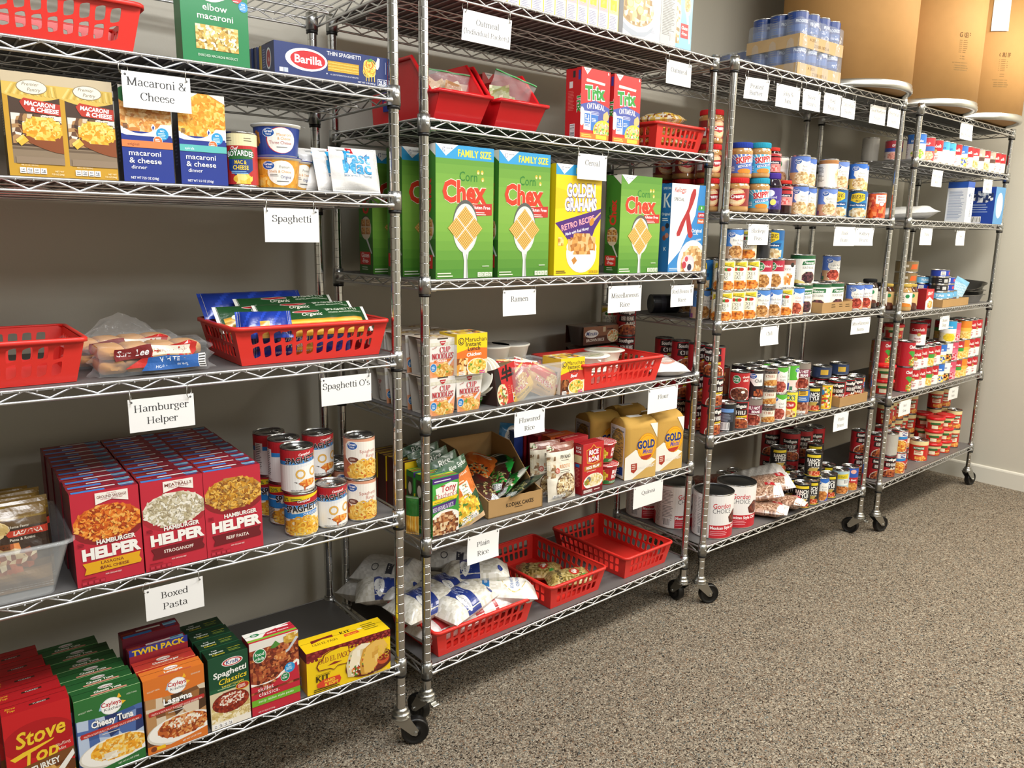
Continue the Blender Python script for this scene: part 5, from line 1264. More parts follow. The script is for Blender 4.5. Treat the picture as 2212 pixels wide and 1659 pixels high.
a.T('Taco Dinner', 42, 46, 5, '4a3a10', w=38, ser=True); a.T('KIT', 40, 30, 14, '3a2a10', w=36, ser=True, heavy=2); a.P([(26, 14), (24, 24), (40, 32), (84, 32), (88, 22), (84, 12), (50, 10)], 'd8452a'); a.T('HARD', 58, 22, 7.5, 'f6d63a', w=28, b=.04); a.T('& SOFT', 62, 13, 7.5, 'f6d63a', w=36, b=.04); a.L(16, 9, 78, 2, 5, '4a3a14', 2.4)
a.E(166, 38, 66, 34, '5a2016', 30); a.E(164, 40, 62, 30, '6f2a1c', 30)
def taco(cx, cy, sc_, sh, c1, c2, fill):
    P = [(cx-30*sc_, cy-34*sc_), (cx-34*sc_, cy), (cx-24*sc_, cy+32*sc_), (cx, cy+46*sc_), (cx+24*sc_, cy+42*sc_), (cx+34*sc_, cy+24*sc_), (cx+20*sc_, cy-4*sc_), (cx, cy-26*sc_), (cx-14*sc_, cy-38*sc_)]
    a.P([(x-9*sc_, y-2) for x, y in P], c2); a.M(cx-12*sc_, cy-2, 24*sc_, 34*sc_, 5, fill, 3, None); a.P(P, c1)
taco(144, 52, .98, 0, 'f0e4c8', 'd8c8a0', ['4f8a3a', 'c8502c', 'e8b84a', '7a2a1c', 'f0e8dc']); a.M(150, 60, 18, 22, 12, ['f0e4c8', 'e6d6b4', 'f4ecd8', 'd9c69a'], 4, None)
a.M(132, 28, 16, 14, 4, ['5a8a34', 'c8402c', 'd88a3a', '6b2a1c', 'eee4d4'], 6, None)
taco(182, 48, 1.02, 0, 'e3b75a', 'c9963a', ['4f8a3a', 'c8502c', '7a2a1c', 'e8b84a']); a.M(188, 56, 15, 22, 9, ['e3b75a', 'dba94a', 'ecc876', 'cf9c40'], 8, None)
a.E(204, 36, 17, 14, 'c8562c'); a.E(204, 40, 14, 8, '8a2418'); a.T('NET WT 11.4 OZ', 196, 4, 4, 'e8c890', w=38)
for i in range(2):
    for j in range(4): a.O(196+i*18, 72-j*10, 6, 1.3, 'e8c83a', 10, .8)
tp = Art(226, 74, 'f1cb16'); tp.P([(28, 38), (30, 52), (90, 56), (88, 44), (60, 46)], '7a1f22'); tp.T('OLD EL PASO', 60, 24, 10, '5a2a16', w=66, ser=True, heavy=1.4); tp.T('KIT', 122, 44, 10, '3a2a10', w=28, ser=True, heavy=2); tp.P([(112, 26), (114, 38), (152, 40), (154, 28)], 'd8452a'); tp.T('HARD & SOFT', 133, 30, 4.6, 'f6d63a', w=32, b=.03); tp.L(168, 56, 44, 4, 9, '6a5a1c', 3); tp.E(160, 44, 8, 4, 'f0e4b0')
l = Art(74, 113, 'e0b818'); l.R(0, 86, 74, 27, '6a1a1c'); l.BC(8, 6, 26, 26, True); l.R(8, 46, 18, 38, '1f4a7a')
q = put(carton('taco_kit_box', 226, 113, 74, 'd9b214', a, l, tp), 1, 6, 1022, -14, 0, -2); tag(q, 'yellow taco dinner kit box at the end of the bottom shelf', 'dinner kit')

# ================================================================== unit 2: oatmeal, cereal, noodles, rice
# --- top shelf
def spine(i):
    a = Art(44, 150, 'f3f1ea'); c = ['2f5fb0', 'f2cf2a', '2f5fb0', 'f2cf2a'][i % 4]
    a.R(0, 0, 2.4, 150, 'e9c92a' if i % 3 else '2c55a8'); a.R(41.6, 0, 2.4, 150, 'e9c92a'); a.L(6, 40, 32, 9, 4.2, '8a8ab0', 1.6); a.R(4, 48, 37, 50, 'f3b8c0' if i % 5 else 'f6e6a0')
    a.M(22, 72, 13, 14, 9, ['f0d53a', 'e6c62a', 'f6e26a'], i, None); a.O(22, 58, 9, 1.6, 'e8c83a', 14, .5); a.T('10', 22, 104, 8, 'c83a4a', w=10); a.L(8, 128, 28, 4, 5, '5a6ab0', 2); a.R(0, 140, 44, 10, c)
    return a
for i in range(11):
    q = put(carton('breakfast_box', 42.5, 150, 110, 'e9e6dc', spine(i)), 2, 1, 244+i*42.9, 6)
    tag(q, 'white breakfast box with pink and yellow spine, %s in the top shelf row' % NTH[i], 'breakfast box', 'slim breakfast boxes on the top shelf')
a = Art(172, 250, 'eceef0'); a.E(60, 62, 84, 58, 'c6ccd2', 34); a.E(60, 74, 84, 58, 'dfe3e6', 34); a.E(60, 82, 78, 50, 'b9a078', 32); a.M(60, 84, 76, 48, 9, ['d8c49a', 'c4a878', 'e8dcc0', 'a88a5c', 'efe8d8'], 3, None)
for x, y in ((30, 92), (62, 108), (76, 80)): a.E(x, y, 15, 13, 'efd27a', 16); a.E(x, y, 12, 10, 'f6e6a8', 16)
a.T('GREAT', 110, 200, 18, '2a5a9a', w=90); a.L(120, 30, 30, 2, 5, 'aab', 2); a.P([(0, 36), (26, 24), (64, 16), (110, 24), (140, 44), (130, 26), (100, 8), (40, 4), (0, 18)], 'aeb6c2')
r = Art(76, 250, 'c9c8c4'); r.L(8, 230, 60, 44, 4.6, '77777a', 1.8); r.BC(44, 14, 20, 30)
q = put(carton('oatmeal_box', 172, 250, 60, 'dcdde0', a), 2, 1, 798, 2); tag(q, 'big white cereal box with a bowl of oats and banana on the top shelf', 'cereal box')
q = put(carton('cereal_box', 74, 250, 190, 'c4c3bf', r), 2, 1, 925, 4); tag(q, 'grey nutrition side of a cereal box turned sideways on the top shelf', 'cereal box')
a = Art(92, 270, '8cc0e2'); a.P([(0, 250), (0, 20), (26, 40), (34, 120), (16, 200)], 'd9d4c8'); a.M(14, 120, 14, 90, 9, ['e6dcc4', 'c9ac78', 'f2ece0', 'a98a58'], 3, None, True)
a.E(66, 150, 17, 30, 'd9dde2'); a.M(64, 156, 15, 24, 5, ['d8ae6a', 'c4924a', 'e8ca92'], 4, 'd0a25a'); a.P([(58, 124), (70, 122), (86, 40), (80, 36)], 'e6e9ec'); a.R(34, 50, 40, 44, 'c0272d'); a.T('Gluten', 54, 76, 11, 'fff', w=32, b=.02); a.T('-Free-', 54, 59, 11, 'fff', w=30, b=.02)
q = put(carton('cereal_box', 92, 270, 60, '7ab4da', a), 2, 1, 1046, 40); tag(q, 'light blue gluten free cereal box at the end of the top shelf', 'cereal box')
# --- shelf 2: stacking bins, oatmeal boxes
HB = hopper_bin()
for j, (s, t, r, lab) in enumerate(((110, 8, 0, 'red stacking bin with packets in a zip bag, next to the shelf post'), (306, 8, 0, 'red stacking bin with a green-edged zip bag, beside the oatmeal boxes'))):
    o = HB if j == 0 else dup(HB); put(o, 2, 2, s, t, 0, r); tag(o, lab, 'bin', 'red stacking bins')
    if j == 0:
        b = MB(); b.box(-.6, .6, -26, 26, -32, 32, '2a3a8a'); b.box(-1, -.6, -20, 20, 6, 14, 'd8405a'); b.box(-1, -.6, -20, 20, -14, -6, 'd8405a'); q = b.build('sticker', 'paper_print', o); q.location = (-.0835, .2, .07); q.rotation_euler = (0, -.08, 0)
def zipbag(s, t, z, w, h, zipc, rot, tilt, lab, cols, roll=0):
    o = empty('zip_bag'); put(o, 2, 2, s, t, z, rot, tilt, roll); rnd = random.Random(int(s))
    b = MB(); n = 14
    for sg in (-1, 1):
        rows = [[((i/n-.5)*w, sg*(16*(1-(j/n)**1.5)*(1-abs(2*i/n-1)**3)+.5)+4*sin(i*1.1+j*.7)*sin(j*.5)+7*sin(j*.35)*(j/n), j/n*h) for i in range(n+1)] for j in range(n+1)]
        b.grid(rows if sg < 0 else rows[::-1])
    b.build('film', 'film', o)
    b = MB(); b.tube([((i/n-.5)*w, 7*sin(n*.35)+4*sin(i*1.1+n*.7)*sin(n*.5), h-3) for i in range(n+1)], 2.2, 6, zipc); b.build('zip', 'bag_print', o)
    for i in range(9):
        b = MB(); c = rnd.choice(cols); ww, hh = 62, 46; m_ = 6
        b.grid([[((a/m_-.5)*ww, 3.5*sin(a/m_*PI)*sin(c_/m_*PI)+1.6*sin(a*2+c_+i), (c_/m_-.5)*hh) for a in range(m_+1)] for c_ in range(m_+1)], c, cf=lambda x, y: c if (x+y) % 5 else rnd.choice(cols))
        q = b.build('packet', 'bag_print', o); q.location = (rnd.uniform(-.34, .34)*w*.001, rnd.uniform(-10, 10)*.001, (28+rnd.uniform(-6, 26))*.001); q.rotation_euler = (rnd.uniform(-.4, .4), rnd.uniform(-.6, .6), rnd.uniform(-.3, .3))
    return tag(o, lab, 'zip bag')
zipbag(112, 66, 40, 164, 92, '3f8a4a', 0, -4, 'clear zip bag of tan oatmeal packets in the bin next to the post', ['cbb08a', 'b8946a', 'e6d8be', 'd8c4a0'])
zipbag(312, 60, 34, 150, 112, '1f9a44', 0, 8, 'clear zip bag with green seal sticking up from the bin beside the oatmeal boxes', ['cfd8a8', 'a9b87c', 'e6e0c8', 'd8d0b0'], 10)
def trix():
    a = Art(121, 194, 'd42a2c'); a.P([(8, 194), (40, 194), (24, 176)], 'f4f2ee'); a.T('General', 24, 187, 4, '2a3a6a', w=16); a.L(22, 156, 74, 1, 4, 'e8d8c8', 5); a.P([(20, 158), (98, 153), (100, 160), (22, 165)], 'efe8d8')
    a.T('Trix', 60, 112, 36, '2f9a3c', w=84, b=.07, ol='fff', olw=.07, rot=.06); a.P([(0, 92), (60, 108), (121, 92), (121, 44), (0, 44)], '4a58a8'); a.T('OATMEAL', 64, 82, 15, 'f2f0ea', w=76, ser=True, heavy=1.8, arc=3); a.L(44, 76, 40, 3, 4, 'c8cce8', 1.8); a.E(6, 60, 12, 26, 'e8e4dc')
    a.R(14, 24, 30, 52, 'eceae4'); a.R(44, 24, 30, 44, '3c78c8'); a.R(17, 42, 24, 28, '3c78c8'); a.T('D', 23, 58, 9, 'fff', w=7); a.R(32, 48, 3, 18, 'fff'); a.T('FIGHT', 29, 52, 4.4, 'fff', w=16) ; a.T('HUNGER', 29, 45, 4.4, 'fff', w=20); a.L(17, 38, 24, 2, 4, '6a8ac8', 1.6); a.L(47, 56, 22, 3, 4, 'dfe8f6', 1.8)
    a.P([(96, 74), (112, 84), (120, 70), (118, 60), (104, 50), (94, 60)], 'e0b878'); a.E(96, 24, 42, 32, 'f2d23a', 26); a.E(94, 24, 36, 26, 'e8d8b0'); a.M(92, 26, 34, 24, 5, ['d9c49a', 'e8dcc0', '6ab04a', 'e0503a', 'f2d03a', 'c9ae80'], 3, None)
    a.R(0, 0, 121, 15, 'e8762a'); a.L(6, 9, 48, 2, 5, 'f2d25a', 2.4); a.R(66, 2, 46, 11, 'f0c83a'); a.T('6', 112, 184, 9, 'fff', w=6); return a
l = Art(62, 194, 'c8262a'); l.T('Trix', 48, 96, 18, '2f9a3c', w=52, b=.06, ol='fff', olw=.07, rot=-PI/2); l.R(14, 140, 14, 18, 'e8e4e0'); l.L(10, 130, 26, 14, 4, 'e07a70', 1.5); l.BC(20, 4, 20, 36, True); l.R(28, 168, 10, 18, '333'); l.R(50, 160, 9, 26, '3a4aa0')
q = put(carton('oatmeal_box', 121, 194, 62, 'b82226', trix(), l), 2, 2, 600, -4); tag(q, 'red oatmeal box with green lettering, nearer one beside the stacking bin', 'oatmeal box')
q = put(carton('oatmeal_box', 121, 194, 62, 'b82226', trix(), l), 2, 2, 739, -4); tag(q, 'red oatmeal box with green lettering, next to the basket', 'oatmeal box')
q = put(carton('oatmeal_box', 121, 190, 62, 'b82226', trix(), None), 2, 2, 450, 262, 0, 0); tag(q, 'red oatmeal box in the shade behind the stacking bins', 'oatmeal box')
for i, (s, t, z, r) in enumerate(((1046, 130, 84, 70), (1060, 120, 112, 20), (1040, 240, 86, 60), (1060, 120, 36, 80), (1050, 240, 36, 80), (1046, 310, 44, 80))):
    o = pouch('snack_bag', 130, 150, 44, None, speckle(['e2b52a', 'd9a31e', 'f0d36a', 'efe6d0', 'e8e0d4', 'cfae54', '8a4a2a'], 30+i), 'd9b040', seed=70+i, wob=3.2, seal=12)
    lay2(o, 2, 2, s, t, z, r, 150, 5); tag(o, 'yellow snack bag in the basket on the oatmeal shelf, %s from the top' % NTH[(1, 0, 2, 3, 5, 4)[i]], 'snack bag', 'snack bags in the oatmeal shelf basket')
# --- shelf 3: cereal
def gmcorner(a, h, w):
    a.P([(1, h), (w, h), (w*.46, h-28)], 'f6f6f4'); a.T('G', w*.36, h-19, 12, '2a3a7a', w=8, ser=True, heavy=1.4); a.T('General Mills', w*.62, h-11, 4, '5a6a8a', w=w*.3)
def chexsq(a, cx, cy, r):
    rnd = random.Random(4)
    for dx, dy in ((0, 1), (-1, 0), (1, 0), (0, -1)):
        x, y = cx+dx*r, cy+dy*r; q = r*.94
        a.P([(x, y+q), (x-q, y), (x, y-q), (x+q, y)], 'c9933c'); v = []; f = []; k = 7
        for i in range(k):
            for j in range(k):
                u, w = (i+.5)/k*2-1, (j+.5)/k*2-1; px, py = x+(u-w)*q/2, y+(u+w)*q/2; e = q/k*.62; n = len(v)
                v += [(px, py+e), (px-e, py), (px, py-e), (px+e, py)]; f.append((n, n+1, n+2, n+3))
        a.add(v, f, 'edc878'); v2 = [(p[0]+.5, p[1]-.9) for p in v]; a.add([((p[0]*.5+x*.0+p[0]*.5), p[1]-.9) for p in v], [], 'a87428')
        v = []; f = []
        for i in range(k-1):
            for j in range(k-1):
                u, w = (i+1)/k*2-1, (j+1)/k*2-1; px, py = x+(u-w)*q/2, y+(u+w)*q/2; e = q/k*.34; n = len(v); v += [(px, py+e), (px-e, py), (px, py-e), (px+e, py)]; f.append((n, n+1, n+2, n+3))
        a.add(v, f, 'a8742c')
def chex(w, h, fam):
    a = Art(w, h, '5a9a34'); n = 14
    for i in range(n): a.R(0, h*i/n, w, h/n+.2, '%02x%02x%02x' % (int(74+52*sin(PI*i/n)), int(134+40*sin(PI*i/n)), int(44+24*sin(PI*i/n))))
    t = h
    if fam: a.R(0, h-34, w, 34, '2f9ad2'); a.T('FAMILY SIZE', w*.66, h-27, 18, 'f6e63a', w=w*.58, b=.03, ol='1c6a9a', olw=.02)
    gmcorner(a, h, w*.37); k = h/335 if fam else h/325
    yc = h-(95 if fam else 78)*k
    a.T('Corn', w*.55, yc+8*k, 25*k, '2a7a2c', w=w*.31, b=.01); 
    for dx, dy in ((-.03, 36), (.04, 36), (.05, 18)): a.E(w*(.75+dx), yc+dy*k-4, 4.6, 5.6, 'e9b53c', 10); a.E(w*(.75+dx), yc+dy*k-6, 3, 3, 'f6e2a8', 8)
    a.T('Chex', w*.49, yc-44*k, 54*k, 'cf3a22', w=w*.76, b=.06, ol='f2e2c8', olw=.03)
    a.P([(w*.58, yc-80*k), (w*.58, yc-50*k), (w*.97, yc-46*k), (w*.97, yc-76*k)], 'c0302a'); a.T('Gluten Free', w*.775, yc-61*k, 9*k, 'fff', w=w*.33, b=.02); a.L(w*.62, yc-71*k, w*.28, 2, 5*k, 'f0d8d4', 2)
    cx, cy = w*.50, h*.385
    a.E(cx, cy+7, w*.215, h*.195, '5a5c58', 30); a.E(cx, cy, w*.215, h*.188, 'd5d8d6', 30); a.E(cx, cy-2, w*.185, h*.165, 'eef0ee', 30); a.P([(cx-10, cy-h*.17), (cx-4, cy-h*.25), (cx-5, 0), (cx+9, 0), (cx+6, cy-h*.25), (cx+12, cy-h*.17)], 'd9dcda'); a.P([(cx+3, cy-h*.2), (cx+2, 0), (cx+8, 0), (cx+6, cy-h*.2)], 'a9acaa')
    chexsq(a, cx, h*.385, w*.155)
    a.L(4, 12, w*.3, 2, 7, 'dfeacc', 3); calrow(a, w*.72, 3, 4, w*.06, 'e6efd8', '3a6a2a'); a.L(w*.8, 30, w*.16, 1, 4, 'e6efd8', 2)
    return a
def chexside(d, h):
    a = Art(d, h, '3c7a2a'); a.R(0, 0, d, h*.3, '2f5f22'); a.P([(d*.4, h), (d, h), (d, h-30)], 'e8e8e4'); a.T('Corn', d*.34, h*.62, d*.2, '123f16', w=h*.12, rot=PI/2); a.T('Chex', d*.72, h*.62, d*.44, 'c8362a', w=h*.26, rot=PI/2, b=.06)
    a.E(d*.5, h*.38, d*.4, h*.1, '4a4c48'); a.E(d*.52, h*.375, d*.37, h*.095, 'c0b49c'); 
    for dx, dy in ((-.17, .045), (.17, .045), (-.17, -.02), (.17, -.02)): a.R(d*(.5+dx)-d*.15, h*(.37+dy)-h*.025, d*.3, h*.056, 'b0804a'); a.M(d*(.5+dx), h*(.37+dy)+h*.003, d*.14, h*.026, 4, ['a87440', 'c4965a', '8c5e30'], 3, None, True)
    a.P([(d*.5, h*.285), (d*.62, h*.29), (d*.95, h*.17), (d*.88, h*.165)], 'b9bcb8'); a.R(d*.06, h*.075, d*.76, h*.105, 'c0302a'); a.T('Gluten', d*.44, h*.135, d*.18, 'f4e8e4', w=d*.56); a.T('-Free-', d*.44, h*.09, d*.18, 'f4e8e4', w=d*.46); a.L(d*.2, h*.05, d*.5, 2, 6, 'b8c8b0', 2.4)
    return a
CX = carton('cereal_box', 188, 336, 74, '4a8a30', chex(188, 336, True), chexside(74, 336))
for i, (s, t, r, lab) in enumerate(((124, -6, 0, 'large green family size cereal box with a red logo, first in the front row'), (330, -6, 0, 'large green family size cereal box with a red logo, beside the yellow box'), (106, 120, 0, 'large green cereal box in the second row, behind the first front one'), (100, 262, 0, 'large green cereal box deep in the shade at the back, third row'), (316, 96, 0, 'large green cereal box behind the second front one'))):
    q = CX if i == 0 else dup(CX); put(q, 2, 3, s, t, 0, r); tag(q, lab, 'cereal box', 'large green cereal boxes')
a = Art(190, 316, 'f2cf14'); a.P([(0, 250), (60, 240), (120, 256), (190, 250), (190, 200), (0, 190)], 'e9c20e')
a.R(0, 286, 190, 30, '2f9ad2'); a.T('FAMILY SIZE', 132, 292, 17, 'f6e63a', w=104, b=.03); gmcorner(a, 316, 70)
a.T('GOLDEN', 104, 228, 36, 'f6f4ee', w=120, b=.06, ol='4a2a7a', olw=.05, rot=.02); a.T('GRAHAMS', 104, 188, 36, 'f6f4ee', w=134, b=.06, ol='4a2a7a', olw=.05, rot=.02); a.T('CEREAL', 100, 180, 4, 'b8862a', w=22)
a.P([(0, 150), (190, 196), (190, 166), (166, 136), (150, 100), (60, 96), (24, 130)], '4a2478'); a.T('RETRO RECIPE', 96, 144, 17, 'f2a8b4', w=140, b=.03, rot=.24, ol='b03a6a', olw=.02); a.T('Made with Real Honey', 92, 124, 9, 'f0ecf4', w=100, rot=.2, sh=.2); a.E(152, 156, 9, 13, 'c8862a', 14, -.6); a.P([(158, 164), (188, 186), (190, 182), (162, 158)], 'd9b070')
a.E(112, 62, 64, 56, 'e6e4dc', 30); a.R(48, 62, 128, 10, 'e6e4dc'); a.E(112, 56, 54, 44, 'f8f6f0', 28); a.E(112, 82, 64, 26, 'efece2', 30); a.M(112, 90, 58, 30, 11, ['c98a42', 'b87632', 'd9a45c', 'a8682a', 'e0b478'], 3, None); a.M(112, 96, 48, 26, 9, ['d49a52', 'bd7d3a', 'e3b980', 'a86a2e'], 8, None); a.P([(70, 44), (84, 54), (94, 42), (80, 30)], 'c08038')
a.R(14, 86, 22, 24, 'd9a44a'); a.M(25, 98, 11, 12, 5, ['e3b55c', 'c4862e', 'f0d08a'], 3, None, True); a.L(8, 11, 46, 2, 5, '5a4a10', 2.4); calrow(a, 146, 4, 4, 9, 'e0b90e')
q = put(carton('cereal_box', 190, 316, 60, 'd9b60f', a, Art(60, 316, 'e0bd10')), 2, 3, 541, -8); tag(q, 'yellow graham cereal box with purple band, behind the hanging card', 'cereal box')
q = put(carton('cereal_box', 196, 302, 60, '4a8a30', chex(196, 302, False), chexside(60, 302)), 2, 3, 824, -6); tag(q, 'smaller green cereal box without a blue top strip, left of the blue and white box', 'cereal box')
a = Art(184, 290, '2f82c4'); a.P([(0, 290), (150, 290), (134, 190), (60, 70), (0, 24)], 'f3f2ee'); a.T('Kelloggs', 46, 262, 17, 'b8242e', w=62, sh=.3, rot=.03); a.T('SPECIAL', 42, 234, 11, '3a3a40', w=54)
a.P([(104, 258), (116, 276), (130, 276), (132, 258), (118, 226), (100, 196), (84, 178), (74, 186), (92, 214)], 'a8242c'); a.P([(86, 196), (100, 196), (110, 168), (122, 136), (126, 120), (116, 112), (102, 116), (94, 134), (84, 172)], 'a8242c'); a.P([(98, 206), (84, 200), (56, 164), (36, 128), (38, 118), (54, 120), (66, 140), (82, 172), (96, 190)], 'a8242c')
for y, c, t in ((206, '3f9a4a', '8'), (182, 'b8303a', '13g PROTEIN'), (162, 'cf6a3a', 'Simply')): a.P([(146, y), (150, y+17), (184, y+17), (184, y)], c); a.T(t, 167, y+5, 7, 'fff', w=30 if len(t) > 1 else 6, b=.02)
a.T('Original', 146, 132, 13, 'f2f4f6', w=58); a.L(128, 124, 36, 1, 3, 'cfe2f2', 2); a.T('Delicious Possibilities', 132, 98, 8, 'e6eef6', w=86, rot=.2, b=.03)
a.E(130, 26, 82, 80, 'd9dde0', 32); a.E(134, 18, 74, 72, 'efece6', 32); a.M(136, 22, 68, 64, 10, ['c9a06a', 'b3854c', 'dcbc8c', 'e8d4b0', 'a87844'], 3, 'c49a62'); a.E(108, 30, 34, 26, 'e6c4cc'); a.E(112, 18, 30, 22, 'ecd3d8'); a.E(86, 22, 12, 12, 'b8384a'); a.E(116, 14, 12, 12, '2a2a44'); a.E(98, 42, 9, 9, 'c04a58'); a.L(6, 10, 60, 2, 5, 'cfe2f2', 2.4)
l = Art(42, 290, '2a6fb0'); l.T('SPECIAL', 24, 270, 8, 'e6ecf2', w=34); l.T('K', 24, 212, 44, 'f0f2f4', w=30, ser=True, heavy=1.6); l.T('Original', 22, 186, 9, 'f0f2f4', w=34); l.L(8, 174, 28, 2, 6, 'e0e8f0', 2.6)
for x, y, c in ((30, 152, '2a2a3a'), (14, 142, 'a86a5a'), (20, 112, '8a4a3a'), (30, 120, 'c07a6a')): l.E(x, y, 8, 9, c, 12)
l.T('K', 24, 70, 12, 'f0f2f4', w=10, ser=True, heavy=1.6)
q = put(carton('cereal_box', 184, 290, 42, '2668a8', a, l), 2, 3, 1070, -4); tag(q, 'blue and white cereal box with a tall red letter, last on the cereal shelf', 'cereal box')
# --- shelf 4: noodles
def noodles():
    a = Art(92, 104, 'f1eee9'); a.R(0, 84, 92, 9, 'd8d3b8')
    for i in range(22): a.R(2+i*4.1, 85, 1.6, 7, 'f1eee9')
    a.P([(36, 97), (56, 97), (52, 88), (46, 85), (40, 88)], 'b82a30'); a.T('NISSIN', 46, 91, 3, 'fff', w=13); a.T('The Original', 20, 78, 4, 'b86a5a', w=16, rot=.4, sh=.2)
    a.T('CUP', 54, 66, 15, 'b8303a', w=36, ser=True, heavy=2.2, ol='fff', olw=.02); a.T('NOODLES', 48, 49, 15, 'b8303a', w=74, ser=True, heavy=2.2)
    a.P([(0, 42), (92, 48), (92, 0), (0, 0)], 'e8a27c'); a.P([(14, 38), (18, 46), (80, 48), (78, 40)], 'd9743a'); a.T('CHICKEN', 44, 40.5, 5, 'fff', w=36, b=.04)
    a.E(50, 12, 44, 24, 'e0925c', 26); a.M(52, 16, 38, 20, 6, ['e9b95c', 'd99a3a', 'f2d48c', 'c9822e', 'efc878', '7a9a3a'], 3, None); a.curls(52, 16, 34, 17, 40, 8, ['f2d692', 'e0ae58', 'cf9440'], 2); a.E(14, 26, 12, 12, 'f0f4f8'); a.E(14, 26, 11, 11, '2f7fc0'); a.L(7, 28, 14, 3, 4, 'e0ecf8', 1.8); a.P([(66, 34), (84, 50), (88, 46), (72, 28)], 'e0e2e4'); return a
def sleeve(name, wt, wb, h, d, art, side, topc, mt='carton_print'):
    """tapered card sleeve, open at its sides, over a foam cup"""
    b = MB(); th = .9
    F0, F1, B0, B1 = 6, 0, d-6, d
    for e, fl in ((0, 0), (th, 1)):
        q = [[(-wb/2, F0+e, 0), (wb/2, F0+e, 0)], [(-wt/2, F1+e, h), (wt/2, F1+e, h)]]; b.grid(q[::-1] if fl else q, 'e9e6e0', sm=False)
        q = [[(-wb/2, B0-e, 0), (wb/2, B0-e, 0)], [(-wt/2, B1-e, h), (wt/2, B1-e, h)]]; b.grid(q if fl else q[::-1], 'b9b2a8', sm=False)
    b.poly([(-wt/2, 0, h), (wt/2, 0, h), (wt/2, d, h), (-wt/2, d, h)], topc); b.poly([(-wb/2, F0, .3), (-wb/2, B0, .3), (wb/2, B0, .3), (wb/2, F0, .3)], 'b9b2a8')
    b.poly([(-wt/2, 0, h-.6), (-wt/2, d, h-.6), (wt/2, d, h-.6), (wt/2, 0, h-.6)], 'b9b2a8')
    M_ = Art(wt*.7, d*.6, topc); M_.M(wt*.35, d*.3, wt*.3, d*.26, 8, ['c9a86a', 'a8763c', 'e0c48a', '8a5a2c', 'd9d0c0'], 3, None); M_.flat(b, (-wt*.35, d*.2, h+.1), (1, 0, 0), (0, 1, 0), bg=False)
    b.box(-wt*.18, wt*.18, -.3, 2, h-2.5, h+.6, '3a3028')
    def fp(x, y, e): v = y/h; hw = wb/2+(wt/2-wb/2)*v; return ((x/art.w*2-1)*hw, F0+(F1-F0)*v-e-.05, y)
    art.drape(b, fp)
    o = b.build(name, 'carton_print')
    c = MB(); c.lathe([(0, 3), (wb*.40, 3), (wb*.41, 5), (wt*.455, h-9), (wt*.475, h-8), (wt*.475, h-5), (0, h-5)], 28, cy=d/2, c='f0eeea')
    s_ = Art(2*PI*wt*.44, h-20, 'f0eeea'); s_.R(0, h-34, s_.w, 8, 'd8d3b8')
    for q in range(6): s_.T('CUP', s_.w*(q+.5)/6, 46, 10, 'b8303a', w=24, ser=True, heavy=2) if not side else None; s_.L(s_.w*(q+.2)/6, 40, 18, 6, 4, '8a6a60', 1.4)
    n0 = len(c.V); s_.wrap(c, wb*.415, wt*.45, 8, 28); 
    for i in range(n0, len(c.V)): x, y, z = c.V[i]; c.V[i] = (x, y+d*.0005, z)
    c.build('foam_cup', 'can_print', o); return o
NS = sleeve('noodle_cup_box', 94, 76, 104, 96, noodles(), 0, 'd9c8b4')
nl = [(62, 8, 0, 0), (62, 8, 1, 0), (152, 8, 0, 1), (60, 112, 0, 0), (58, 112, 1, 2), (56, 214, 0, -2), (54, 216, 1, 3), (52, 314, 0, 2), (50, 312, 1, -3), (156, 112, 0, 0), (152, 110, 1, 3), (150, 214, 0, -2), (150, 214, 1, 2)]
for i, (s, t, lv, r) in enumerate(nl):
    q = NS if i == 0 else dup(NS); put(q, 2, 4, s, t, lv*104.6, r)
    row = {0: 'front row', 1: 'second row', 2: 'third row', 3: 'back row'}[int(t/100)]
    tag(q, 'boxed cup of chicken noodles, %s, %s stack, %s' % (row, 'post-side' if s < 100 else 'second', 'at the bottom' if lv == 0 else 'on top'), 'noodle cup', 'boxed cups of chicken noodles')
def maru(beef):
    a = Art(100, 112, 'f4d01c'); a.P([(0, 62), (50, 74), (100, 70), (100, 50), (0, 44)], 'c8382c' if beef else 'e0742a'); a.R(0, 0, 100, 46, 'f0dcb4'); a.P([(0, 46), (50, 60), (100, 56), (100, 40), (0, 30)], 'e0742a' if not beef else 'c8382c')
    a.O(14, 92, 10, 2, '222', 20); a.E(14, 92, 6, 6, '333', 14); a.E(15, 93, 4, 4, 'f4d01c', 12); a.T('Maruchan', 62, 90, 13, '2a2622', w=70, b=.0); a.T('Instant', 54, 78, 10, '2a2622', w=50, b=.015); a.T('Lunch', 56, 66, 10, '2a2622', w=40, b=.015); a.T('Beef' if beef else 'Chicken', 56, 51, 9, 'fff', w=30 if beef else 48, b=.03, sh=.2, rot=.04)
    a.M(18, 22, 18, 24, 7, ['6a3418', '8a4a24', '4a2412', 'a86a3a'] if beef else ['d9963a', 'b86a24', 'e8b86a', 'efd8a8', '8a4a1c'], 3, None, True); a.E(66, 20, 34, 24, 'f2efe6'); a.E(66, 21, 31, 21, 'e8c050'); a.M(66, 22, 29, 19, 5, ['f0cf5a', 'e0b03c', 'f6e290', 'cf9c2c', '6a9a3a'], 4, None); a.curls(66, 22, 26, 16, 30, 7, ['f6e08a', 'e3b848'], 3); a.L(6, 8, 24, 3, 4, 'f4f4f0', 2.4); a.L(74, 6, 22, 2, 5, 'c8408a', 3); return a
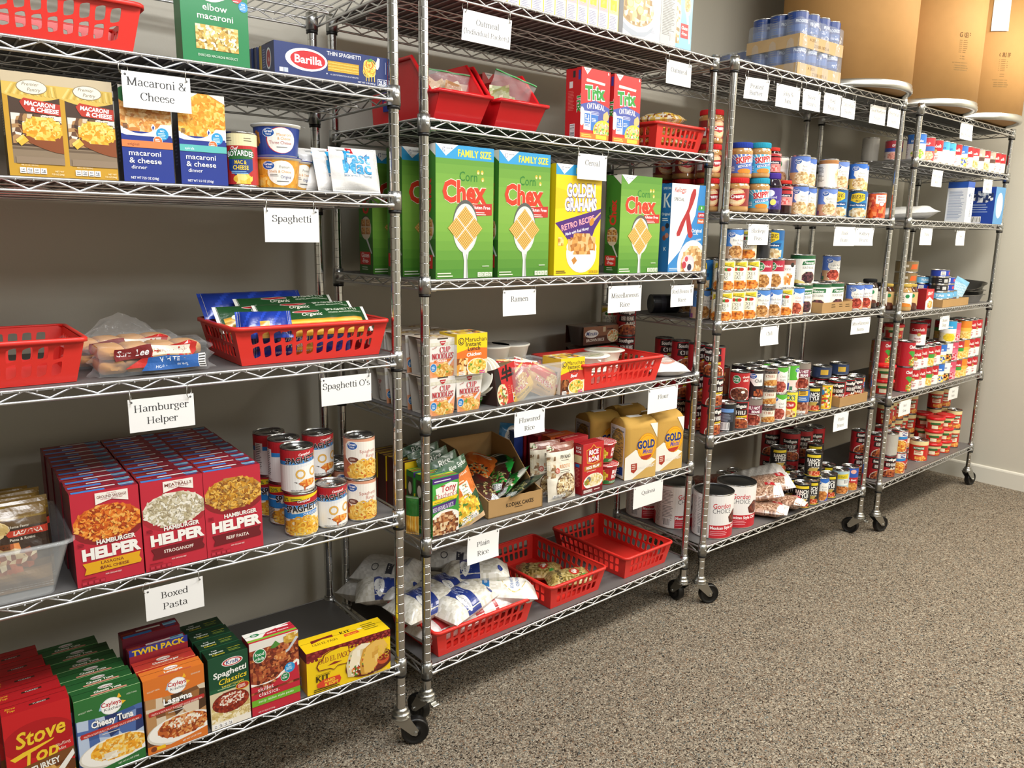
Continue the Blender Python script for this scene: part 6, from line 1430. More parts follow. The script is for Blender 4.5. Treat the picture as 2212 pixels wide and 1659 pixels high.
def cupbox(art, s, t, z, r, lab):
    l = Art(86, 112, 'e8e2d8'); l.R(0, 84, 86, 28, 'e3c01c'); l.R(10, 10, 60, 60, '4a3a30')
    tp = Art(100, 86, 'd9b47a'); tp.M(50, 43, 46, 38, 11, ['e0c48a', 'c89a4c', 'e9c63a', 'd9743a', 'f0e6cc', '5a4a3a'], 3, None, True)
    q = carton('noodle_cup_box', 100, 112, 86, 'd8d0c4', art, l, tp); put(q, 2, 4, s, t, z, r); tag(q, lab, 'noodle cup')
cupbox(maru(0), 150, -6, 104.8, -3, 'yellow chicken instant lunch box on top of a white noodle cup box')
cupbox(maru(1), 552, 6, 0, -2, 'yellow and red beef instant lunch box beside the red basket')
o = pouch('noodle_pouch', 110, 105, 26, None, bands((.12, '5cb834'), (.3, ('e8e8e2', '5cb834')), (.78, '58b030'), (1, '4a9a2c')), '58b030', seed=9, wob=2); put(o, 2, 4, 205, 70, 0, -20, -4); tag(o, 'bright green noodle pouch standing between the cups and the red carton', 'pouch')
# broken-open red carton of spicy noodle bowls
o = empty('noodle_bowl_carton'); put(o, 2, 4, 290, 12, 0, 14)
b = MB(); W, H, D = 100, 122, 140
def sk(x, y, z): return (x-.18*z+6, y, z)
for e in (0, 1):
    def G(p): return p[::-1] if e else p
    b.poly(G([sk(-W/2, e, 0), sk(W/2, e, 0), sk(W/2, e, H), sk(-W/2, e, H-14)]), 'c8262a' if not e else 'a88a62')
    b.poly(G([sk(-W/2+e, D, 0), sk(-W/2+e, 0, 0), sk(-W/2+e, 0, H-14), sk(-W/2+e, D, H-54)]), '3a2420' if not e else 'a88a62')
    b.poly(G([sk(W/2-e, 0, 0), sk(W/2-e, D, 0), sk(W/2-e, D, H-30), sk(W/2-e, 0, H)]), 'b02024' if not e else 'a88a62')
    b.poly(G([sk(W/2, D-e, 0), sk(-W/2, D-e, 0), sk(-W/2, D-e, H+10), sk(W/2, D-e, H+26)]), '8a6c48' if not e else 'a88a62')
a = Art(100, 122, 'c8262a'); a.P([(0, 0), (0, 108), (20, 110), (30, 60), (16, 0)], '1c1416'); a.T('SHIN', 34, 44, 12, 'f0c83a', w=32, rot=-PI/2+.05, b=.04); a.E(30, 28, 26, 34, 'e8d8b8'); a.M(32, 26, 22, 28, 6, ['d95a3a', 'e8c07a', 'b83a24', '5a8a3a', 'f0e0c0'], 3, None); a.T('SHIN', 20, 46, 8, 'f0d04a', w=28, rot=-PI/2, b=.04)
for q in ([(36, 96), (84, 102), (84, 94), (36, 88)], [(54, 116), (62, 116), (62, 66), (54, 66)], [(30, 82), (92, 90), (92, 82), (30, 74)], [(42, 108), (50, 106), (40, 92), (34, 94)], [(70, 106), (78, 108), (84, 92), (78, 90)]): a.P(q, '161214')
a.T('Gourmet', 76, 40, 5, 'f0d8c0', w=26, rot=-PI/2); a.L(60, 52, 14, 5, 6, 'e86a4a', 2.4); a.R(80, 4, 14, 26, 'f2eee8'); a.R(82, 6, 10, 9, '3a2a2a'); a.R(82, 18, 10, 9, 'e8b83a')
a.drape(b, lambda x, y, e: (lambda q: (q[0], q[1]-e, q[2]))(sk(x-50, 0, y)))
b.build('red_carton', 'carton_print', o)
for i in range(3):
    m = MB(); m.lathe([(0, 0), (40, 0), (44, 3), (54, 40), (57, 43), (57, 46), (54, 46), (50, 42), (0, 42)], 28); q = m.build('foam_bowl', 'white_plastic', o); q.location = (-.036+i*.02, .07, .074-.004*i); q.rotation_euler = (.25, -1.25, 0)
tag(o, 'torn red carton of spicy noodle bowls with white bowls inside', 'carton')
# small clear bin of ramen packets
o = empty('clear_bin'); put(o, 2, 4, 412, 82, 0, -1); b = MB(); binwall(b, 80, 104, 70, 84, 102); b.build('tub', 'clear_plastic', o)
b = MB(); b.tube([(x*98, y*78, 102) for x, y in ((-1, -1), (1, -1), (1, 1), (-1, 1))], 4, 6, closed=True); b.build('rim', 'clear_plastic', o); tag(o, 'small clear bin of ramen packets between red carton and yellow box', 'bin')
def ramen(c1, c2):
    a = Art(120, 84, c1); a.P([(0, 60), (120, 40), (120, 84), (0, 84)], c2); a.T('RAMEN', 56, 34, 15, 'c42a30', w=76, b=.05, ol='f4f0e4', olw=.04, rot=-.1); a.T('NOODLE SOUP', 60, 20, 6, '333', w=60, rot=-.1); a.M(84, 56, 26, 18, 6, ['e6c27a', 'd0a050', 'f0dcaa', 'b8863a'], 3, None); return a
RC = [('e0b84a', 'a83a3a'), ('c89a5a', 'c8302c'), ('e9e4dc', 'c83a34'), ('d0a86a', 'e0c23a'), ('eee8e2', 'b8282c'), ('d9a84a', 'c02c30')]
for i in range(6):
    c1, c2 = RC[i]; q = pouch('ramen_packet', 120, 88, 24, ramen(c1, c2), None, c1, seed=50+i, wob=2.2, seal=8, nu=14, nv=16)
    put(q, 2, 4, 404+(-28, 34, 2, -14, 30, 4)[i], (30, 34, 62, 92, 96, 126)[i], 4+(0, 0, 18, 8, 14, 12)[i], (6, -8, 3, -4, 5, -2)[i], (-10, -6, -14, -12, -9, -8)[i], (-34, 24, 8, -12, 16, 4)[i]); tag(q, 'ramen packet in the small clear bin, %s from the front' % NTH[i], 'noodle packet', 'ramen packets in the small clear bin')
for i, (s, t, z) in enumerate(((392, 208, 0), (470, 212, 0), (392, 210, 52), (468, 208, 52))):
    b = MB(); b.lathe([(0, 0), (42, 0), (46, 3), (60, 62), (64, 66), (64, 69), (60, 70), (0, 69)], 28); q = b.build('noodle_bowl', 'white_plastic'); b = MB(); b.lathe([(0, 70.6), (58, 70.6), (61, 70)], 28, 'd8d8d4'); b.build('lid', 'bag_print', q)
    put(q, 2, 4, s, t, z if z == 0 else 71, 0); tag(q, 'white noodle bowl behind the small clear bin, %s' % ('lower near one', 'lower far one', 'upper near one', 'upper far one')[i], 'bowl', 'white noodle bowls behind the clear bin')
# white lidded rice bowls in the red basket
for i, (s, t, z, r) in enumerate(((720, 96, 4, 0), (722, 92, 50, 20), (850, 150, 4, 40), (852, 152, 50, -30))):
    b = MB(); b.lathe([(0, 0), (44, 0), (48, 3), (56, 34), (60, 36), (62, 40), (70, 41), (72, 43), (71, 45), (0, 45)], 32, ell=.86); q = b.build('rice_bowl', 'white_plastic')
    a = Art(120, 100, 'efe9d6'); a.E(60, 50, 54, 42, 'e2dcc4'); a.P([(20, 40), (90, 30), (96, 34), (24, 46)], '7a9a4a'); a.L(34, 66, 46, 4, 5, '9a8a6a', 2); a.M(72, 56, 20, 14, 8, ['d9ceb0', 'c4b48a', 'efe6cc'], 3, None)
    m = MB(); a.flat(m, (-60, -50, 45.3), (1, 0, 0), (0, 1, 0), bg=False); m.poly([(-66, -18, 45.1), (-52, -36, 44), (-40, -52, 32), (-20, -46, 45.2)], 'f0ece0'); m.build('film_lid', 'bag_print', q)
    put(q, 2, 4, s, t, z, r); tag(q, 'white sealed rice bowl in the red basket, %s' % ('lower one nearer the yellow box', 'upper one nearer the yellow box', 'lower one farther along', 'upper one farther along')[i], 'bowl', 'white rice bowls in the red basket')
# twin tubs of brown rice stacked at the back
for i in range(2):
    o = empty('rice_tub_pack'); put(o, 2, 4, 1000-i*4, 300, i*82, -2+i*2)
    for sx in (-54, 54):
        b = MB(); rows = []
        for z, k in ((0, .72), (2, .76), (66, .98), (69, 1.04), (72, 1.04)):
            rows.append([(sx+50*k*(abs(cos(2*PI*q/24))**.6)*(1 if cos(2*PI*q/24) > 0 else -1), 48+44*k*(abs(sin(2*PI*q/24))**.6)*(1 if sin(2*PI*q/24) > 0 else -1), z) for q in range(24)])
        b.grid(rows, '6a6460', closed=True); b.poly(rows[-1], '8a7c6c'); b.build('tub', 'carton_print', o)
    a = Art(190, 66, '5a3226'); a.R(0, 30, 190, 36, '8a5a40'); a.E(44, 40, 36, 15, 'f2f0ec'); a.T('Minute', 44, 34, 15, '2a3a7a', w=58, sh=.15, b=.02); a.T('BROWN RICE', 64, 11, 11, 'f0e8dc', w=96, b=.03); a.E(160, 26, 32, 24, 'd8cdb8'); a.M(160, 26, 28, 20, 5, RICE+['d97a3a', '7a9a4a'], 3, None); a.R(104, 44, 14, 18, 'c8b89a'); a.L(126, 50, 44, 1, 5, '4a2418', 6)
    b = MB(); a.flat(b, (-95, 2, 4), (1, 0, 0), (0, 0, 1)); b.poly([(-95, 2, 70), (95, 2, 70), (95, 90, 72), (-95, 90, 72)], '5f473a'); b.poly([(-95, 94, 4), (-95, 94, 70), (95, 94, 70), (95, 94, 4)][::-1], '5a3226'); b.build('card_sleeve', 'carton_print', o)
    tag(o, ('lower twin pack of brown rice tubs behind the red basket', 'upper twin pack of brown rice tubs behind the red basket')[i], 'rice pack', 'twin packs of brown rice tubs')

# --- shelf 5: flavored rice and flour
def tony():
    a = Art(88, 169, '3f9a3c'); a.R(0, 154, 88, 15, '4a2a78'); a.L(6, 159, 70, 1, 4, 'e0d4ec', 3); a.P([(0, 150), (88, 156), (88, 120), (0, 104)], '4aa844'); a.P([(14, 110), (10, 140), (60, 152), (84, 146), (80, 112)], 'f6f2ea')
    a.T('Tony', 54, 128, 20, 'b8242e', w=52, sh=.1, b=.02, rot=.06); a.T("Chachere's", 44, 111, 15, 'b8242e', w=76, sh=.1, b=.0, rot=.05); a.P([(0, 96), (80, 102), (86, 112), (0, 108)], 'f2d02c'); a.T('Famous Creole Cuisine', 38, 100, 5, '2f6a2c', w=64, sh=.2, rot=.05)
    a.P([(0, 72), (76, 82), (80, 100), (0, 92)], '4a2a78'); a.T('RED BEANS & RICE', 36, 78, 12, 'f2f0f6', w=70, ser=True, heavy=1.4, rot=.1); a.E(44, 30, 60, 46, 'f2efe8'); a.M(40, 30, 46, 36, 6, ['7a4428', '5c2e1c', 'a8683c', 'c99a6a', '8a5230', 'e0c8a0'], 3, None); a.M(46, 54, 24, 14, 6, ['b87a4a', '8a4e2a', 'd9b084'], 6, None); a.P([(0, 0), (88, 0), (88, 8), (50, 4), (0, 8)], '3a2418'); a.T('NET WT 7 OZ (198g)', 56, 3, 4, 'f0e8dc', w=44); return a
def tonyside(): l = Art(38, 169, '2f7a30'); l.R(4, 40, 28, 112, '3a3228'); l.L(7, 80, 22, 9, 5, '8a8070', 1.6); l.E(18, 120, 9, 18, 'd0ccc0'); l.T('7 OZ', 20, 14, 9, 'e0e8d8', w=22); return l
def tonytop(): a = Art(88, 38, '3f9a3c'); a.R(0, 22, 88, 8, 'e8d03a'); a.R(0, 10, 88, 6, 'c8382c'); a.L(8, 24, 70, 1, 4, '5a3a10', 3); return a
T0 = None
for i, (s, t) in enumerate(((62, -6), (60, 36), (58, 78))):
    q = carton('rice_dinner_box', 88, 169, 38, '2f7a30', tony(), tonyside(), tonytop()) if i == 0 else dup(T0); T0 = T0 or q
    put(q, 2, 5, s, t, 0, (0, 3, -2)[i]); tag(q, 'green boxed red beans and rice dinner by the shelf post, %s' % ('front one', 'second back', 'third back')[i], 'rice box', 'green boxed rice dinners')
a = Art(120, 186, 'e8c41c'); a.T('FAMILY', 60, 140, 20, '4a2418', w=84, b=.05); a.L(14, 126, 90, 1, 4, '4a2418', 6); a.R(0, 0, 120, 110, '7a2a24'); tp = Art(120, 44, '5a2a1e'); tp.R(0, 30, 120, 8, 'd9b42a'); tp.R(0, 10, 120, 6, 'c8a02a')
F0 = None
for i in range(4):
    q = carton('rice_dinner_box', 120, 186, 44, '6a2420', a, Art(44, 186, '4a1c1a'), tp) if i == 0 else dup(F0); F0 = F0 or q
    put(q, 2, 5, 74-i*3, 124+i*46); tag(q, 'family size rice box with a yellow top band behind the green boxes, %s' % ('front one', 'second back', 'third back', 'rearmost')[i], 'rice box', 'family size rice boxes')
o = pouch('seasoning_pouch', 40, 110, 14, None, bands((.5, MACC), (1, '2f7a30')), '2f7a30', seed=5); put(o, 2, 5, -4, 60, 0, -60); tag(o, 'thin yellow and green packet standing between the posts by the green boxes', 'packet')
l = Art(60, 165, '3a1218'); l.R(4, 140, 52, 14, 'a8844a'); l.T('RICE', 30, 118, 14, 'e0d8d0', w=40); l.T('RONI', 30, 98, 14, 'e0d8d0', w=40); l.R(10, 40, 40, 36, 'b0a080'); l.M(30, 58, 18, 16, 6, RICE, 3, None, True)
# green side-dish pouches, a leaning file of five
def sides(front):
    a = Art(112, 200, '174a2a')
    if front: a.T('Rice Sides', 74, 176, 13, 'f2f2ea', w=66, sh=.25, b=.0); a.P([(0, 70), (112, 90), (112, 164), (0, 150)], 'd9742a'); a.T('CHEDDAR', 70, 150, 8, 'f6ead8', w=54, b=.02); a.L(20, 132, 70, 2, 9, 'f2d8b8', 4); a.P([(56, 84), (50, 126), (84, 130), (90, 86)], 'f4f2ea'); a.L(58, 120, 26, 4, 9, '6a8a4a', 2.4); a.M(54, 52, 50, 42, 6, ['e9c93a', 'd9b02a', 'f2dc6a', 'c99a20', 'e0a83a', '5a8a3a'], 3, None); a.R(20, 14, 70, 22, 'e8e6d8'); calrow(a, 26, 18, 4, 13)
    else: a.T('Rice', 60, 176, 17, 'f2f2ea', w=46, sh=.25, b=.0); a.P([(0, 60), (112, 60), (112, 160), (0, 150)], '2a5f34'); a.M(60, 60, 46, 46, 9, RICE+['d9a43a'], 3, None)
    return a
for i in range(5):
    o = pouch('rice_pouch', 112, 200, 24, sides(i == 0), bands((.06, 'd8b48a'), (1, '174a2a')), '174a2a', seed=80+i, wob=2.4, seal=10); put(o, 2, 5, 168-i*12, 16+i*34, (0, 6, 12, 18, 24)[i], 4, -10, -16+i*1.5)
    tag(o, 'orange and green rice side pouch leaning in front of the file' if i == 0 else 'dark green rice side pouch leaning behind the orange one, %s' % NTH[i-1], 'pouch', 'leaning rice side pouches')
# open display carton with loose pouches
o = empty('display_carton'); put(o, 2, 5, 330, 8, 0, -5); b = MB(); W, D, Hf, Hb, th = 202, 280, 55, 178, 3
def wallp(P):
    q = len(P); c = Vector((0, D/2, 60)); n = (Vector(P[1])-Vector(P[0])).cross(Vector(P[2])-Vector(P[0])).normalized()
    if n.dot(Vector(P[0])-c) < 0: n = -n
    I = [tuple(Vector(p)-n*th) for p in P]; b.mesh(list(P)+I, [tuple(range(q)), tuple(range(2*q-1, q-1, -1))]+[(k, (k+1) % q, (k+1) % q+q, k+q) for k in range(q)], 'b08d5e')
wallp([(-W/2, 0, 0), (W/2, 0, 0)]+[(W/2-W*k/12, 0, Hf+(1.6 if k % 2 else 0)) for k in range(13)]); wallp([(-W/2, D, 0), (-W/2, D, Hb), (W/2, D, Hb), (W/2, D, 0)])
for sx in (-1, 1): wallp([(sx*W/2, 0, 0), (sx*W/2, D, 0), (sx*W/2, D, Hb), (sx*W/2, D*.62, Hb-8), (sx*W/2, D*.2, Hf+14), (sx*W/2, 0, Hf)])
b.box(-W/2, W/2, 0, D, 0, th, '9a7a50'); a = Art(202, 55, 'fff'); a.T('KODIAK CAKES', 116, 24, 12, '2a2018', w=102, b=.03); a.L(96, 18, 38, 1, 3, '4a3a28', 2.4); a.flat(b, (-101, -.2, 0), (1, 0, 0), (0, 0, 1), bg=False); b.build('tray', 'matte_print', o); tag(o, 'open brown display carton with a low front, holding loose rice pouches', 'carton')
def loose(cols, c0):
    a = Art(120, 180, c0); a.M(64, 60, 46, 40, 7, cols, 3, None); a.L(20, 150, 80, 2, 10, 'e0e4d4', 5); a.BC(70, 8, 34, 24); return a
for i, (s, t, z, r, ti, ro, c0, c1, nm) in enumerate(((330, 205, 92, 30, 14, 10, 'c85a1c', 'd9722a', 'orange'), (392, 178, 84, 42, 20, -14, '14241a', '1f8a30', 'black and green'), (352, 130, 72, 34, 22, -30, '3a1a18', '1f9a38', 'dark red and green'), (300, 110, 60, 50, 8, 20, '4a2a20', '5a1c1a', 'brown'), (364, 90, 58, 22, 16, -36, '1f7a2c', 'e8e6da', 'green and white'), (384, 52, 54, 8, 14, -30, '1c2a20', '3a4a38', 'dark green'))):
    o = pouch('rice_pouch', 110, 168, 20, loose([c1, c0, 'a8a06a', '3a2a20'], c0), (lambda u, v, c0=c0, c1=c1: c1 if (u*1.3+v) % .9 < .32 else c0), c0, seed=90+i, wob=3.4, seal=9); lay2(o, 2, 5, s, t, z, r, 168, ti, ro); tag(o, '%s rice pouch lying loose in the brown display carton' % nm, 'pouch', 'loose pouches in the display carton')
a = Art(90, 200, '2f7fb8'); a.E(48, 110, 32, 44, 'e6e2da'); a.T('Great', 46, 110, 14, '2a4a8a', w=40); a.M(50, 40, 36, 34, 7, ['8a7a6a', 'a89a86', '6a5a4c'], 3, None)
o = pouch('rice_pouch', 84, 160, 26, a, bands((.45, '6d6258'), (1, '2f7fb8')), '2f7fb8', seed=99, wob=2.6); put(o, 2, 5, 496, 250, 40, -14, -8, 10); tag(o, 'blue-topped pouch standing at the back beyond the display carton', 'pouch')
o = carton('storage_box', 110, 130, 70, '8f8b86'); put(o, 2, 5, 560, 300, 0); tag(o, 'plain grey box in the shade behind the risotto pouches', 'box')
def risotto():
    a = Art(112, 180, 'efe8d6'); a.R(0, 158, 112, 22, '7a3a26'); a.P([(0, 158), (0, 180), (26, 180), (22, 164)], 'e8e0cc'); a.P([(4, 166), (12, 180), (20, 178), (16, 164)], '4a7a34'); a.M(12, 110, 12, 34, 8, ['e6dcc4', 'b8946a', '8a6a4a', 'd8c8a8'], 3, None, True); a.T('PIVANO', 66, 134, 12, '3a342c', w=44, b=.02); a.L(46, 128, 40, 1, 3, '6a6258', 1.4); a.T('RISOTTO', 62, 104, 12, 'd98a3a', w=44, b=.01); a.E(30, 98, 9, 9, 'c05a4a'); a.E(30, 98, 6, 6, 'e8b8ac'); a.L(40, 96, 50, 2, 6, '8a8478', 2)
    a.E(66, 44, 42, 44, '6a4a34'); a.M(66, 44, 39, 41, 5.5, ['e6d6b0', 'd4be8c', 'f2e8cc', 'b89a6a', 'a8865a'], 4, None); a.curls(66, 44, 34, 36, 40, 6, ['f2e8d0', 'dcc89c'], 3); calrow(a, 14, 8, 4, 12); return a
for i, (s, t, r) in enumerate(((524, 0, -4), (500, 46, -12))):
    o = pouch('risotto_pouch', 112, 182, 30, risotto(), bands((.09, 'f0eadc'), (.88, 'efe8d6'), (1, '7a3a26')), 'efe8d6', seed=100+i, wob=2, seal=9); put(o, 2, 5, s, t+10, 0, r, -5); tag(o, ('cream risotto pouch standing at the shelf edge', 'cream risotto pouch just behind the front one')[i], 'pouch', 'cream risotto pouches')
def roni():
    a = Art(96, 168, 'c0262a'); a.P([(20, 104), (16, 148), (36, 152), (48, 164), (60, 152), (84, 148), (80, 104), (50, 98)], 'e0b03a'); a.P([(22, 106), (18, 146), (37, 150), (48, 161), (59, 150), (82, 146), (78, 106), (50, 100)], 'b01e24'); a.T('RICE', 50, 130, 16, 'fff', w=44, b=.05); a.E(48, 124, 6, 5, 'e0b03a'); a.T('RONI', 50, 107, 16, 'fff', w=46, b=.05); a.P([(8, 78), (8, 94), (88, 98), (88, 82)], 'b8702a'); a.T('RICE PILAF', 48, 84, 9, 'fff', w=60, b=.04, rot=.04); a.L(20, 74, 56, 1, 3, 'e8c8a8', 2)
    a.E(52, 40, 46, 26, 'f0ede4'); a.M(56, 44, 38, 20, 5, RICE+['f0e2b4', 'd9c06a'], 3, None); a.E(30, 48, 10, 10, '6a6e72'); a.M(22, 40, 12, 10, 5, ['d9a43a', 'a8642a', '7a9a3a'], 4, None); a.R(0, 0, 96, 20, '6a141c'); calrow(a, 8, 5, 4, 9, 'e8dcd8'); a.L(56, 9, 34, 1, 3, 'e8d4d0', 3); return a
l = Art(44, 168, 'a01c22'); l.T('RICE', 24, 150, 8, 'fff', w=22); l.T('RONI', 24, 138, 8, 'fff', w=22); l.R(6, 104, 32, 26, 'd8c090'); l.L(8, 84, 26, 14, 4.5, 'e07a70', 1.6); l.R(12, 90, 18, 10, '2f6fb0')
q = put(carton('rice_dinner_box', 96, 168, 44, 'a01c22', roni(), l), 2, 5, 646, -6, 0, 0); tag(q, 'red rice pilaf box at the shelf edge beside the flour', 'rice box')
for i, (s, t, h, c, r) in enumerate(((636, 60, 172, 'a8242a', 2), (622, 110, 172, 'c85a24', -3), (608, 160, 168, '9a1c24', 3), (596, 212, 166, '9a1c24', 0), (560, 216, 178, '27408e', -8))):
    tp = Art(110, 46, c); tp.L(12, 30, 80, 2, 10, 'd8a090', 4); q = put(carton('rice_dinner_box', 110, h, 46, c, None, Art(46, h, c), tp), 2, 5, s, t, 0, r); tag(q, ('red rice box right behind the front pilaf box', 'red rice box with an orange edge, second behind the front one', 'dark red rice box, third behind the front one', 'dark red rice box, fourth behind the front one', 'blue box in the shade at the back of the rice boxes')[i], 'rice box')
for i, (s, t, z) in enumerate(((762, 46, 0), (752, 52, 76))):
    b = MB(); b.lathe([(0, 1), (32, 0), (33, 2), (41, 62), (42, 64), (45, 65), (45, 68), (42, 69), (0, 69)], 30, 'c8282c'); q = b.build('rice_cup', 'can_print'); a = Art(2*PI*37, 58, 'c2262c'); c = a.w/2
    a.R(0, 0, a.w, 14, '2f7a3a'); a.M(c-40, 30, 26, 20, 6, ['e9c93a', 'd9b02a', 'f2dc6a'], 3, None); a.R(c-12, 12, 62, 42, 'b01e24'); a.T('RICE', c+18, 36, 13, 'fff', w=36, b=.05); a.T('RONI', c+18, 20, 13, 'fff', w=38, b=.05); a.L(c-80, 48, 40, 7, 5, 'e8b0a8', 1.8); a.T('CHEDDAR', c+8, 4, 6, 'e8f0e4', w=34)
    m = MB(); a.wrap(m, 33.3, 41, 3, 30); m.build('printed_sleeve', 'can_print', q); m = MB(); m.lathe([(0, 69.6), (43, 69.6), (46, 69), (46.5, 66)], 30, cf=lambda i_, j: 'c02a30' if (i_+j//2) % 2 else 'e0d0cc'); lid = Art(84, 84, 'c02a30')
    for q_ in range(8): lid.T('RICE RONI', 42, 6+q_*9.5, 5, 'f0e4e0', w=60)
    m2 = Art(0, 0, 'c02a30'); m2.I = lid.I; m.poly([(42*cos(PI*k/15), 42*sin(PI*k/15), 69.8) for k in range(30)], 'c02a30'); m2.flat(m, (-42, -42, 69.9), (1, 0, 0), (0, 1, 0), bg=False, clip=False); m.build('foil_lid', 'can_print', q)
    put(q, 2, 5, s, t, z, -10+i*14); tag(q, ('red rice cup with a green base, bottom of the two-cup stack', 'red rice cup on top of the two-cup stack')[i], 'cup', 'stacked red rice cups')
def flour():
    a = Art(132, 192, 'c9a050'); a.P([(132, 192), (132, 140), (100, 192)], 'f4f0e6'); a.P([(0, 80), (40, 106), (132, 60), (132, 20), (60, 0), (0, 0)], 'f2ede2'); a.P([(70, 0), (132, 56), (132, 0)], 'd0aa60'); a.P([(30, 0), (84, 0), (132, 44), (132, 62)], 'd0aa60')
    a.E(88, 112, 42, 48, 'd08a1c'); a.E(88, 112, 40, 46, 'eeaa24'); a.O(88, 112, 36, 2.4, 'd9901c', 30, 1.14); a.T('GOLD', 84, 108, 28, '2a3a78', w=76, b=.07, ol='f2c860', olw=.03); a.T('Medal', 92, 88, 18, '5a4aa0', w=46, sh=.3, b=.02); a.P([(66, 70), (60, 80), (110, 84), (106, 74), (88, 66)], 'b83a2a'); a.P([(26, 28), (24, 56), (48, 58), (50, 34), (38, 22)], 'a83a2a'); a.L(28, 50, 18, 3, 7, 'e8d0c0', 3); a.T('WHOLE WHEAT', 90, 36, 11, 'f6f2ea', w=72, b=.04, rot=.06); return a
def flourbag(s, t, r, lab, dark=0, seed=1):
    W, D, H = 132, 92, 192; b = MB(); rnd = random.Random(seed); n = 10
    def ring(z, k, jit=1.2):
        L = []
        for (x0, y0), (x1, y1) in (((-1, 0), (1, 0)), ((1, 0), (1, 1)), ((1, 1), (-1, 1)), ((-1, 1), (-1, 0))):
            for i in range(6):
                u = i/6; x = (x0+(x1-x0)*u)*W/2*k; y = (y0+(y1-y0)*u-.5)*D*k+D/2; bu = 3.5*sin(PI*u)*sin(PI*min(1, z/H)); nx_, ny_ = (y1-y0), -(x1-x0); l = math.hypot(nx_, ny_)
                L.append((x+nx_/l*bu+rnd.uniform(-jit, jit)*.5, y-(bu if y1 == y0 and y0 == 0 else -bu if y1 == y0 else 0), z+rnd.uniform(-.5, .5)))
        return L
    rows = [ring(z, k, .3 if z < 190 else 1.5) for z, k in ((0, .97), (4, 1), (60, 1), (130, 1), (176, 1), (190, .98))]+[[(x*.96, D/2+(y-D/2)*.62, 204+rnd.uniform(-2, 2)) for x, y, z in ring(192, 1)], [(x*.9, D/2+(y-D/2)*.16, 210+rnd.uniform(-2, 2)) for x, y, z in ring(192, 1)]]
    b.grid(rows, 'c39a4c', closed=True); b.poly(rows[-1], 'c39a4c'); flour().drape(b, lambda x, y, e: (x-66, -.6-4.3*sin(PI*x/132)*sin(PI*min(1, y/192))-e, y))
    l = Art(88, 192, 'e8e4da'); l.R(2, 4, 84, 180, 'f0ece4'); l.R(4, 6, 80, 176, 'dcdad6'); l.T('YOUR KITCHEN Rules', 44, 166, 7, '222', w=70, b=.02); l.L(9, 160, 70, 24, 4.6, '55534e', 2); l.R(8, 14, 72, 30, '1f3f8a'); l.L(14, 36, 56, 3, 7, 'c8d0e8', 2.4)
    for vs, fs, c, k in l.I: b.mesh([(-66-3.4*sin(PI*min(1, max(0, x/88)))*sin(PI*min(1, max(0, y/192)))-.9-DL*k, D-2-x, y) for x, y in vs], fs, c)
    b.box(-30, 24, D/2-12, D/2+10, 211, 212.4, 'e8e6e0'); q = b.build('flour_bag', 'paper_print'); put(q, 2, 5, s, t, 0, r); tag(q, lab, 'flour bag', 'tan paper bags of flour')
flourbag(888, -2, -13, 'tan paper flour bag at the shelf edge, nearer one', 0, 1)
flourbag(1043, 2, -12, 'tan paper flour bag under the flour card at the end of the shelf', 0, 2); flourbag(850, 128, -10, 'tan paper flour bag behind the nearer front one', 1, 3); flourbag(1010, 140, -8, 'tan paper flour bag at the back by the end of the shelf', 1, 4)
# --- shelf 4 end: bag of rice lying, rice-and-bean tins
a = Art(150, 200, 'f0eeea'); a.E(70, 70, 46, 46, 'd89a8a'); a.E(70, 70, 36, 36, 'efe0d8'); a.P([(20, 120), (130, 110), (130, 130), (20, 140)], 'b02a34'); a.BC(96, 86, 30, 20)
o = pouch('rice_bag', 150, 190, 52, a, None, 'efedea', seed=120, wob=3, seal=10); lay2(o, 2, 4, 1068, 76, 28, 62, 190, 4); tag(o, 'white bag of rice lying at the end of the noodle shelf', 'rice bag')
# --- shelf 6: plain rice
def ricebag(kind):
    a = Art(140, 230, 'e6e2d6')
    if kind == 0: a.R(0, 60, 140, 62, '2a3f8e'); a.L(14, 108, 70, 3, 12, '9fb0e0', 5); a.E(96, 76, 30, 16, 'f4f4f2'); a.T('Long Grain', 96, 74, 9, '2a3a6a', w=46, b=.0); a.E(110, 186, 9, 8, '2a3f8e'); a.E(30, 190, 9, 8, '2a3f8e'); a.E(32, 150, 24, 14, 'f4f4f2'); a.T('Long Grain', 32, 147, 7, '2a3a6a', w=36)
    elif kind == 1: a.E(70, 140, 54, 40, 'f6f4ee'); a.O(70, 140, 52, 3, 'd9c26a', 26, .74); a.T('ENRICHED', 70, 146, 11, '3a6aa8', w=70, b=.02); a.T('LONG GRAIN RICE', 70, 128, 10, '3a6aa8', w=84, b=.02); a.P([(30, 40), (28, 62), (112, 62), (110, 40)], '2a7ac0'); a.T('ENRICHED', 70, 47, 9, 'fff', w=58); a.E(70, 90, 12, 12, 'f0f0ee'); a.O(70, 90, 12, 2, '4a9a4a', 18)
    elif kind == 2: a.P([(0, 40), (140, 60), (140, 90), (0, 76)], 'b8323a'); a.P([(0, 120), (140, 130), (140, 142), (0, 134)], 'b8323a'); a.R(40, 150, 36, 26, '4a9a4a'); a.T('pacific', 90, 190, 11, '5a6a7a', w=54); a.L(20, 108, 90, 2, 8, '8a4a4a', 3)
    else: a.R(84, 120, 34, 24, '3a3a44'); a.O(100, 80, 12, 3, '44444c', 16); a.L(20, 180, 80, 2, 9, '9a9aa0', 4)
    return a
RB = [('e9e6dc', 'dedacd', 'f2efe6', 'd6d1c2'), ('efece4', 'e4e0d4', 'f4f2ec'), ('f0ece8', 'e6deda', 'f4f0ee'), ('d2d0cc', 'c8c6c2', 'dcdad6')]
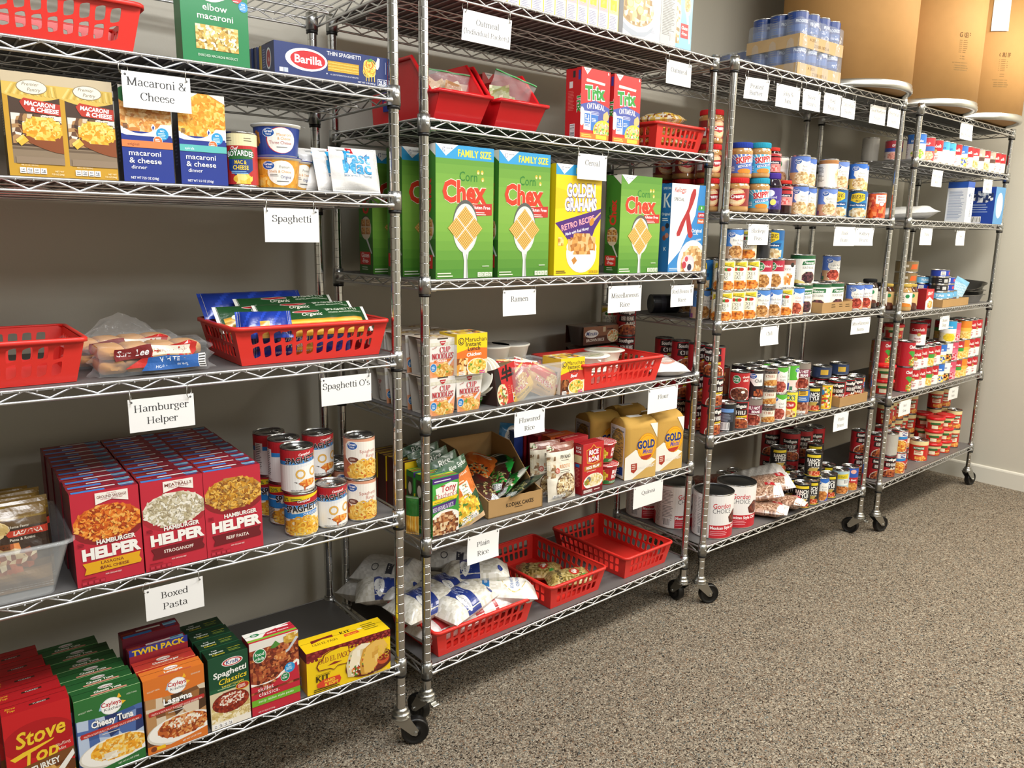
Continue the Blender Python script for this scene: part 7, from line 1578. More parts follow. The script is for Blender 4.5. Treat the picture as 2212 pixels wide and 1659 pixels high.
rl = [(180, 76, 102, 16, 0, 'rice bag with a blue band lying across the front of the rice basket'), (345, 84, 86, -36, 1, 'white rice bag with blue and gold print at the far end of the heap'), (255, 88, 62, -2, 2, 'white rice bag with red stripes behind the front rim of the basket'), (76, 124, 112, 8, 0, 'rice bag with a blue band against the post, on the rice basket'), (305, 172, 128, -36, 0, 'rice bag with a blue band on top of the heap under the plain rice card'), (196, 172, 106, 12, 0, 'rice bag with a blue band in the middle of the heap'), (70, 300, 98, -32, 0, 'rice bag with a blue band at the back behind the post'),
      (125, 92, 42, 2, 2, 'red-striped rice bag at the bottom of the rice basket'), (96, 352, 130, -58, 3, 'plain white rice bag at the back, topmost by the post'), (310, 300, 128, -40, 3, 'grey-printed rice bag at the back of the heap'), (52, 370, 66, -66, 3, 'plain white rice bag slumping over the rear of the heap'), (268, 150, 38, 0, 1, 'white rice bag at the bottom of the basket, far end'), (200, 220, 54, 0, 2, 'red and white rice bag in the middle of the rice basket'), (130, 262, 84, -20, 3, 'white rice bag between the two blue-banded ones at the post side')]
RBP = {}
for i, (s, t, z, r, kd, lab) in enumerate(rl):
    o = pouch('rice_bag', 128, 214, 74, ricebag(kd), speckle(RB[kd], kd), RB[kd][0], seed=130+kd, wob=2.2, seal=6) if kd not in RBP else dup(RBP[kd]); RBP.setdefault(kd, o)
    lay2(o, 2, 6, s, t, z, r, 214, (3, -4, 5, 0)[i % 4], (5, -6, 8)[i % 3]); tag(o, lab, 'rice bag', 'white bags of rice')
for i, (s, t, z, r) in enumerate(((620, 215, 26, -45), (655, 98, 34, -28))):
    a = Art(120, 170, 'b8a05a'); a.E(60, 100, 24, 18, 'c83a2a'); a.E(60, 100, 16, 11, 'f0e6d8'); a.E(90, 130, 10, 8, '4a9a4a'); a.T('LENTEJAS', 60, 40, 12, '2a2a2a', w=70, b=.03)
    o = pouch('lentil_bag', 112, 160, 46, a, speckle(['a89250', '8f7a3e', 'bda766', '77652f', 'c9b67c'], 4), 'a89250', seed=150+i, wob=2.6); lay2(o, 2, 6, s, t, z, r, 160, 4); tag(o, ('bag of greenish lentils at the near side of the middle basket', 'bag of greenish lentils at the far side of the middle basket')[i], 'lentil bag', 'bags of lentils in the middle basket')

# ================================================================== tins and jars for units 3 and 4
def LB(r, h, bg): return Art(2*PI*r, h-8.4, bg)
def gv(t1, t2, top, low, pal, r=37, h=110, side='2a4a9a', txt='555'):
    a = LB(r, h, low); c = a.w/2; H = a.h
    a.R(0, H*.42, a.w, H*.58, top); a.P([(c-10, H*.78), (c+6, H*.86), (c+26, H*.80), (c+52, H*.86), (c+52, H*.3), (c+10, H*.3), (c-12, H*.56)], 'f2f0ea'); GVlogo(a, c-6, H*.82, 1.1); a.T(t1, c+22, H*.60, 8, txt, w=len(t1)*4.6, b=-.01)
    if t2: a.T(t2, c+24, H*.48, 8, txt, w=len(t2)*4.6, b=-.01)
    a.E(c+14, H*.24, 29, H*.23, 'f2ede2'); a.M(c+14, H*.24, 27, H*.21, 5.5, pal, 3, pal[0]); a.R(c-68, 3, 26, H-6, 'eeece6'); a.L(c-66, H-8, 22, 13, 5, '444', 1.8); a.R(c-68, 3, 26, H*.28, side); a.R(c-40, 2, 12, 16, ['8a4a8a', '3f7a5a'][len(t1) % 2]); return a
def mh():
    a = LB(36.5, 110, 'efe6c4'); c = a.w/2; H = a.h; a.R(c-34, 30, 74, 50, 'f6f2e4'); a.P([(c-40, 72), (c-36, 92), (c+42, 98), (c+44, 78), (c, 86)], '3a3a20'); a.P([(c-40, 74), (c-36, 93), (c+42, 99), (c+44, 80), (c, 88)], 'e8cf2e'); a.T('MARGARET HOLMES', c+2, 84, 8, '3a4a1c', w=66, ser=True, rot=.06)
    for dx, col in ((-12, '2f7a34'), (0, 'c0301f'), (12, '4a8a3a'), (20, 'c0301f')): a.E(c+dx, 72, 9, 6, col)
    a.T('BLACKEYE', c, 50, 11, '3a3a3a', w=56, ser=True); a.T('PEAS', c+2, 37, 11, '3a3a3a', w=30, ser=True); a.M(c, 15, 50, 17, 6, ORAN+['d99a4a', '8a4416'], 3, 'c97a2c'); a.R(c-86, 4, 36, 90, 'e6dcb8'); a.L(c-83, 90, 30, 14, 5.6, '7a7450', 1.8); return a
def fclub(t1, pal, top='b02640', r=36.5, h=110):
    a = LB(r, h, 'f2f0ea'); c = a.w/2; H = a.h; a.R(0, H*.6, a.w, H*.4, top); a.E(c-4, H*.78, 17, 17, 'f2f0ea'); a.E(c-4, H*.78, 15.5, 15.5, '1f8048'); a.T('food', c-4, H*.79, 8.5, 'fff', w=22, b=.01); a.T('club', c-4, H*.70, 8.5, 'fff', w=20, b=.01); a.T(t1, c+28, H*.76, 9, 'f4e8ea', w=26, b=.02, rot=.0); a.M(c+10, H*.26, 26, 24, 6, pal, 3, pal[0]); a.M(c-26, H*.3, 6, 8, 5, pal, 4); return a
def gate(t1, t2, r=36.5, h=110):
    a = LB(r, h, 'b01f28'); c = a.w/2; a.P([(c-36, 76), (c-34, 98), (c+40, 100), (c+40, 78), (c, 72)], '1a1416'); a.T('Southgate', c+2, 81, 13, 'f4f0ea', w=64, b=.06); a.P([(c-34, 50), (c-30, 72), (c+40, 74), (c+44, 54), (c, 46)], '2a1416'); a.T(t1, c+4, 54, 15, 'f6f2ec', w=52, ser=True, heavy=2.4)
    if t2: a.P([(c-6, 38), (c-4, 48), (c+40, 50), (c+40, 40)], 'e8c62c' if t1 == 'CHILI' else '2a1416'); a.T(t2, c+18, 40, 7, '2a1416' if t1 == 'CHILI' else 'f6f2ec', w=40, b=.03)
    a.E(c+8, 6, 50, 36, 'f0e8dc', 28); a.M(c+8, 6, 46, 32, 6, CHIL+['c8783a'], 3, 'a24a2a'); a.R(c-96, 2, 34, 98, 'b8262c'); a.R(c+74, 2, 26, 98, 'eceae6'); a.L(c+76, 92, 22, 18, 5, '555', 2); return a
def darkback():
    a = LB(36.5, 110, '1c1e24'); c = a.w/2; a.R(c-36, 72, 72, 14, '6a9ad8'); a.R(c-36, 36, 72, 34, '3a3e48'); a.L(c-30, 64, 60, 7, 4.4, '8a94a8', 2); a.BC(c-20, 4, 40, 30); return a
def hotb():
    a = LB(36.5, 110, '8a7f76'); c = a.w/2; a.R(0, 46, a.w, 32, '7a1c40'); a.E(c-30, 84, 14, 9, '2a4a9a'); a.T('CHILI HOT', c+4, 63, 12, 'fff', w=62, b=.05); a.T('BEANS', c+18, 49, 10, 'fff', w=34, b=.05); a.E(c+4, 20, 40, 26, 'e8e0d8'); a.M(c+4, 20, 37, 23, 6, REDB+['b86050'], 3, '7a2a1e'); return a
def gvblk():
    a = LB(36.5, 110, '221c22'); c = a.w/2; a.R(c-72, 2, 46, 98, 'b8262e'); a.L(c-68, 92, 36, 12, 6, 'e89a94', 2); a.R(c-72, 2, 18, 40, '2a4a9a'); a.P([(c-14, 92), (c+40, 92), (c+40, 44), (c+4, 44), (c-14, 66)], 'f0eeea'); GVlogo(a, c-2, 82, 1.2); a.T('Chili', c+20, 58, 12, '3a3a3a', w=30); a.M(c+26, 16, 22, 16, 6, CHIL, 3, None); return a
def sgwhite():
    a = LB(36.5, 73, '6b5248'); c = a.w/2; H = a.h; a.R(0, 0, a.w, H*.42, 'b02a2c'); a.T('Southgate', c, H*.78, 11, '1a1416', w=58, b=.06, ol='d8c8b8', olw=.03); a.R(c-14, H*.3, 60, H*.42, 'efe6d4'); a.T('CHILI', c+14, H*.5, 10, 'a8563a', w=36, ser=True, heavy=2); a.E(c+24, 4, 44, 20, 'c9a06a'); a.M(c+24, 4, 40, 17, 6, ['c9863a', 'b0682a', 'd9a45a'], 3, None); return a
def luck():
    a = LB(36.5, 110, 'f0dc3a'); c = a.w/2; a.P([(c-34, 66), (c-30, 96), (c+36, 98), (c+36, 68)], 'e8d42a'); a.T("LUCK'S", c+2, 70, 22, '2a5a3a', w=62, b=.05, ol='f6f2d8', olw=.04); a.E(c+12, 50, 28, 16, 'c0302a'); a.T('Chili', c+12, 45, 11, 'fff', w=32, sh=.2); a.M(c, 14, 40, 18, 8, BUTT+['8a4a2a', 'c98a5a', 'f2e8d0'], 3, 'd8c08a'); return a
def blueb():
    a = LB(36.5, 110, '2f62ae'); c = a.w/2; a.P([(c-6, 76), (c-4, 98), (c+36, 98), (c+36, 78)], 'e0b43a'); a.L(c, 94, 30, 3, 6, '5a3a1a', 3); a.L(c-4, 66, 40, 2, 8, 'd8e6f8', 4); a.M(c-22, 84, 14, 16, 7, REDB, 4, None, True); a.M(c, 24, a.w*.3, 26, 9, ['8a4a36', '6a3224', 'a8684e', 'c99a84', 'b07a62'], 3, None, True); calrow(a, c-32, 3, 5, 11); return a
def ranch():
    a = LB(36.5, 110, '17161a'); c = a.w/2; a.P([(c-30, 84), (c-28, 96), (c+34, 98), (c+36, 86)], 'e8cf2e'); a.T('RANCH', c+4, 64, 16, 'f6f4ee', w=58, b=.05, rot=.06); a.T('STYLE', c+8, 47, 16, 'f6f4ee', w=52, b=.05, rot=.06); a.T('BEANS', c+14, 36, 7, 'e8e4dc', w=34, b=.03); a.E(c+12, 14, 32, 15, '6a5a2c'); a.M(c+14, 12, 26, 13, 6, ['d9643a', 'c04a2a', 'e8a07a', 'b83a24'], 3, None); a.P([(c-20, 22), (c-10, 38), (c+28, 40), (c+20, 26)], 'c0a24c'); a.BC(c-72, 14, 24, 34); a.L(c-72, 84, 30, 6, 5, '8a8a90', 2); a.R(0, 0, a.w, 3, 'd9c02a'); return a
def yelback():
    a = LB(36.5, 110, 'f0c62a'); c = a.w/2; a.P([(c-4, 4), (c-6, 96), (c+40, 96), (c+42, 4)], 'e88a2a'); a.M(c+18, 50, 20, 44, 8, ['e8862a', 'c8402a', 'f2d03a', '5a9a3a', 'f0e6cc'], 3, None, True); a.E(c-4, 72, 11, 12, '3a8ac8'); a.BC(c-36, 10, 26, 24); a.L(c-34, 90, 26, 8, 6, '6a4a10', 2); return a
def hanover():
    a = LB(48, 118, 'f0efe8'); c = a.w/2; H = a.h; a.R(0, H-13, a.w, 13, '1f5a34'); a.P([(c-60, 0), (c-60, 30), (c, 10), (c+40, 0)], 'e6cf7a'); a.P([(c-60, 0), (c-60, 16), (c-10, 0)], 'd9a83a'); a.P([(c+2, 72), (c+6, 86), (c+20, 90), (c+64, 92), (c+64, 76)], '1f6a3a'); a.T('Hanover', c+34, 77, 11, 'fff', w=46, sh=.2); a.T('BLACK BEANS', c+30, 58, 9, '444', w=50, ser=True); a.E(c+34, 24, 32, 25, 'e8dcc0'); a.M(c+34, 24, 29, 22, 6, ['3a2028', '542c34', '2a161c', '6a3a42'], 3, '3a2028'); a.R(c-50, 14, 40, 60, 'f6f5f0'); a.L(c-46, 66, 32, 5, 9, 'b8b8b4', 2.4); a.R(c+20, 6, 26, 22, 'a8342a') if False else None; return a
def hormel(): a = LB(38, 110, '5a2418'); c = a.w/2; a.T('Hormel', c, 72, 13, 'd8a05a', w=56, ser=True, heavy=1.6); a.T('Tamales', c, 54, 12, 'd8a05a', w=56, ser=True, heavy=1.6); a.E(c, 14, 44, 30, '7a3a24'); return a
def gordon():
    a = LB(78, 178, 'f0eeec'); c = a.w/2; H = a.h; a.R(0, 0, a.w, 52, 'c42230'); a.T('Gordon', c+26, 120, 20, 'c42a36', w=76, b=.02); a.T('CHOICE', c+26, 100, 19, '5a5a5e', w=76, b=.0); a.T('Mexican Style Chili', c+40, 36, 12, 'fff', w=118, b=.04); a.L(c-18, 26, 80, 3, 7, 'e8a0a8', 2.6)
    a.P([(c+62, 60), (c+54, 84), (c+84, 110), (c+112, 104), (c+118, 66), (c+96, 54)], '5a241c'); a.M(c+88, 80, 26, 22, 7, ['6a2c20', '7a3626', '4e1e16', '8a4430'], 3, None); a.R(c-114, 0, 92, H, 'f2f1ee'); a.L(c-74, 156, 44, 22, 6.2, '55555a', 2); a.R(c-78, 90, 50, 70, 'f6f5f2'); a.O(c-54, 124, 0.1, .1, '333'); a.L(c-76, 152, 46, 10, 6, '3a3a3e', 1.6); a.T('110', c-40, 134, 7, '222', w=14); a.BC(c-70, 6, 30, 34); a.L(c-108, 150, 26, 26, 5.2, '9a9a9e', 1.8); return a
def camp(sub, c2='f2f0ec', r=33.5, h=101):
    a = LB(r, h, c2); c = a.w/2; H = a.h; a.R(0, H*.5, a.w, H*.5, 'bb1f2a'); a.T('Campbells', c, H*.66, 15, 'f6f4f0', w=62, sh=.3, b=.02, rot=.03); a.E(c+4, H*.5, 9, 9, '9a7a3a'); a.E(c+4, H*.5, 7.6, 7.6, 'c9a860'); a.T(sub, c, H*.26, 8, 'b02a34', w=min(46, len(sub)*5.4), ser=True, heavy=1.5); a.T('SOUP', c, H*.1, 10, 'b02a34', w=34, ser=True, heavy=2); return a
def chunky():
    a = LB(38, 122, 'b31c2a'); c = a.w/2; H = a.h; a.R(c-96, 4, 70, H-8, 'bd2a38'); a.L(c-90, H-14, 56, 15, 6.4, 'e89aa0', 1.8); a.T('Chunky', c+34, H*.76, 15, 'f4f0ea', w=46, b=.05, ol='3a1a6a', olw=.04); a.P([(c+10, H*.58), (c+20, H*.66), (c+40, H*.62), (c+56, H*.58), (c+36, H*.36)], '3f9a3a'); a.M(c+40, 20, 24, 22, 7, ['e0a84a', 'd98a2c', 'f2d890', 'c86a24', '6a9a3a'], 3, None); return a
def striped(top, mid, low, t1, tc, pal=None, r=33.5, h=101):
    a = LB(r, h, low); c = a.w/2; H = a.h; a.R(0, H*.62, a.w, H*.38, top); a.R(0, H*.42, a.w, H*.2, mid); a.T(t1, c+2, H*.68, 11, tc, w=min(54, len(t1)*7), b=.03)
    if pal: a.M(c+8, H*.2, 30, H*.19, 6, pal, 3, pal[0])
    a.L(c-60, H*.9, 26, 12, H*.07, '777', 1.6); return a
def boy(h=106, r=37.5):
    a = LB(r, h, 'c8281f'); c = a.w/2; H = a.h; a.R(0, H*.8, a.w, H*.2, 'ead9a0'); a.P([(c-30, H*.6), (c-24, H*.72), (c+26, H*.74), (c+32, H*.62), (c, H*.54)], '2e6b34'); a.T('BOYARDEE', c+2, H*.61, 9, 'fff', w=50, b=.03); a.P([(c-20, H*.52), (c-20, H*.3), (c+24, H*.3), (c+24, H*.52)], 'f0e6c8'); a.L(c-16, H*.47, 36, 2, 8, 'a83a2a', 4); a.M(c+16, H*.14, 30, H*.13, 6, ['e08a3a', 'c8642a', 'f0b85a', 'd9502a'], 3, 'd0702a'); a.R(c-80, 4, 34, H*.7, 'd9382c'); a.L(c-76, H*.68, 26, 10, 5.5, 'f0b0a0', 1.8); return a
def chilimac():
    a = LB(36.5, 110, 'c22a2a'); c = a.w/2; a.R(c-4, 76, 50, 24, 'f2f0ea'); a.T('Chili', c+24, 89, 9, '2a3a8a', w=28, b=.05); a.T('Mac', c+24, 79, 9, '2a3a8a', w=24, b=.05); a.E(c-16, 80, 14, 9, 'e8a8a8'); a.P([(c-24, 60), (c-20, 74), (c+46, 78), (c+44, 64)], '2f86c8'); a.E(c+8, 26, 42, 34, 'f0e6d4'); a.M(c+8, 26, 38, 30, 6, ['e0a23a', 'c8642a', 'a8401c', 'f0c86a', 'd9862c'], 3, 'c8702a'); return a
CK = {
 'navy': lambda: can('bean_can', 37, 111, gv('Navy', 'Beans', '5578c4', 'd0a878', BUTT)), 'gvblack': lambda: can('bean_can', 36.5, 110, gv('Black Eyed', 'Peas', '4f86d0', 'c4a48a', BEAN)), 'cannel': lambda: can('bean_can', 37, 111, gv('Cannellini', 'Beans', '6c8ad0', 'd09a80', BUTT)),
 'gnorth': lambda: can('bean_can', 37, 111, gv('Great', 'Northern', '2f6ec8', 'dcbc6a', BUTT)), 'kidney': lambda: can('bean_can', 36.5, 110, gv('Light Red', 'Kidney Beans', '5577c6', 'c89a72', ['b0402e', '93301f', 'c85a48', '7a2418'])), 'ckid': lambda: can('bean_can', 36.5, 110, gv('Chili', 'Beans', '3f7fd0', 'd8a888', ['a84a34', '8a3424', 'c86a50'], txt='c83a3a')), 'pinto': lambda: can('bean_can', 36.5, 110, gv('Pinto', 'Beans', '2f6ec8', '4a5ab0', ['c0783a', 'a8602a', 'd9964e'])), 'gvchili': lambda: can('bean_can', 36.5, 110, gv('Chili', 'Beans', '58b23a', 'f0d8d0', ['a8483a', '8a3428', 'c0685a'])),
 'bush': lambda: can('bean_can', 37, 111, (lambda a: (a.R(0, 66, a.w, 36, '1f5f9a'), a.P([(a.w/2-26, 66), (a.w/2-22, 92), (a.w/2+4, 98), (a.w/2+34, 92), (a.w/2+36, 70), (a.w/2+6, 56)], 'f2cc2a'), a.T('BUSHS', a.w/2+6, 74, 15, '2a2a2a', w=50, ser=True, heavy=2), a.T('BEST', a.w/2+8, 62, 8, '2a2a2a', w=24, b=.03), a.P([(a.w/2-40, 40), (a.w/2-36, 54), (a.w/2+48, 56), (a.w/2+44, 42)], '164a80'), a.T('Great Northern', a.w/2+4, 44, 8, 'fff', w=66, sh=.2), a.M(a.w/2+10, 16, 40, 20, 8, BUTT+['f2e6cc'], 3, 'd8c090'), a)[-1])(LB(37, 111, '1c75b0'))),
 'veg': lambda: can('bean_can', 36.5, 110, (lambda a: (a.M(a.w/2, 50, a.w/2, 50, 11, ['c8421c', 'a8300f', 'e0602a', 'd85020', 'f08a50'], 3, None, True), a.P([(a.w/2-4, 60), (a.w/2-4, 96), (a.w/2+44, 96), (a.w/2+44, 66), (a.w/2+20, 56)], 'f2efea'), a.T('Baked', a.w/2+20, 84, 8, 'c03a2a', w=30), a.T('Beans', a.w/2+20, 72, 8, 'c03a2a', w=30), a.E(a.w/2+22, 58, 12, 10, 'c03a2a'), a.E(a.w/2+22, 58, 10, 8, 'f2efea'), a)[-1])(LB(36.5, 110, 'c8421c'))),
 'white': lambda: can('bean_can', 37, 111, (lambda a: (a.R(0, 88, a.w, 14, 'a8703a'), a.E(a.w/2+50, 40, 20, 30, 'e8dcc0'), a.L(a.w/2-50, 74, 40, 12, 5, '66625c', 2), a.M(a.w/2+48, 44, 14, 26, 8, BUTT, 3, None), a)[-1])(LB(37, 111, 'f0eee8'))), 'fbean': lambda: can('bean_can', 36.5, 110, fclub('navy', ['c0906a', 'a87850', 'd8b090'], 'e8e4da')),
 'mh': lambda: can('bean_can', 36.5, 110, mh()), 'fpea': lambda: can('bean_can', 36.5, 110, fclub('black', BEAN)), 'wpea': lambda: can('bean_can', 36.5, 110, (lambda a: (a.R(0, 84, a.w, 18, '7a4a40'), a.T('BLACKEYE', a.w/2+4, 64, 7, '8a8480', w=46), a.E(a.w/2+34, 84, 9, 9, '222'), a.M(a.w/2+16, 30, 20, 22, 8, ['d9924a', 'c0763a', 'f0e4d4', 'e8b880'], 3, None), a)[-1])(LB(36.5, 110, 'f2efea'))),
 'darkb': lambda: can('bean_can', 36.5, 110, (lambda a: (a.R(a.w/2-30, 40, 60, 56, '33363c'), a.L(a.w/2-26, 90, 50, 8, 6, '9aa0aa', 2), a)[-1])(LB(36.5, 110, '1a1c22'))), 'gate': lambda: can('chili_can', 36.5, 110, gate('CHILI', 'with beans'), body='dark_tin'), 'rbr': lambda: can('bean_can', 36.5, 110, gate('RED BEANS', '& RICE'), body='dark_tin'), 'gbeef': lambda: can('stew_can', 45, 130, gate('BEEF', 'STEW', 45, 130), body='dark_tin'),
 'back': lambda: can('bean_can', 36.5, 110, darkback()), 'hot': lambda: can('bean_can', 36.5, 110, hotb()), 'fchili': lambda: can('chili_can', 37, 111, (lambda a: (a.E(a.w/2-10, 78, 16, 16, 'f2f0ea'), a.E(a.w/2-10, 78, 14.5, 14.5, '1f8048'), a.T('food', a.w/2-10, 79, 8, 'fff', w=20), a.T('club', a.w/2-10, 70, 8, 'fff', w=19), a.T('chunky', a.w/2+30, 84, 9, 'f4ece4', w=34, b=.03), a.T('chili', a.w/2+28, 70, 9, 'f4ece4', w=24, b=.03), a.E(a.w/2+6, 22, 42, 27, 'eceae4'), a.M(a.w/2+6, 22, 38, 23, 6, ['5a2c1e', '7a4030', '4a2016', '8a5a40'], 3, '5a2c1e'), a.E(a.w/2+18, 30, 8, 5, 'f4f4ee'), a)[-1])(LB(37, 111, 'b8282c')), body='dark_tin'), 'gvblk': lambda: can('chili_can', 36.5, 110, gvblk()), 'sgw': lambda: can('chili_can', 36.5, 73, sgwhite()), 'luck': lambda: can('bean_can', 36.5, 110, luck()), 'blueb': lambda: can('bean_can', 36.5, 110, blueb()), 'ranch': lambda: can('bean_can', 36.5, 110, ranch(), body='dark_tin'), 'yel': lambda: can('bean_can', 36.5, 110, yelback()),
 'han': lambda: can('large_bean_can', 48, 118, hanover()), 'hormel': lambda: can('tamale_can', 38, 110, hormel(), body='dark_tin'), 'gordon': lambda: can('large_chili_can', 78, 178, gordon(), lid='dark_tin', tab=False, n=48), 'campc': lambda: can('soup_can', 33.5, 101, camp('Chicken')), 'campt': lambda: can('soup_can', 33.5, 101, camp('Tomato')), 'camptall': lambda: can('soup_can', 38, 112, camp('Noodle', 'f2f0ec', 38, 112), body='dark_tin'), 'chunk': lambda: can('soup_can', 38, 122, chunky(), body='dark_tin'),
 'prog': lambda: can('soup_can', 37.5, 122, striped('1f3f86', '2f5aa4', '1f3c7a', 'PROGRESSO', 'dce6f4', None, 37.5, 122), body='tin'), 'blup': lambda: can('soup_can', 38, 112, striped('2f6ec0', 'f2f2f0', 'f2f2f0', 'Great Value', 'fff', ['e8d09a', '8ac03a', 'd0a860'], 38, 112)), 'redp': lambda: can('soup_can', 34, 105, striped('c0303a', '3a68b4', 'c84a50', 'SOUP', 'f0e8e8', ['e8c09a', 'd8a47a', 'f0d4b4'], 34, 105)), 'cyan': lambda: can('soup_can', 33.5, 101, striped('48a8d8', 'f2f2f0', 'f4f2ee', 'Value', '2a4a9a', None)), 'tanp': lambda: can('soup_can', 33.5, 101, striped('bb2a34', 'f2e8dc', 'ecd8b4', 'Campbells', 'fff', ['e0b878', 'd0a05c', 'f0d8a8'])), 'beige': lambda: can('soup_can', 33.5, 101, striped('c0b4a4', '5a4038', 'e6dccc', 'LENTIL', 'fff', None)), 'grey': lambda: can('soup_can', 37, 108, striped('b4b0a6', 'b4b0a6', 'b8b4aa', '', 'fff', None, 37, 108)), 'spam': lambda: can('meat_can', 37, 90, striped('a83440', '3a4a9a', 'd8c8c0', 'GV', 'fff', ['d89a8a', 'c07a6a'], 37, 90)), 'gvyel': lambda: can('soup_can', 38, 112, striped('2f9ad0', 'f2f2f0', 'f0e6c0', 'Value', 'fff', ['f0d23a', 'e6c22a'], 38, 112), lid='tin'), 'gvblue': lambda: can('soup_can', 33.5, 101, striped('2f6ec8', 'f0f0ee', 'e8c24a', 'Value', 'fff', ['f0d24a', '3a5aa8', 'e8e0d0'])), 'bowl': lambda: can('soup_can', 33.5, 101, striped('f0f0ee', 'f0e8d8', '3a2a24', 'Great', '2a4a9a', ['d98a2a', '2a2420', 'e8c06a', 'c86a24'])), 'pink': lambda: can('soup_can', 33.5, 101, striped('d0506a', 'd8708a', 'e08aa0', 'HAM', 'fff', ['f0b0b8', 'c83a4a'])), 'green': lambda: can('soup_can', 33.5, 101, striped('b8242c', '3a9a3a', 'e8c86a', 'Campbells', 'fff', ['e8c86a', 'd8a83a', 'f0e0a0'])), 'yellow': lambda: can('soup_can', 33.5, 101, striped('e8862a', 'f0b84a', 'f0d27a', '', 'fff', ['f2d88a', 'e0b050'])), 'gold': lambda: can('stew_can', 37, 112, striped('b8742a', 'c88a3a', '9a5a24', 'STEW', 'f0d8a8', ['8a4a20', 'a8642e'], 37, 112)),
 'boy': lambda: can('pasta_can', 37.5, 106, boy(), body='dark_tin'), 'boybig': lambda: can('pasta_can', 47, 112, boy(112, 47)), 'cmac': lambda: can('pasta_can', 36.5, 110, chilimac()), 'mhb': lambda: can('bean_can', 37, 112, (lambda a: (a.P([(a.w/2-26, 66), (a.w/2-22, 88), (a.w/2+40, 94), (a.w/2+40, 72)], 'e8cf2e'), a.T('HOLMES', a.w/2+8, 74, 10, '3a4a1c', w=44, ser=True), a.R(a.w/2-20, 40, 60, 24, 'eef2ee'), a.BC(a.w/2+16, 46, 22, 22), a.M(a.w/2+6, 16, 44, 19, 6, ['c87a3a', 'a85c24', 'e09a58', '8a4a1c'], 3, 'b86a30'), a)[-1])(LB(37, 112, 'b8d4dc')), lid='tin'), 'pin2': lambda: can('bean_can', 37, 112, (lambda a: (a.R(0, 56, a.w, 48, '2a56b0'), a.E(a.w/2+18, 88, 14, 10, 'e8b0a0'), a.R(0, 38, a.w, 22, 'b8262e'), a.T('Pinto Beans', a.w/2+8, 44, 10, 'fff', w=56, sh=.15), a.M(a.w/2+8, 16, 40, 20, 6, ['d08a3a', 'b86c28', 'e8ac5a'], 3, 'c87a30'), a)[-1])(LB(37, 112, 'b8262e'))), 'dkcan': lambda: can('bean_can', 37, 110, (lambda a: (a.R(0, 30, a.w, 20, '3a3a44'), a)[-1])(LB(37, 110, '1e1c22')), body='dark_tin'), 'tuna': lambda: can('tuna_can', 42, 36, (lambda a: (a.R(a.w/2-24, 4, 24, 20, 'eee'), a.BC(a.w/2-22, 6, 20, 16, True), a.R(a.w/2+20, 8, 18, 12, 'd84a5a'), a)[-1])(LB(42, 36, '2440a8')), tab=False), 'tunab': lambda: can('tuna_can', 42, 36, (lambda a: (a.BC(a.w/2+2, 6, 20, 16, True), a.L(a.w/2-24, 18, 16, 2, 8, 'ddd', 3), a)[-1])(LB(42, 36, '1a1a1e')), tab=False), 'tunac': lambda: can('tuna_can', 42, 36, (lambda a: (a.T('TUNA', a.w/2, 8, 12, 'f4f8fa', w=40, b=.04), a)[-1])(LB(42, 36, '6ab0dc')), tab=False), 'tuday': lambda: can('chicken_can', 42, 52, (lambda a: (a.R(a.w/2-4, 12, 34, 22, 'c8a23a'), a)[-1])(LB(42, 52, '2a3a5c')), body='dark_tin'), 'chick': lambda: can('chicken_can', 52, 56, (lambda a: (a.R(a.w/2-20, 20, 26, 12, 'd8d0c0'), a.P([(a.w/2+14, 10), (a.w/2+20, 34), (a.w/2+56, 36), (a.w/2+52, 12)], 'd8642a'), a)[-1])(LB(52, 56, '8a7650')), tab=False),
}
CP = {}
def C(kind, k, sh, s, t, z, rot, lab, group=None, cat=None):
    o = dup(CP[kind]) if kind in CP else CK[kind](); CP.setdefault(kind, o); put(o, k, sh, s, t, z, rot)
    n = o.name.split('.')[0]; return tag(o, lab, cat or ('jar' if 'jar' in n else 'can'), group)
ORD = ['first', 'second', 'third', 'fourth', 'fifth', 'sixth', 'seventh', 'eighth', 'ninth', 'tenth', 'eleventh']

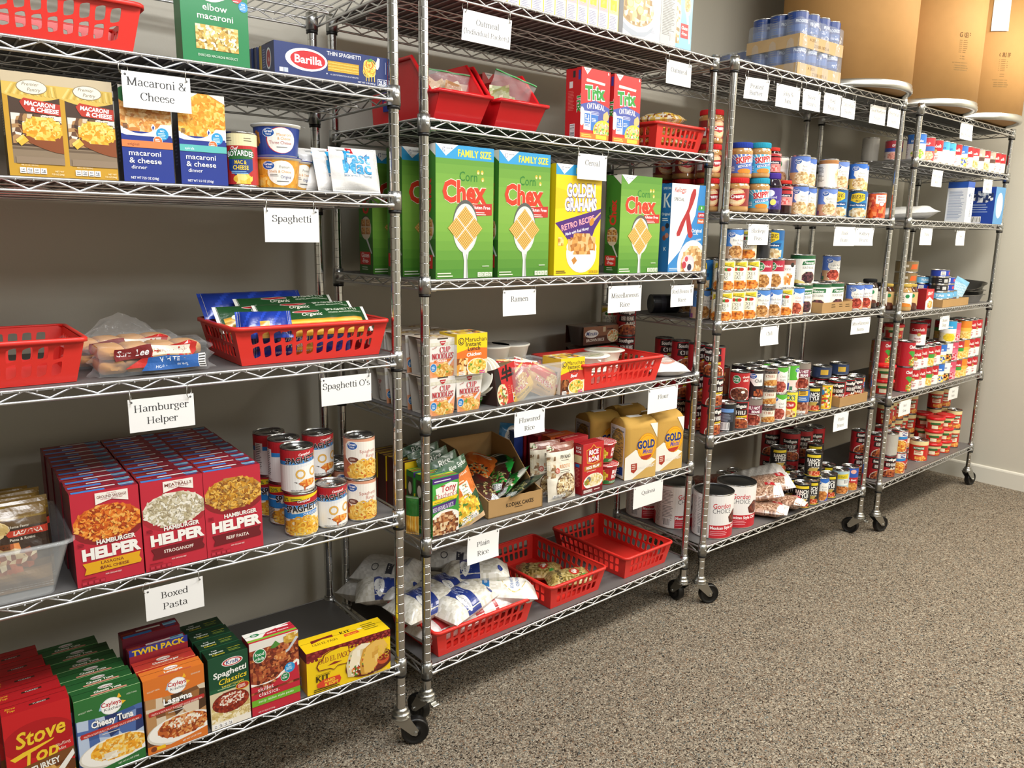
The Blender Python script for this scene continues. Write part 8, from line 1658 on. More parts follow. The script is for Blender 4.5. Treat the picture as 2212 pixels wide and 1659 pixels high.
# ================================================================== unit 3
# --- top shelf: shrink-wrapped trays of soup tins
def tray(s, t, nx, ny, nlev, r, h, lab, kb='c2a47a'):
    o = empty('soup_can_case'); put(o, 3, 1, s, t, 0)
    for lv in range(nlev):
        for i in range(nx):
            for j in range(ny):
                q = dup(CP['prog']) if 'prog' in CP else CK['prog'](); CP.setdefault('prog', q)
                q.parent = o; q.name = 'soup_can'; q.rotation_euler = (0, 0, -.5+.3*((i+j) % 3)); q.location = ((i-(nx-1)/2)*r*2.02*.001, (r+j*r*2.02)*.001, (3+lv*(h+5))*.001)
                for x in ('label', 'category', 'group'):
                    if x in q: del q[x]
        b = MB(); w, d = nx*r*2.02+4, ny*r*2.02+4; z0 = lv*(h+5)
        b.box(-w/2, w/2, -2, d, z0, z0+2, kb)
        for x0, x1, y0, y1 in ((-w/2, w/2, -3, -2), (-w/2, w/2, d, d+1), (-w/2-1, -w/2, -3, d+1), (w/2, w/2+1, -3, d+1)): b.box(x0, x1, y0, y1, z0, z0+44, kb)
        a = Art(w, 44, kb); a.T('A 2023', w*.3, 26, 9, '6a5638', w=46, b=.01); a.T('22000 1875 A', w*.5, 8, 9, '6a5638', w=100, b=.01); a.flat(b, (-w/2, -3.1, z0), (1, 0, 0), (0, 0, 1), bg=False)
        b.build('cardboard_tray', 'matte_print', o)
    b = MB(); w, d, H = nx*r*2.02+8, ny*r*2.02+8, nlev*(h+5)+3; n = 6
    P = []
    for (x0, y0), (x1, y1) in (((-1, 0), (1, 0)), ((1, 0), (1, 1)), ((1, 1), (-1, 1)), ((-1, 1), (-1, 0))):
        m_ = nx if y0 == y1 else ny
        for i in range(m_*6): u = i/(m_*6); sc_ = -4*(1-abs(sin(PI*u*m_)))**1.5; P.append(((x0+(x1-x0)*u)*w/2+(sc_*(x0) if x0 == x1 else 0), (y0+(y1-y0)*u)*d-4+(-sc_*(1 if y0 == 0 else -1) if y0 == y1 else 0)))
    rows = [[(x*k, (y-d/2)*k+d/2, z) for x, y in P] for z, k in ((1, 1), (H*.3, 1), (H*.6, .995), (H*.97, .985), (H, .95))]; b.grid(rows, closed=True); b.poly(rows[-1]); b.build('shrink_wrap', 'shrink', o)
    tag(o, lab, 'case of cans', 'shrink-wrapped cases of soup cans')
CK['prog']
tray(523, 8, 4, 3, 2, 36, 94, 'two-layer shrink-wrapped case of blue soup cans beside the cardboard drum')
tray(503, 234, 3, 3, 1, 36, 122, 'one-layer shrink-wrapped case of blue soup cans behind the two-layer case')
# drums
def drum(k, s, t, r, h, lab, grei, ang, sheet):
    o = empty('fiber_drum'); put(o, k, 1, s, t, 0); b = MB(); b.lathe([(0, 18), (r, 18), (r, h-20), (0, h-20)], 56); b.build('drum_body', 'drum_board', o)
    b = MB(); b.lathe([(r*.93, 8), (r*.95, 0), (r+3, 0), (r+6, 5), (r+6, 16), (r+2.5, 22), (r+2.5, 30), (r+.4, 31)], 56); b.lathe([(0, 9), (r*.93, 8)], 56, m=1); b.build('bottom_rim', ['zinc', 'kraft_board'], o)
    b = MB(); b.lathe([(r+.4, h-46), (r+3, h-44), (r+3, h-24), (r+6, h-18), (r+6, h-6), (r, h), (r-8, h-14), (0, h-14)], 56); b.build('lid', 'zinc', o)
    if grei:
        a = Art(2*PI*r, h-60, 'fff'); c = a.w/2; a.T('GREIF', c, 250, 20, '6a5030', w=58, b=.04); a.L(c-26, 236, 52, 7, 8, '80643c', 2.6); a.L(c-16, 172, 30, 2, 10, '80643c', 3); a.L(c-50, 146, 100, 1, 6, '80643c', 3); a.L(c-40, 134, 86, 3, 9, '80643c', 4)
        m = MB(); a.wrap(m, r+.1, r+.1, 30, 56, 0, math.radians(ang)); k0 = 56*1
        m.F = m.F[k0:]; m.C = m.C[k0:]; m.M = m.M[k0:]; m.S = m.S[k0:]; m.build('stamped_print', 'matte_print', o)
    if sheet:
        m = MB(); a0 = math.radians(sheet); m.grid([[((r+1.2+4*(1-j/5)**3)*cos(a0+i*.06), (r+1.2+4*(1-j/5)**3)*sin(a0+i*.06), 392+j*40) for i in range(6)] for j in range(6)], 'f0f0ee')
        q = m.build('paper_sheet', 'paper_print', o)
    return tag(o, lab, 'drum', 'cardboard drums on the top shelves')
drum(3, 945, 150, 262, 640, 'nearest brown cardboard drum, beside the shrink-wrapped cases', 0, 0, 0)
drum(4, 229, 139, 262, 640, 'middle brown cardboard drum with small stamped print', 1, -24, 0)
drum(4, 786, 129, 262, 640, 'farthest brown cardboard drum with a white paper sheet, by the end wall', 1, -34, -142)

def J(kind, k, sh, s, t, z, rot, lab, group=None):
    if kind not in CP:
        r, h, lc_, bd, lh, ls = {'pb': (44, 117, 'c8282c', 'b88a52', 19, .2), 'skt': (40, 123, '2a96b4', 'bb8f58', 20, .17), 'skb': (40, 123, '27409e', 'bb8f58', 20, .17), 'jel': (36, 146, '4a3490', '1f1226', 22, .12), 'str': (33.5, 124, 'd03a30', '2a0f12', 14, .3), 'grape': (44, 128, '46328a', '1a1024', 22, .14), 'tan': (33, 122, 'b59a4a', 'b08a50', 13, .2), 'brn': (35, 122, 'b59a4a', '4a2418', 13, .2), 'dk': (36, 128, '1a1a1a', '2a1a16', 15, .2), 'flat': (48, 92, 'a8925a', 'c0a468', 16, .2)}[kind]
        H = (h-lh)*.62; a = Art(2*PI*(r*.985+.3), H, '8a2a28'); c = a.w/2
        if kind == 'pb': a.w and a.E(c+2, H*.5, 34, 30, 'e0a878', 24) and a.E(c+2, H*.48, 28, 24, 'f0cfa0', 24); a.P([(c-22, H*.42), (c-18, H*.66), (c+34, H*.74), (c+36, H*.46), (c+4, H*.3)], 'b8262c'); a.T('Creamy', c+6, H*.46, 13, 'fff', w=48, b=.04, rot=.06); a.T('Peanut Butter', c+4, H*.8, 7, 'f4e0c8', w=44, rot=.04); a.L(c-20, H*.16, 44, 1, 3, 'f0d8b8', 3); a.BC(c-76, 8, 30, 28)
        elif kind in ('skt', 'skb'):
            bl = '54b4d8' if kind == 'skt' else '5a78c8'; a.R(0, 0, a.w, H, bl)
            for i in range(7): a.P([(c+10, H*.4), (c-50+i*16, H), (c-44+i*16, H)], 'e6f0f4')
            a.P([(c-14, H*.5), (c-8, H*.84), (c+50, H), (c+56, H*.6)], 'f2f2ee'); a.T('SKIPPY', c+18, H*.58, 20, 'c8282c', w=66, b=.06, rot=.16); a.P([(c-14, H*.28), (c-6, H*.44), (c+54, H*.56), (c+52, H*.4)], '2a5aa8'); a.T('REDUCED FAT', c+20, H*.34, 8, 'fff', w=54, rot=.16, b=.03); a.E(c+18, H*.1, 26, 9, 'd98a2c'); a.L(c-34, H*.3, 18, 3, 6, 'f0f0f8', 3)
        elif kind == 'jel': a.R(0, 0, a.w, H, '43308c'); a.E(c-4, H*.76, 16, 12, 'e8e4f0'); a.T('Concord', c, H*.52, 9, 'f0ecf6', w=42); a.M(c, H*.2, 40, 16, 9, ['2c1f66', '6a5ab0', '3a2a7c', '8a7ac8'], 3, None, True); a.E(c+8, H*.34, 11, 11, 'e8d86a')
        elif kind == 'str': a.R(0, 0, a.w, H, 'e08a86'); a.P([(c-30, H*.6), (c+34, H*.6), (c+30, H*.9), (c+2, H), (c-26, H*.9)], 'b82c30'); a.R(c-36, H*.44, 76, H*.17, '2a1c3a'); a.T('Strawberry', c, H*.47, 8, 'fff', w=54, b=.02); a.M(c, H*.2, 26, 10, 7, ['d85a58', 'f0b0a8', 'c83a3c'], 3, None)
        elif kind == 'grape': a.R(0, 0, a.w, H, '3a2878'); a.E(c, H*.5, 26, 20, 'e0dcec')
        else: a.R(0, 0, a.w, H, {'tan': 'efe8dc', 'brn': 'c9aa74', 'dk': 'd8d4cc', 'flat': 'd8c48a'}[kind]); a.E(c+12, H*.7, 10, 9, '1f8048'); a.P([(c-40, 0), (c-30, H*.3), (c+30, H*.2), (c+44, 0)], 'd9822a' if kind == 'tan' else '5a2a1c'); a.L(c-30, H*.7, 34, 4, 8, '6a5a4a', 3)
        CP[kind] = jar({'pb': 'peanut_butter_jar', 'skt': 'peanut_butter_jar', 'skb': 'peanut_butter_jar', 'jel': 'jelly_jar', 'str': 'jelly_jar', 'grape': 'jelly_jar'}.get(kind, 'gravy_jar'), r, h, a, lc_, bd, lh, .9 if kind in ('pb', 'skt', 'skb', 'flat') else .74, ls, shoulder=.03 if kind in ('pb', 'skt', 'skb') else .14); o = CP[kind]
    else: o = dup(CP[kind])
    put(o, k, sh, s, t, z, rot); return tag(o, lab, 'jar', group)
LV = ['bottom', 'second level', 'third level']
# --- shelf 2: peanut butter, jelly, beans
for i in range(3): J('pb', 3, 2, 54, 124, i*117.3, -30+i*8, 'red-lidded peanut butter jar in the tall stack behind the post, %s' % LV[i], 'red-lidded peanut butter jars')
for s, t, n, nm in ((36, 220, 2, 'second'), (132, 214, 2, 'right second'), (40, 318, 2, 'third'), (136, 312, 2, 'right third')):
    for i in range(n): J('pb', 3, 2, s, t, i*117.3, -40, 'red-lidded peanut butter jar, %s row back, %s' % (nm.replace('right ', 'far-side '), LV[i]), 'red-lidded peanut butter jars')
J('pb', 3, 2, 96, 28, 0, -54, 'red-lidded peanut butter jar at the shelf edge under a blue-lidded one', 'red-lidded peanut butter jars')
J('skb', 3, 2, 126, 40, 117.3, -56, 'peanut butter jar with a dark blue lid on top of a red-lidded jar')
J('skt', 3, 2, 226, 28, 0, -56, 'peanut butter jar with a teal lid, lower of two'); J('skt', 3, 2, 222, 30, 123.3, -54, 'peanut butter jar with a teal lid, upper of two')
J('grape', 3, 2, 300, 128, 0, 0, 'dark jelly jar with a purple lid, hidden under the upper purple-lidded one'); J('grape', 3, 2, 300, 128, 128.3, 0, 'dark jelly jar with a purple lid rising behind the teal-lidded jars')
J('jel', 3, 2, 308, 26, 0, -58, 'tall purple concord jelly jar at the shelf edge'); J('str', 3, 2, 384, 26, 0, -58, 'red strawberry jam jar at the shelf edge'); J('str', 3, 2, 398, 96, 0, -50, 'strawberry jam jar standing under the upper strawberry jar'); J('str', 3, 2, 394, 94, 124.3, -52, 'strawberry jam jar on the second level behind the purple jelly')
C('fbean', 3, 2, 480, 120, 0, -40, 'pale bean can in the second row under another pale bean can'); C('fbean', 3, 2, 478, 118, 110.3, -56, 'pale bean can with green badge on the second level behind the jams')
BR = 'cans of beans on the bean shelf'
for kind, s, t, z, r, lab in (('navy', 490, 30, 0, -62, 'blue-topped navy bean can at the shelf edge, lower of two'), ('navy', 488, 32, 111.3, -60, 'blue-topped navy bean can, upper of two'), ('navy', 606, 66, 0, -50, 'navy bean can set back between the front stacks, lower'), ('navy', 598, 72, 111.3, -46, 'navy bean can set back between the front stacks, upper'),
    ('cannel', 694, 28, 0, -62, 'cannellini bean can at the shelf edge under the plain white can'), ('white', 690, 32, 111.3, -64, 'white can with a brown top showing its printed back'), ('bush', 796, 40, 0, -70, 'blue can with a yellow badge, under a cannellini can'), ('cannel', 790, 42, 111.3, -60, 'cannellini bean can on top of a blue and yellow can'),
    ('bush', 930, 28, 0, -66, 'blue can with a yellow badge, lower of the front stack at the far end'), ('gnorth', 916, 32, 111.3, -64, 'great northern bean can on top of the blue and yellow can'), ('gnorth', 1006, 66, 0, -60, 'great northern bean can in the second row, lower'), ('gnorth', 1000, 70, 111.3, -60, 'great northern bean can in the second row, upper'), ('veg', 1094, 28, 0, -64, 'orange-red can of beans standing alone at the far end')):
    C(kind, 3, 2, s, t, z, r, lab, BR)
# --- shelf 3: blackeye peas
G3 = 'cans on the blackeye pea shelf'
R1 = [('mh', 56), ('mh', 131), ('mh', 205.5), ('gvblack', 288), ('gvblack', 368), ('mh', 443), ('ckid', 520)]
nm = {'mh': 'cream and yellow blackeye pea can', 'gvblack': 'blue and white blackeye pea can', 'ckid': 'blue chili bean can', 'fpea': 'red-topped can with a green badge', 'wpea': 'white can with a brown top', 'darkb': 'black can', 'bush': 'bright blue can with a yellow badge'}
for i, (kd, s) in enumerate(R1): C(kd, 3, 3, s, 28, 0, -56-i*2, '%s, %s in the bottom front row under the blackeye card' % (nm[kd], ORD[i]), G3)
for i, (kd, s) in enumerate((('mh', 59), ('mh', 133.5), ('mh', 208), ('fpea', 289), ('fpea', 367), ('wpea', 442))): C(kd, 3, 3, s, 29, 110.3, -58-i*1.5, '%s, %s in the second level of the front row' % (nm[kd], ORD[i]), G3)
for i, (kd, s, r) in enumerate((('gvblack', 98, -52), ('mh', 182, -70), ('darkb', 266, 40), ('bush', 352, -82))): C(kd, 3, 3, s, 30, 220.6, r, '%s, %s on the topmost level behind the blackeye card' % (nm[kd], ORD[i]), G3)
for kd, s, t, z, r in (('gvblack', 44, 116, 0, -50), ('mh', 122, 108, 0, -80), ('bush', 44, 114, 110.3, -84), ('mh', 122, 106, 110.3, 20)): C(kd, 3, 3, s, t, z, r, '%s in the second row by the post, %s' % (nm[kd], 'lower' if z == 0 else 'upper'), G3)
for i, (s, t, z) in enumerate(((612, 62, 0), (612, 62, 118.4))): C('han', 3, 3, s, t, z, -62, 'large white bean can with a green top, %s of the stack by the pea cans' % ('lower', 'upper')[i], 'large white bean cans')
o = empty('cardboard_tray'); put(o, 3, 3, 788, -8, 0, 0)
def cardtray(o, w, d, h, c='a8865a', txt=()):
    b = MB(); b.box(-w/2, w/2, 0, d, 0, 2, c)
    for q in ((-w/2, w/2, 0, 2.5), (-w/2, w/2, d-2.5, d), (-w/2, -w/2+2.5, 2.5, d-2.5), (w/2-2.5, w/2, 2.5, d-2.5)): b.box(*q, 2, h, c)
    a = Art(w, h, c)
    for x, y, ww in txt: a.L(x, y, ww, 2, 9, '5a4428', 3.4)
    a.flat(b, (-w/2, -.1, 0), (1, 0, 0), (0, 0, 1), bg=False); b.build('tray_box', 'matte_print', o)
cardtray(o, 236, 215, 42, txt=((70, 30, 36), (130, 30, 30), (180, 28, 40))); tag(o, 'low cardboard tray holding large white bean cans', 'tray')
for i, (s, t) in enumerate(((724, 46), (824, 46), (724, 146), (824, 146))): C('han', 3, 3, s, t, 2.4, (-100, -60, -40, 0)[i], 'large white bean can in the cardboard tray, %s' % ('front near', 'front far', 'back near', 'back far')[i], 'large white bean cans')
for kd, s, t, z, r, lab in (('kidney', 752, 150, 120.8, -58, 'kidney bean can on top of the tray cans at the back'), ('kidney', 878, 90, 120.8, -60, 'kidney bean can standing alone on the tray cans'), ('kidney', 982, 28, 0, -64, 'kidney bean can at the shelf edge just past the tray'), ('kidney', 1060, 30, 0, -64, 'kidney bean can at the shelf edge, farthest one'), ('gvblack', 190, 306, 0, -60, 'pale blackeye pea can at the back, seen under the red beans card'), ('darkb', 276, 320, 0, 0, 'black can at the back, seen under the red beans card'), ('mh', 300, 250, 0, 40, 'cream blackeye pea can deep on the shelf, lower'), ('mh', 300, 250, 110.3, 40, 'cream blackeye pea can deep on the shelf, upper')): C(kd, 3, 3, s, t, z, r, lab, None)
o = CK['dkcan'](); o.location = at(3, 3, 36, 352, 38); o.rotation_euler = (PI/2, 0, math.radians(62)); tag(o, 'dark can lying on its side at the back, seen beside the rice card', 'can')
J('flat', 3, 3, 1150, 118, 0, 0, 'squat jar with a gold lid at the back of the far end'); J('dk', 3, 3, 1130, 40, 0, -60, 'dark jar beside the last kidney bean can')
# --- shelf 4: chili
G4 = 'cans on the chili shelf'
for i in range(3): C('gate', 3, 4, 36, 29, i*110.3, (-20, -24, -78)[i], 'red chili can in the stack against the post, %s' % LV[i], G4)
for s, t, n, w in ((46, 112, 3, 'second'), (54, 200, 3, 'third'), (140, 190, 2, 'third'), (60, 290, 3, 'fourth')):
    for i in range(n): C('gate', 3, 4, s, t, i*110.3, -20, 'red chili can in the %s row back%s, %s' % (w, ' away from the post' if s == 140 else '', LV[i]), G4)
for kd, s, t, z, r, lab in (('back', 128, 30, 0, -60, 'black and blue can showing its barcode, at the shelf edge'), ('fchili', 206, 34, 110.3, -58, 'red chunky chili can with a green badge on the second level'), ('gate', 206, 29, 0, -58, 'red chili can under the chunky chili can'), ('gate', 130, 112, 0, -50, 'red chili can behind the black barcode can, lower'), ('gate', 132, 110, 110.3, -58, 'red chili can behind the black barcode can, upper'), ('hot', 293, 28, 0, -60, 'brown and maroon hot bean can at the shelf edge, nearer one'), ('gvblk', 299, 32, 110.3, -62, 'black and red chili can on top of a hot bean can'),
    ('sgw', 384, 28, 0, -60, 'short brown chili can, bottom of three'), ('sgw', 384, 29, 73.3, -60, 'short brown chili can, middle of three'), ('sgw', 383, 30, 146.6, -60, 'short brown chili can, top of three'), ('gvchili', 459, 28, 0, -62, 'green and white chili bean can at the shelf edge'), ('gvchili', 456, 30, 110.3, -62, 'green and white chili bean can above another like it'), ('luck', 537, 28, 0, -62, 'yellow can of beans at the shelf edge'), ('gvchili', 534, 30, 110.3, 10, 'green can showing its back, on top of the yellow can'), ('blueb', 629, 30, 0, -62, 'blue can of brown beans at the shelf edge'), ('hot', 622, 32, 110.3, -62, 'brown and maroon hot bean can on top of the blue can'),
    ('ranch', 724, 30, 0, -66, 'black can with white letters beside the blue bean can'), ('yel', 806, 30, 0, -62, 'yellow can with orange panel beside the cardboard tray'), ('hormel', 236, 150, 0, -60, 'brown can at the back, lower one'), ('hormel', 236, 150, 110.3, -62, 'brown can at the back rising over the chunky chili'), ('campt', 1000, 330, 0, -60, 'red and white soup can alone at the back of the chili shelf')): C(kd, 3, 4, s, t, z, r, lab, G4)
for i, (s, t) in enumerate(((330, 118), (410, 112), (490, 116), (570, 112), (650, 118))):
    for z in (0, 110.3): C(('dkcan', 'hot', 'gvchili', 'dkcan', 'hot')[i], 3, 4, s, t, z, -40, 'can in the second row of the chili shelf, %s along, %s' % (ORD[i], 'lower' if z == 0 else 'upper'), G4)
for i, (s, t) in enumerate(((730, 116), (808, 118), (734, 204), (812, 206))): C('rbr', 3, 4, s, t, 0, -30, 'red can behind the black and yellow cans, %s' % ('second row near', 'second row far', 'third row near', 'third row far')[i], G4)
o = empty('cardboard_tray'); put(o, 3, 4, 1000, -8, 0, 0); cardtray(o, 236, 320, 42); tag(o, 'low cardboard tray of red beans and rice cans', 'tray')
for i in range(3):
    for j in range(4): C('rbr', 3, 4, 922+i*77, 34+j*77, 2.4, (-62, -20, -60)[i]+j*9, 'red beans and rice can in the tray, %s row, %s' % (ORD[j], ('near side', 'middle', 'far side')[i]), 'red cans in the cardboard tray')
C('tuday', 3, 4, 922, 112, 112.8, -60, 'flat dark blue can on top of the tray cans, nearer one'); C('tuday', 3, 4, 1068, 112, 112.8, -60, 'flat dark blue can on top of the tray cans, farther one')
C('blueb', 3, 4, 1136, 60, 0, -40, 'slim blue can between the tray and the far post')
# red beans and rice cans standing at the back of unit 2
for i in range(2): C('rbr', 2, 4, 1130, 300, i*110.3, -44, 'red beans and rice can at the back of the noodle shelf, %s' % ('lower', 'upper')[i], 'red cans at the back of the noodle shelf')
C('mh', 2, 4, 1136, 385, 0, -50, 'cream blackeye pea can at the back of the noodle shelf, lower'); C('mh', 2, 4, 1134, 385, 110.3, -50, 'cream blackeye pea can at the back of the noodle shelf, upper'); C('gbeef', 2, 4, 1040, 420, 0, 0, 'large red can in the dark at the back of the noodle shelf')
# --- shelf 5: big chili cans, bean bags, pinto beans
for s, t, r, lab in ((140, 68, -44, 'big white and red chili can at the shelf edge by the post'), (308, 84, -56, 'big white and red chili can just behind the front one'), (96, 226, -30, 'big white and red chili can behind the front one, seen past the post'), (86, 372, -40, 'big white and red chili can at the back, seen under the quinoa card')): C('gordon', 3, 5, s, t, 0, r, lab, 'big white and red chili cans')
def beanbag(cols, red):
    a = Art(126, 220, 'eee')
    if red: a.P([(0, 0), (126, 0), (126, 30), (0, 60)], 'f0ecea'); a.P([(0, 0), (70, 0), (0, 44)], 'c0262e'); a.P([(126, 176), (126, 220), (0, 220), (0, 200)], 'f2efec'); a.P([(10, 150), (8, 190), (60, 196), (58, 156)], 'c0262e'); a.T('PINTO', 34, 166, 11, 'fff', w=36, b=.03); a.E(100, 50, 12, 9, 'c0262e')
    return a
for i, (s, t, z, hd, red, lab) in enumerate(((470, 70, 30, -62, 1, 'bag of speckled pinto beans at the shelf edge beside the big cans'), (486, 112, 82, -50, 1, 'bag of speckled pinto beans leaning on the one at the shelf edge'), (592, 134, 96, -40, 1, 'bag of speckled pinto beans on top, next to the black cans'), (606, 70, 34, -66, 1, 'bag of pinto beans lying under the upper bags'), (640, 196, 104, -36, 2, 'white-backed bag of beans behind the pinto bags'))):
    cl = ['a8826a', '8f6a54', 'c4a088', 'd8bca6', '77543f', 'b8937c']
    o = pouch('bean_bag', 124, 220, 54, beanbag(cl, red == 1), (speckle(cl, 6+i) if red == 1 else bands((.8, ('e4e2de', 'cfcac4')), (1, 'f0eeea'))), 'd8cfc8', seed=160+i, wob=2.6, seal=14, nu=30, nv=46); lay2(o, 3, 5, s, t, z, hd, 220, (2, 12, 10, 2, 14)[i], (0, 10, 14, -8, 20)[i]); tag(o, lab, 'bean bag', 'bags of dry beans')
for i, (s, t, z, hd) in enumerate(((300, 262, 50, -30), (372, 300, 92, -40))):
    o = pouch('bean_bag', 130, 220, 60, None, speckle(['6a3a2e', '54291f', '7d493a', '462018'], 3+i), '5f3428', seed=170+i, wob=2.6, seal=12, nu=30, nv=46); lay2(o, 3, 5, s, t, z, hd, 220, 8); tag(o, ('bag of dark red beans behind the big chili cans, lower', 'bag of dark red beans behind the big chili cans, upper with its tip raised')[i], 'bean bag', 'bags of dry beans')
G5 = 'cans on the pinto bean shelf'
for kd, s, t, z, r, lab in (('ranch', 704, 28, 0, -64, 'black bean can at the shelf edge beside the pinto bags'), ('ranch', 778, 30, 0, -64, 'black bean can at the shelf edge under another black can'), ('pinto', 852, 30, 0, -62, 'blue and white pinto can at the shelf edge'), ('ranch', 926, 32, 0, -64, 'black bean can between two colourful cans at the shelf edge'), ('mhb', 1024, 30, 0, -62, 'pale blue and yellow can near the far post'), ('pin2', 1108, 32, 0, -62, 'blue and red pinto can, last at the far post'), ('ranch', 826, 56, 111.5, -64, 'black can with white letters on the second level'), ('ranch', 960, 130, 111.5, -64, 'black can with white letters on the second level, set back'),
    ('ranch', 730, 112, 0, -50, 'black can in the second row behind the pinto bags'), ('dkcan', 808, 112, 0, -50, 'black can in the second row, second along'), ('ranch', 888, 112, 0, -50, 'black can in the second row, third along'), ('ranch', 966, 118, 0, -50, 'black can in the second row, fourth along'), ('ranch', 1050, 112, 0, -50, 'black can in the second row, fifth along'), ('dkcan', 770, 196, 0, -50, 'black can in the third row behind the pinto bags'), ('ranch', 850, 196, 0, -30, 'black can in the third row, second along'), ('ranch', 770, 196, 110.3, -50, 'black can on the second level of the third row'), ('campt', 640, 330, 0, -58, 'red and white soup can at the back behind the bean bags'), ('beige', 560, 330, 0, -50, 'tan soup can at the back behind the bean bags'), ('tuday', 480, 350, 0, 0, 'flat blue can at the back behind the bean bags')): C(kd, 3, 5, s, t, z, r, lab, G5)
for i, (s, t, z) in enumerate(((920, 236, 0), (1016, 230, 0), (1112, 226, 0), (920, 236, 130.4), (1016, 230, 130.4), (1112, 226, 130.4), (920, 334, 0), (920, 334, 130.4), (1016, 330, 0), (1016, 330, 130.4))): C('gbeef', 3, 5, s, t, z, -58, 'large red stew can at the back under the pinto card, %s' % ('%s on the %s' % (('first', 'second', 'third', 'first', 'second', 'third', 'rearmost first', 'rearmost first', 'rearmost second', 'rearmost second')[i], 'bottom' if z == 0 else 'top')), 'large red stew cans')

# ================================================================== unit 4: soups
G6 = 'soup cans in the single row on the upper soup shelf'
for i, (kd, s, t, r) in enumerate((('blup', 74, 32, -66), ('redp', 172, 28, -70), ('campc', 260, 27, -70), ('cyan', 336, 27, -68), ('cyan', 408, 27, -66), ('campc', 482, 27, -72), ('gvblue', 556, 27, -68), ('campt', 630, 27, -70), ('tanp', 704, 27, -70), ('beige', 778, 27, -70), ('tanp', 852, 27, -72), ('beige', 926, 27, -70), ('campc', 1000, 27, -72), ('campt', 1074, 27, -72))): C(kd, 4, 2, s, t, 0, r, '%s can, %s in the upper soup row' % ({'blup': 'blue and white soup', 'redp': 'red and blue soup', 'campc': 'red and white soup', 'campt': 'red and white tomato soup', 'cyan': 'light blue and white soup', 'gvblue': 'blue and yellow soup', 'tanp': 'red and tan soup', 'beige': 'beige soup'}[kd], NTH[i] if i < 12 else ('thirteenth', 'fourteenth')[i-12]), G6)
C('grey', 4, 2, 50, 226, 0, -70, 'pale grey can with a green badge at the back, seen past the post'); C('spam', 4, 2, 56, 122, 0, -70, 'pinkish can behind the post on the upper soup shelf')
# --- shelf 3: milk
a = Art(84, 196, 'eef0f2'); a.R(0, 168, 84, 28, '2a56b0'); a.P([(0, 168), (20, 150), (40, 164), (60, 148), (84, 168)], 'e8eaee'); a.T('Instant Nonfat', 50, 84, 15, '2a3a5a', w=116, rot=-PI/2, b=.02); a.P([(20, 130), (30, 146), (40, 130), (30, 118)], '5a6a8a')
l = Art(92, 196, 'dfe4ec'); l.R(0, 166, 92, 30, '2450a8'); l.L(8, 150, 74, 26, 5.4, '6a7ca8', 2)
q = put(carton('milk_box', 84, 196, 92, 'd0d6e0', a, l), 4, 3, 658, -8); tag(q, 'white dry milk box with a blue top, standing in front of the blue box', 'milk box')
a = Art(138, 190, '5a9ad0'); a.E(70, 96, 46, 66, 'e8eef4'); a.M(70, 90, 34, 50, 14, ['f4f6f8', 'd8e4f0', 'c4d6ea'], 3, None); l = Art(120, 190, '2244a0'); l.M(60, 140, 50, 30, 12, ['d8dee8', 'eef0f4', '2a3a6a', 'a8b4c8'], 3, None); l.L(10, 96, 90, 4, 12, 'a8bce0', 4); l.BC(6, 6, 56, 32)
q = put(carton('milk_box', 138, 190, 120, '2a50a4', a, l), 4, 3, 1066, -8); tag(q, 'blue dry milk box at the far end under the dairy milk card', 'milk box')
a = Art(180, 260, 'e4e4e2'); a.M(60, 200, 30, 26, 12, ['2a3a6a', '1f2c54', 'c8ccd4'], 3, None); a.E(120, 140, 40, 34, 'f2f2f0')
o = pouch('milk_bag', 180, 270, 64, a, None, 'dededc', seed=180, wob=2.4); lay2(o, 4, 3, 300, 150, 34, -52, 270, 4); tag(o, 'white bag of milk powder lying on the milk shelf', 'milk bag')
# --- shelf 4: gravy and tuna
for kd, s, t, lab in (('dk', 40, 110, 'dark jar behind the post on the gravy shelf, first'), ('brn', 44, 200, 'brown sauce jar behind the post, second back'), ('brn', 96, 104, 'brown gravy jar with a paper label beside the post'), ('tan', 116, 28, 'tan gravy jar with a gold lid at the shelf edge'), ('brn', 186, 34, 'brown gravy jar with a gold lid at the shelf edge')): J(kd, 4, 4, s, t, 0, -64, lab, 'gravy jars')
a = Art(86, 96, 'c0222c'); a.P([(0, 0), (86, 0), (86, 40), (40, 60), (0, 40)], 'f2efe8'); a.M(50, 22, 26, 18, 7, ['e8b060', 'd8904a', 'f0cc8a'], 3, None); a.T('GRAVY', 44, 68, 16, 'fff', w=56, sh=.2, b=.03)
q = put(carton('gravy_box', 86, 96, 50, 'a81c26', a, Art(50, 96, '9a1a24')), 4, 4, 318, -6); tag(q, 'small red and white box beside the cardboard tray of tuna', 'gravy box')
o = empty('cardboard_tray'); put(o, 4, 4, 640, -8, 0, 0); cardtray(o, 330, 200, 38, 'b08d5e'); tag(o, 'low cardboard tray of small tuna tins', 'tray')
tn = 0
for s, t, n, kinds in ((526, 40, 5, ('tunac', 'tunac', 'tunab', 'tunab', 'tuna')), (616, 44, 4, ('tuna', 'tunac', 'tuna', 'tuna')), (526, 128, 4, ('tuna', 'tunab', 'tuna', 'tunac')), (616, 132, 3, ('tuna', 'tuna', 'tunac')), (706, 60, 2, ('tuna', 'tunac'))):
    w = {526: 'near', 616: 'middle', 706: 'far'}[s]+(' back' if t > 100 else ' front')
    for i in range(n): C(kinds[i], 4, 4, s, t, 2.4+i*36.3, -60+i*7, 'small flat %s tin in the %s stack, %s from the bottom' % ({'tuna': 'blue', 'tunab': 'black', 'tunac': 'light blue'}[kinds[i]], w, ORD[i]), 'tins in the tuna tray')
for i in range(4): C('chick', 4, 4, 396, 150, i*56.3, -62, 'brown flat tin in the stack behind the small red box, %s from the bottom' % ORD[i], 'stacked brown tins')
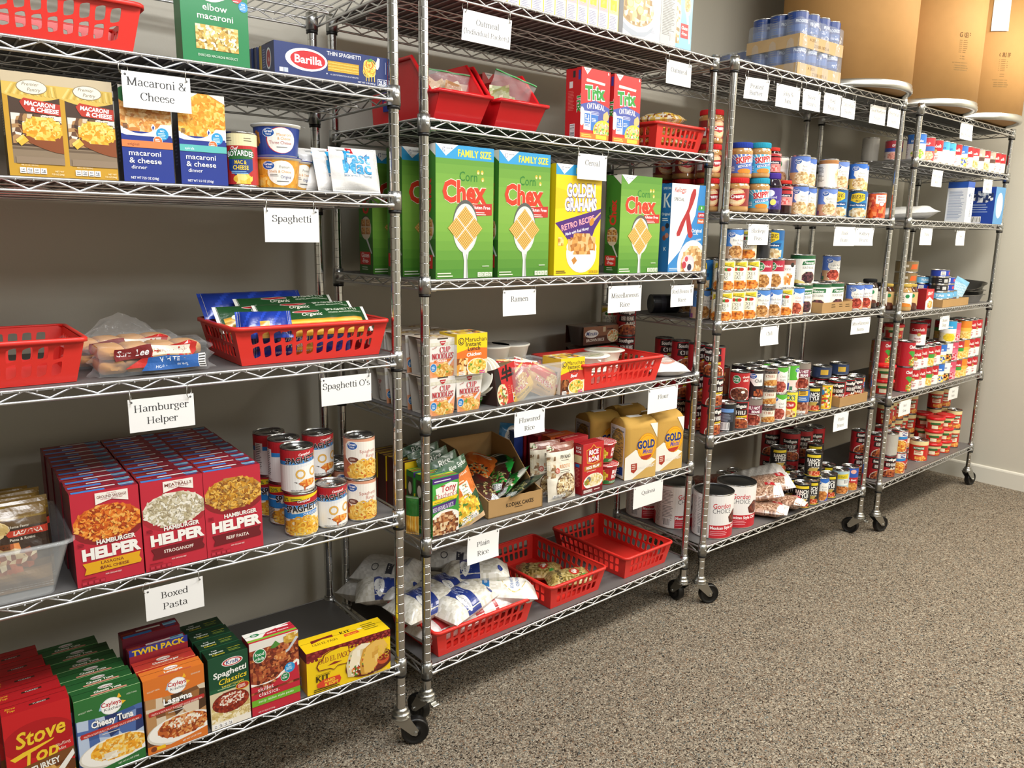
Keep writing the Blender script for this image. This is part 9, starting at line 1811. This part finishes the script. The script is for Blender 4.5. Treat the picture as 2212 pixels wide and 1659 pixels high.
o = pouch('tuna_pouch', 84, 130, 12, None, bands((.8, ('a8d0e6', '8fc0dc', 'cfe4f0')), (1, '7ab4d4')), 'a8d0e6', seed=190, wob=2); put(o, 4, 4, 776, 60, 10, -30, 0, 24); tag(o, 'light blue pouch sticking up from the tuna tray', 'pouch')
for i in range(3):
    b = MB(); rows = []
    for z, k in ((0, .8), (2, .82), (40, .98), (42, 1.06), (44, 1.07)): rows.append([(120*k*(abs(cos(2*PI*q/32))**.5)*(1 if cos(2*PI*q/32) > 0 else -1), 90+88*k*(abs(sin(2*PI*q/32))**.5)*(1 if sin(2*PI*q/32) > 0 else -1), z+(.8*sin(q*2.1) if z > 38 else 0)) for q in range(32)])
    b.grid(rows, closed=True); b.poly(rows[0][::-1]); o = b.build('foil_tray', 'tin'); put(o, 4, 4, 968+i*6, 0, i*22, -2, 0 if i < 2 else 4, 0 if i < 2 else -9); tag(o, 'silver foil pan at the far end of the tuna shelf, %s of the nested three' % ('bottom', 'middle', 'top')[i], 'foil pan', 'nested foil pans')
# --- shelf 5: chicken soup
G7 = 'soup cans on the chicken soup shelf'
cols = [(206, 'chunk', 2), (306, 'campc', 2), (382, 'campt', 2), (456, 'green', 2), (530, 'campt', 2), (604, 'gvblue', 2), (680, 'bowl', 2), (756, 'pink', 3), (832, 'green', 2), (906, 'yellow', 3), (980, 'campc', 3), (1056, 'campt', 3)]
cn = {'chunk': 'tall red soup can', 'campc': 'red and white chicken soup can', 'campt': 'red and white tomato soup can', 'green': 'red and green soup can', 'gvblue': 'blue and yellow soup can', 'bowl': 'white and dark soup can', 'pink': 'pink can', 'yellow': 'yellow and orange soup can'}
for i, (s, kd, n) in enumerate(cols):
    h = 122.3 if kd == 'chunk' else 101.3
    for j in range(n): C(kd, 4, 5, s, 29, j*h, -68+3*((i+j) % 3), '%s, %s stack from the post, %s' % (cn[kd], NTH[i], LV[j]), G7)
C('gvyel', 4, 5, 700, 34, 202.9, -66, 'blue and yellow can on top of the front soup stacks'); C('camptall', 4, 5, 420, 70, 202.9, -66, 'larger red and white can on top of the soups beside the card', G7)
for i, (s, t, kd, n) in enumerate(((330, 104, 'campc', 2), (404, 110, 'campt', 2), (480, 104, 'green', 2), (556, 106, 'campc', 2), (636, 106, 'campt', 2), (720, 106, 'campc', 2), (800, 104, 'green', 3), (880, 104, 'campt', 3), (960, 104, 'campc', 3), (1040, 104, 'campt', 3), (240, 120, 'chunk', 2), (150, 120, 'chunk', 2), (300, 200, 'gold', 2), (390, 200, 'campt', 3), (700, 190, 'campc', 3), (790, 190, 'campt', 3))):
    for j in range(n): C(kd, 4, 5, s, t, j*{'chunk': 122.3, 'gold': 112.3}.get(kd, 101.3), -60, '%s, second soup row, stack %s, %s' % (cn.get(kd, 'amber stew can'), NTH[i] if i < 12 else ('thirteenth', 'fourteenth', 'fifteenth', 'sixteenth')[i-12], LV[j]), G7)
def tubcan(sh, s, t, z, lab, r=44, h=70):
    if 'tub' not in CP:
        b = MB(); b.lathe([(0, 1), (r-6, 0), (r-5, 2), (r-2, h-14), (r, h-12), (0, h-12)], 30, 'd8c8a0'); o = b.build('microwave_bowl', 'can_print'); a = Art(2*PI*(r-4), h-18, 'c8281f'); a.R(0, a.h*.72, a.w, a.h*.28, 'ead9a0'); a.P([(a.w/2-26, 26), (a.w/2-22, 38), (a.w/2+24, 40), (a.w/2+28, 28)], '2e6b34'); a.R(a.w/2-16, 6, 30, 18, 'f0e6c8'); a.R(a.w/2-70, 4, 26, 36, 'f2f0ec'); a.M(a.w/2+28, 12, 14, 10, 6, ['e08a3a', 'c8642a', 'f0b85a'], 3, None)
        m = MB(); a.wrap(m, r-4.4, r-1.6, 2.5, 30); m.build('label', 'can_print', o); m = MB(); m.lathe([(r-3, h-14), (r+2.5, h-14), (r+3.5, h-11), (r+3, h-3), (r-2, h), (r-8, h-1.5), (0, h-1.5)], 30); m.build('lid', 'red_bin', o); CP['tub'] = o
    else: o = dup(CP['tub'])
    put(o, 4, sh, s, t, z, -66); return tag(o, lab, 'bowl', 'red-lidded bowls')
tubcan(5, 70, 60, 0, 'red-lidded soup bowl by the post, lower of two'); tubcan(5, 72, 60, 70.5, 'red-lidded soup bowl by the post, upper of two'); tubcan(5, 250, 116, 245.4, 'red-lidded soup bowl on top of the tall red cans')
# --- shelf 6: stew and pasta
G8 = 'cans on the bottom shelf of the farthest unit'
for kd, s, t, z, r, lab in (('rbr', 70, 60, 0, -30, 'red can beside the post, lower'), ('rbr', 66, 62, 110.3, -30, 'red can beside the post, upper'), ('rbr', 150, 34, 0, -40, 'red can at the shelf edge just past the post'), ('grey', 152, 36, 110.3, -40, 'bare silver can on top of the red one past the post'), ('cmac', 250, 29, 0, -66, 'red and white chili pasta can at the shelf edge, lower'), ('cmac', 248, 31, 110.3, -66, 'red and white chili pasta can at the shelf edge, upper'), ('gate', 340, 56, 0, 40, 'dark red can showing its barcode side, behind the chili pasta'), ('sgw', 342, 58, 110.3, -60, 'brown and tan can on top of the dark red one'), ('boybig', 572, 62, 0, -66, 'wide red pasta can standing in front of the red-lidded bowls'),
    ('rbr', 72, 150, 0, -30, 'red can in the second row by the post, lower'), ('rbr', 72, 150, 110.3, -30, 'red can in the second row by the post, upper'), ('cmac', 236, 110, 0, -60, 'red and white can behind the chili pasta, lower'), ('cmac', 236, 110, 110.3, -60, 'red and white can behind the chili pasta, upper')): C(kd, 4, 6, s, t, z, r, lab, G8)
for i, (s, t, n) in enumerate(((330, 150, 3), (420, 170, 3), (510, 170, 3), (600, 180, 3), (700, 180, 3), (1010, 60, 2), (1050, 140, 3), (960, 150, 3))):
    for j in range(n): C('boy', 4, 6, s, t, j*106.3, -60, 'red and cream pasta can behind the bowls, %s stack along, %s' % (NTH[i], LV[j]), 'red and cream pasta cans')
for i, (s, t, n) in enumerate(((740, 56, 3), (846, 46, 3), (800, 140, 3), (896, 130, 2))):
    for j in range(n): tubcan(6, s, t, j*70.5, 'red-lidded pasta bowl, %s stack, %s' % (ORD[i], LV[j]))
_k = [o for o in bpy.data.objects if o.type in ('MESH', 'EMPTY') and not o.users_collection]
for o in _k: bpy.data.objects.remove(o)
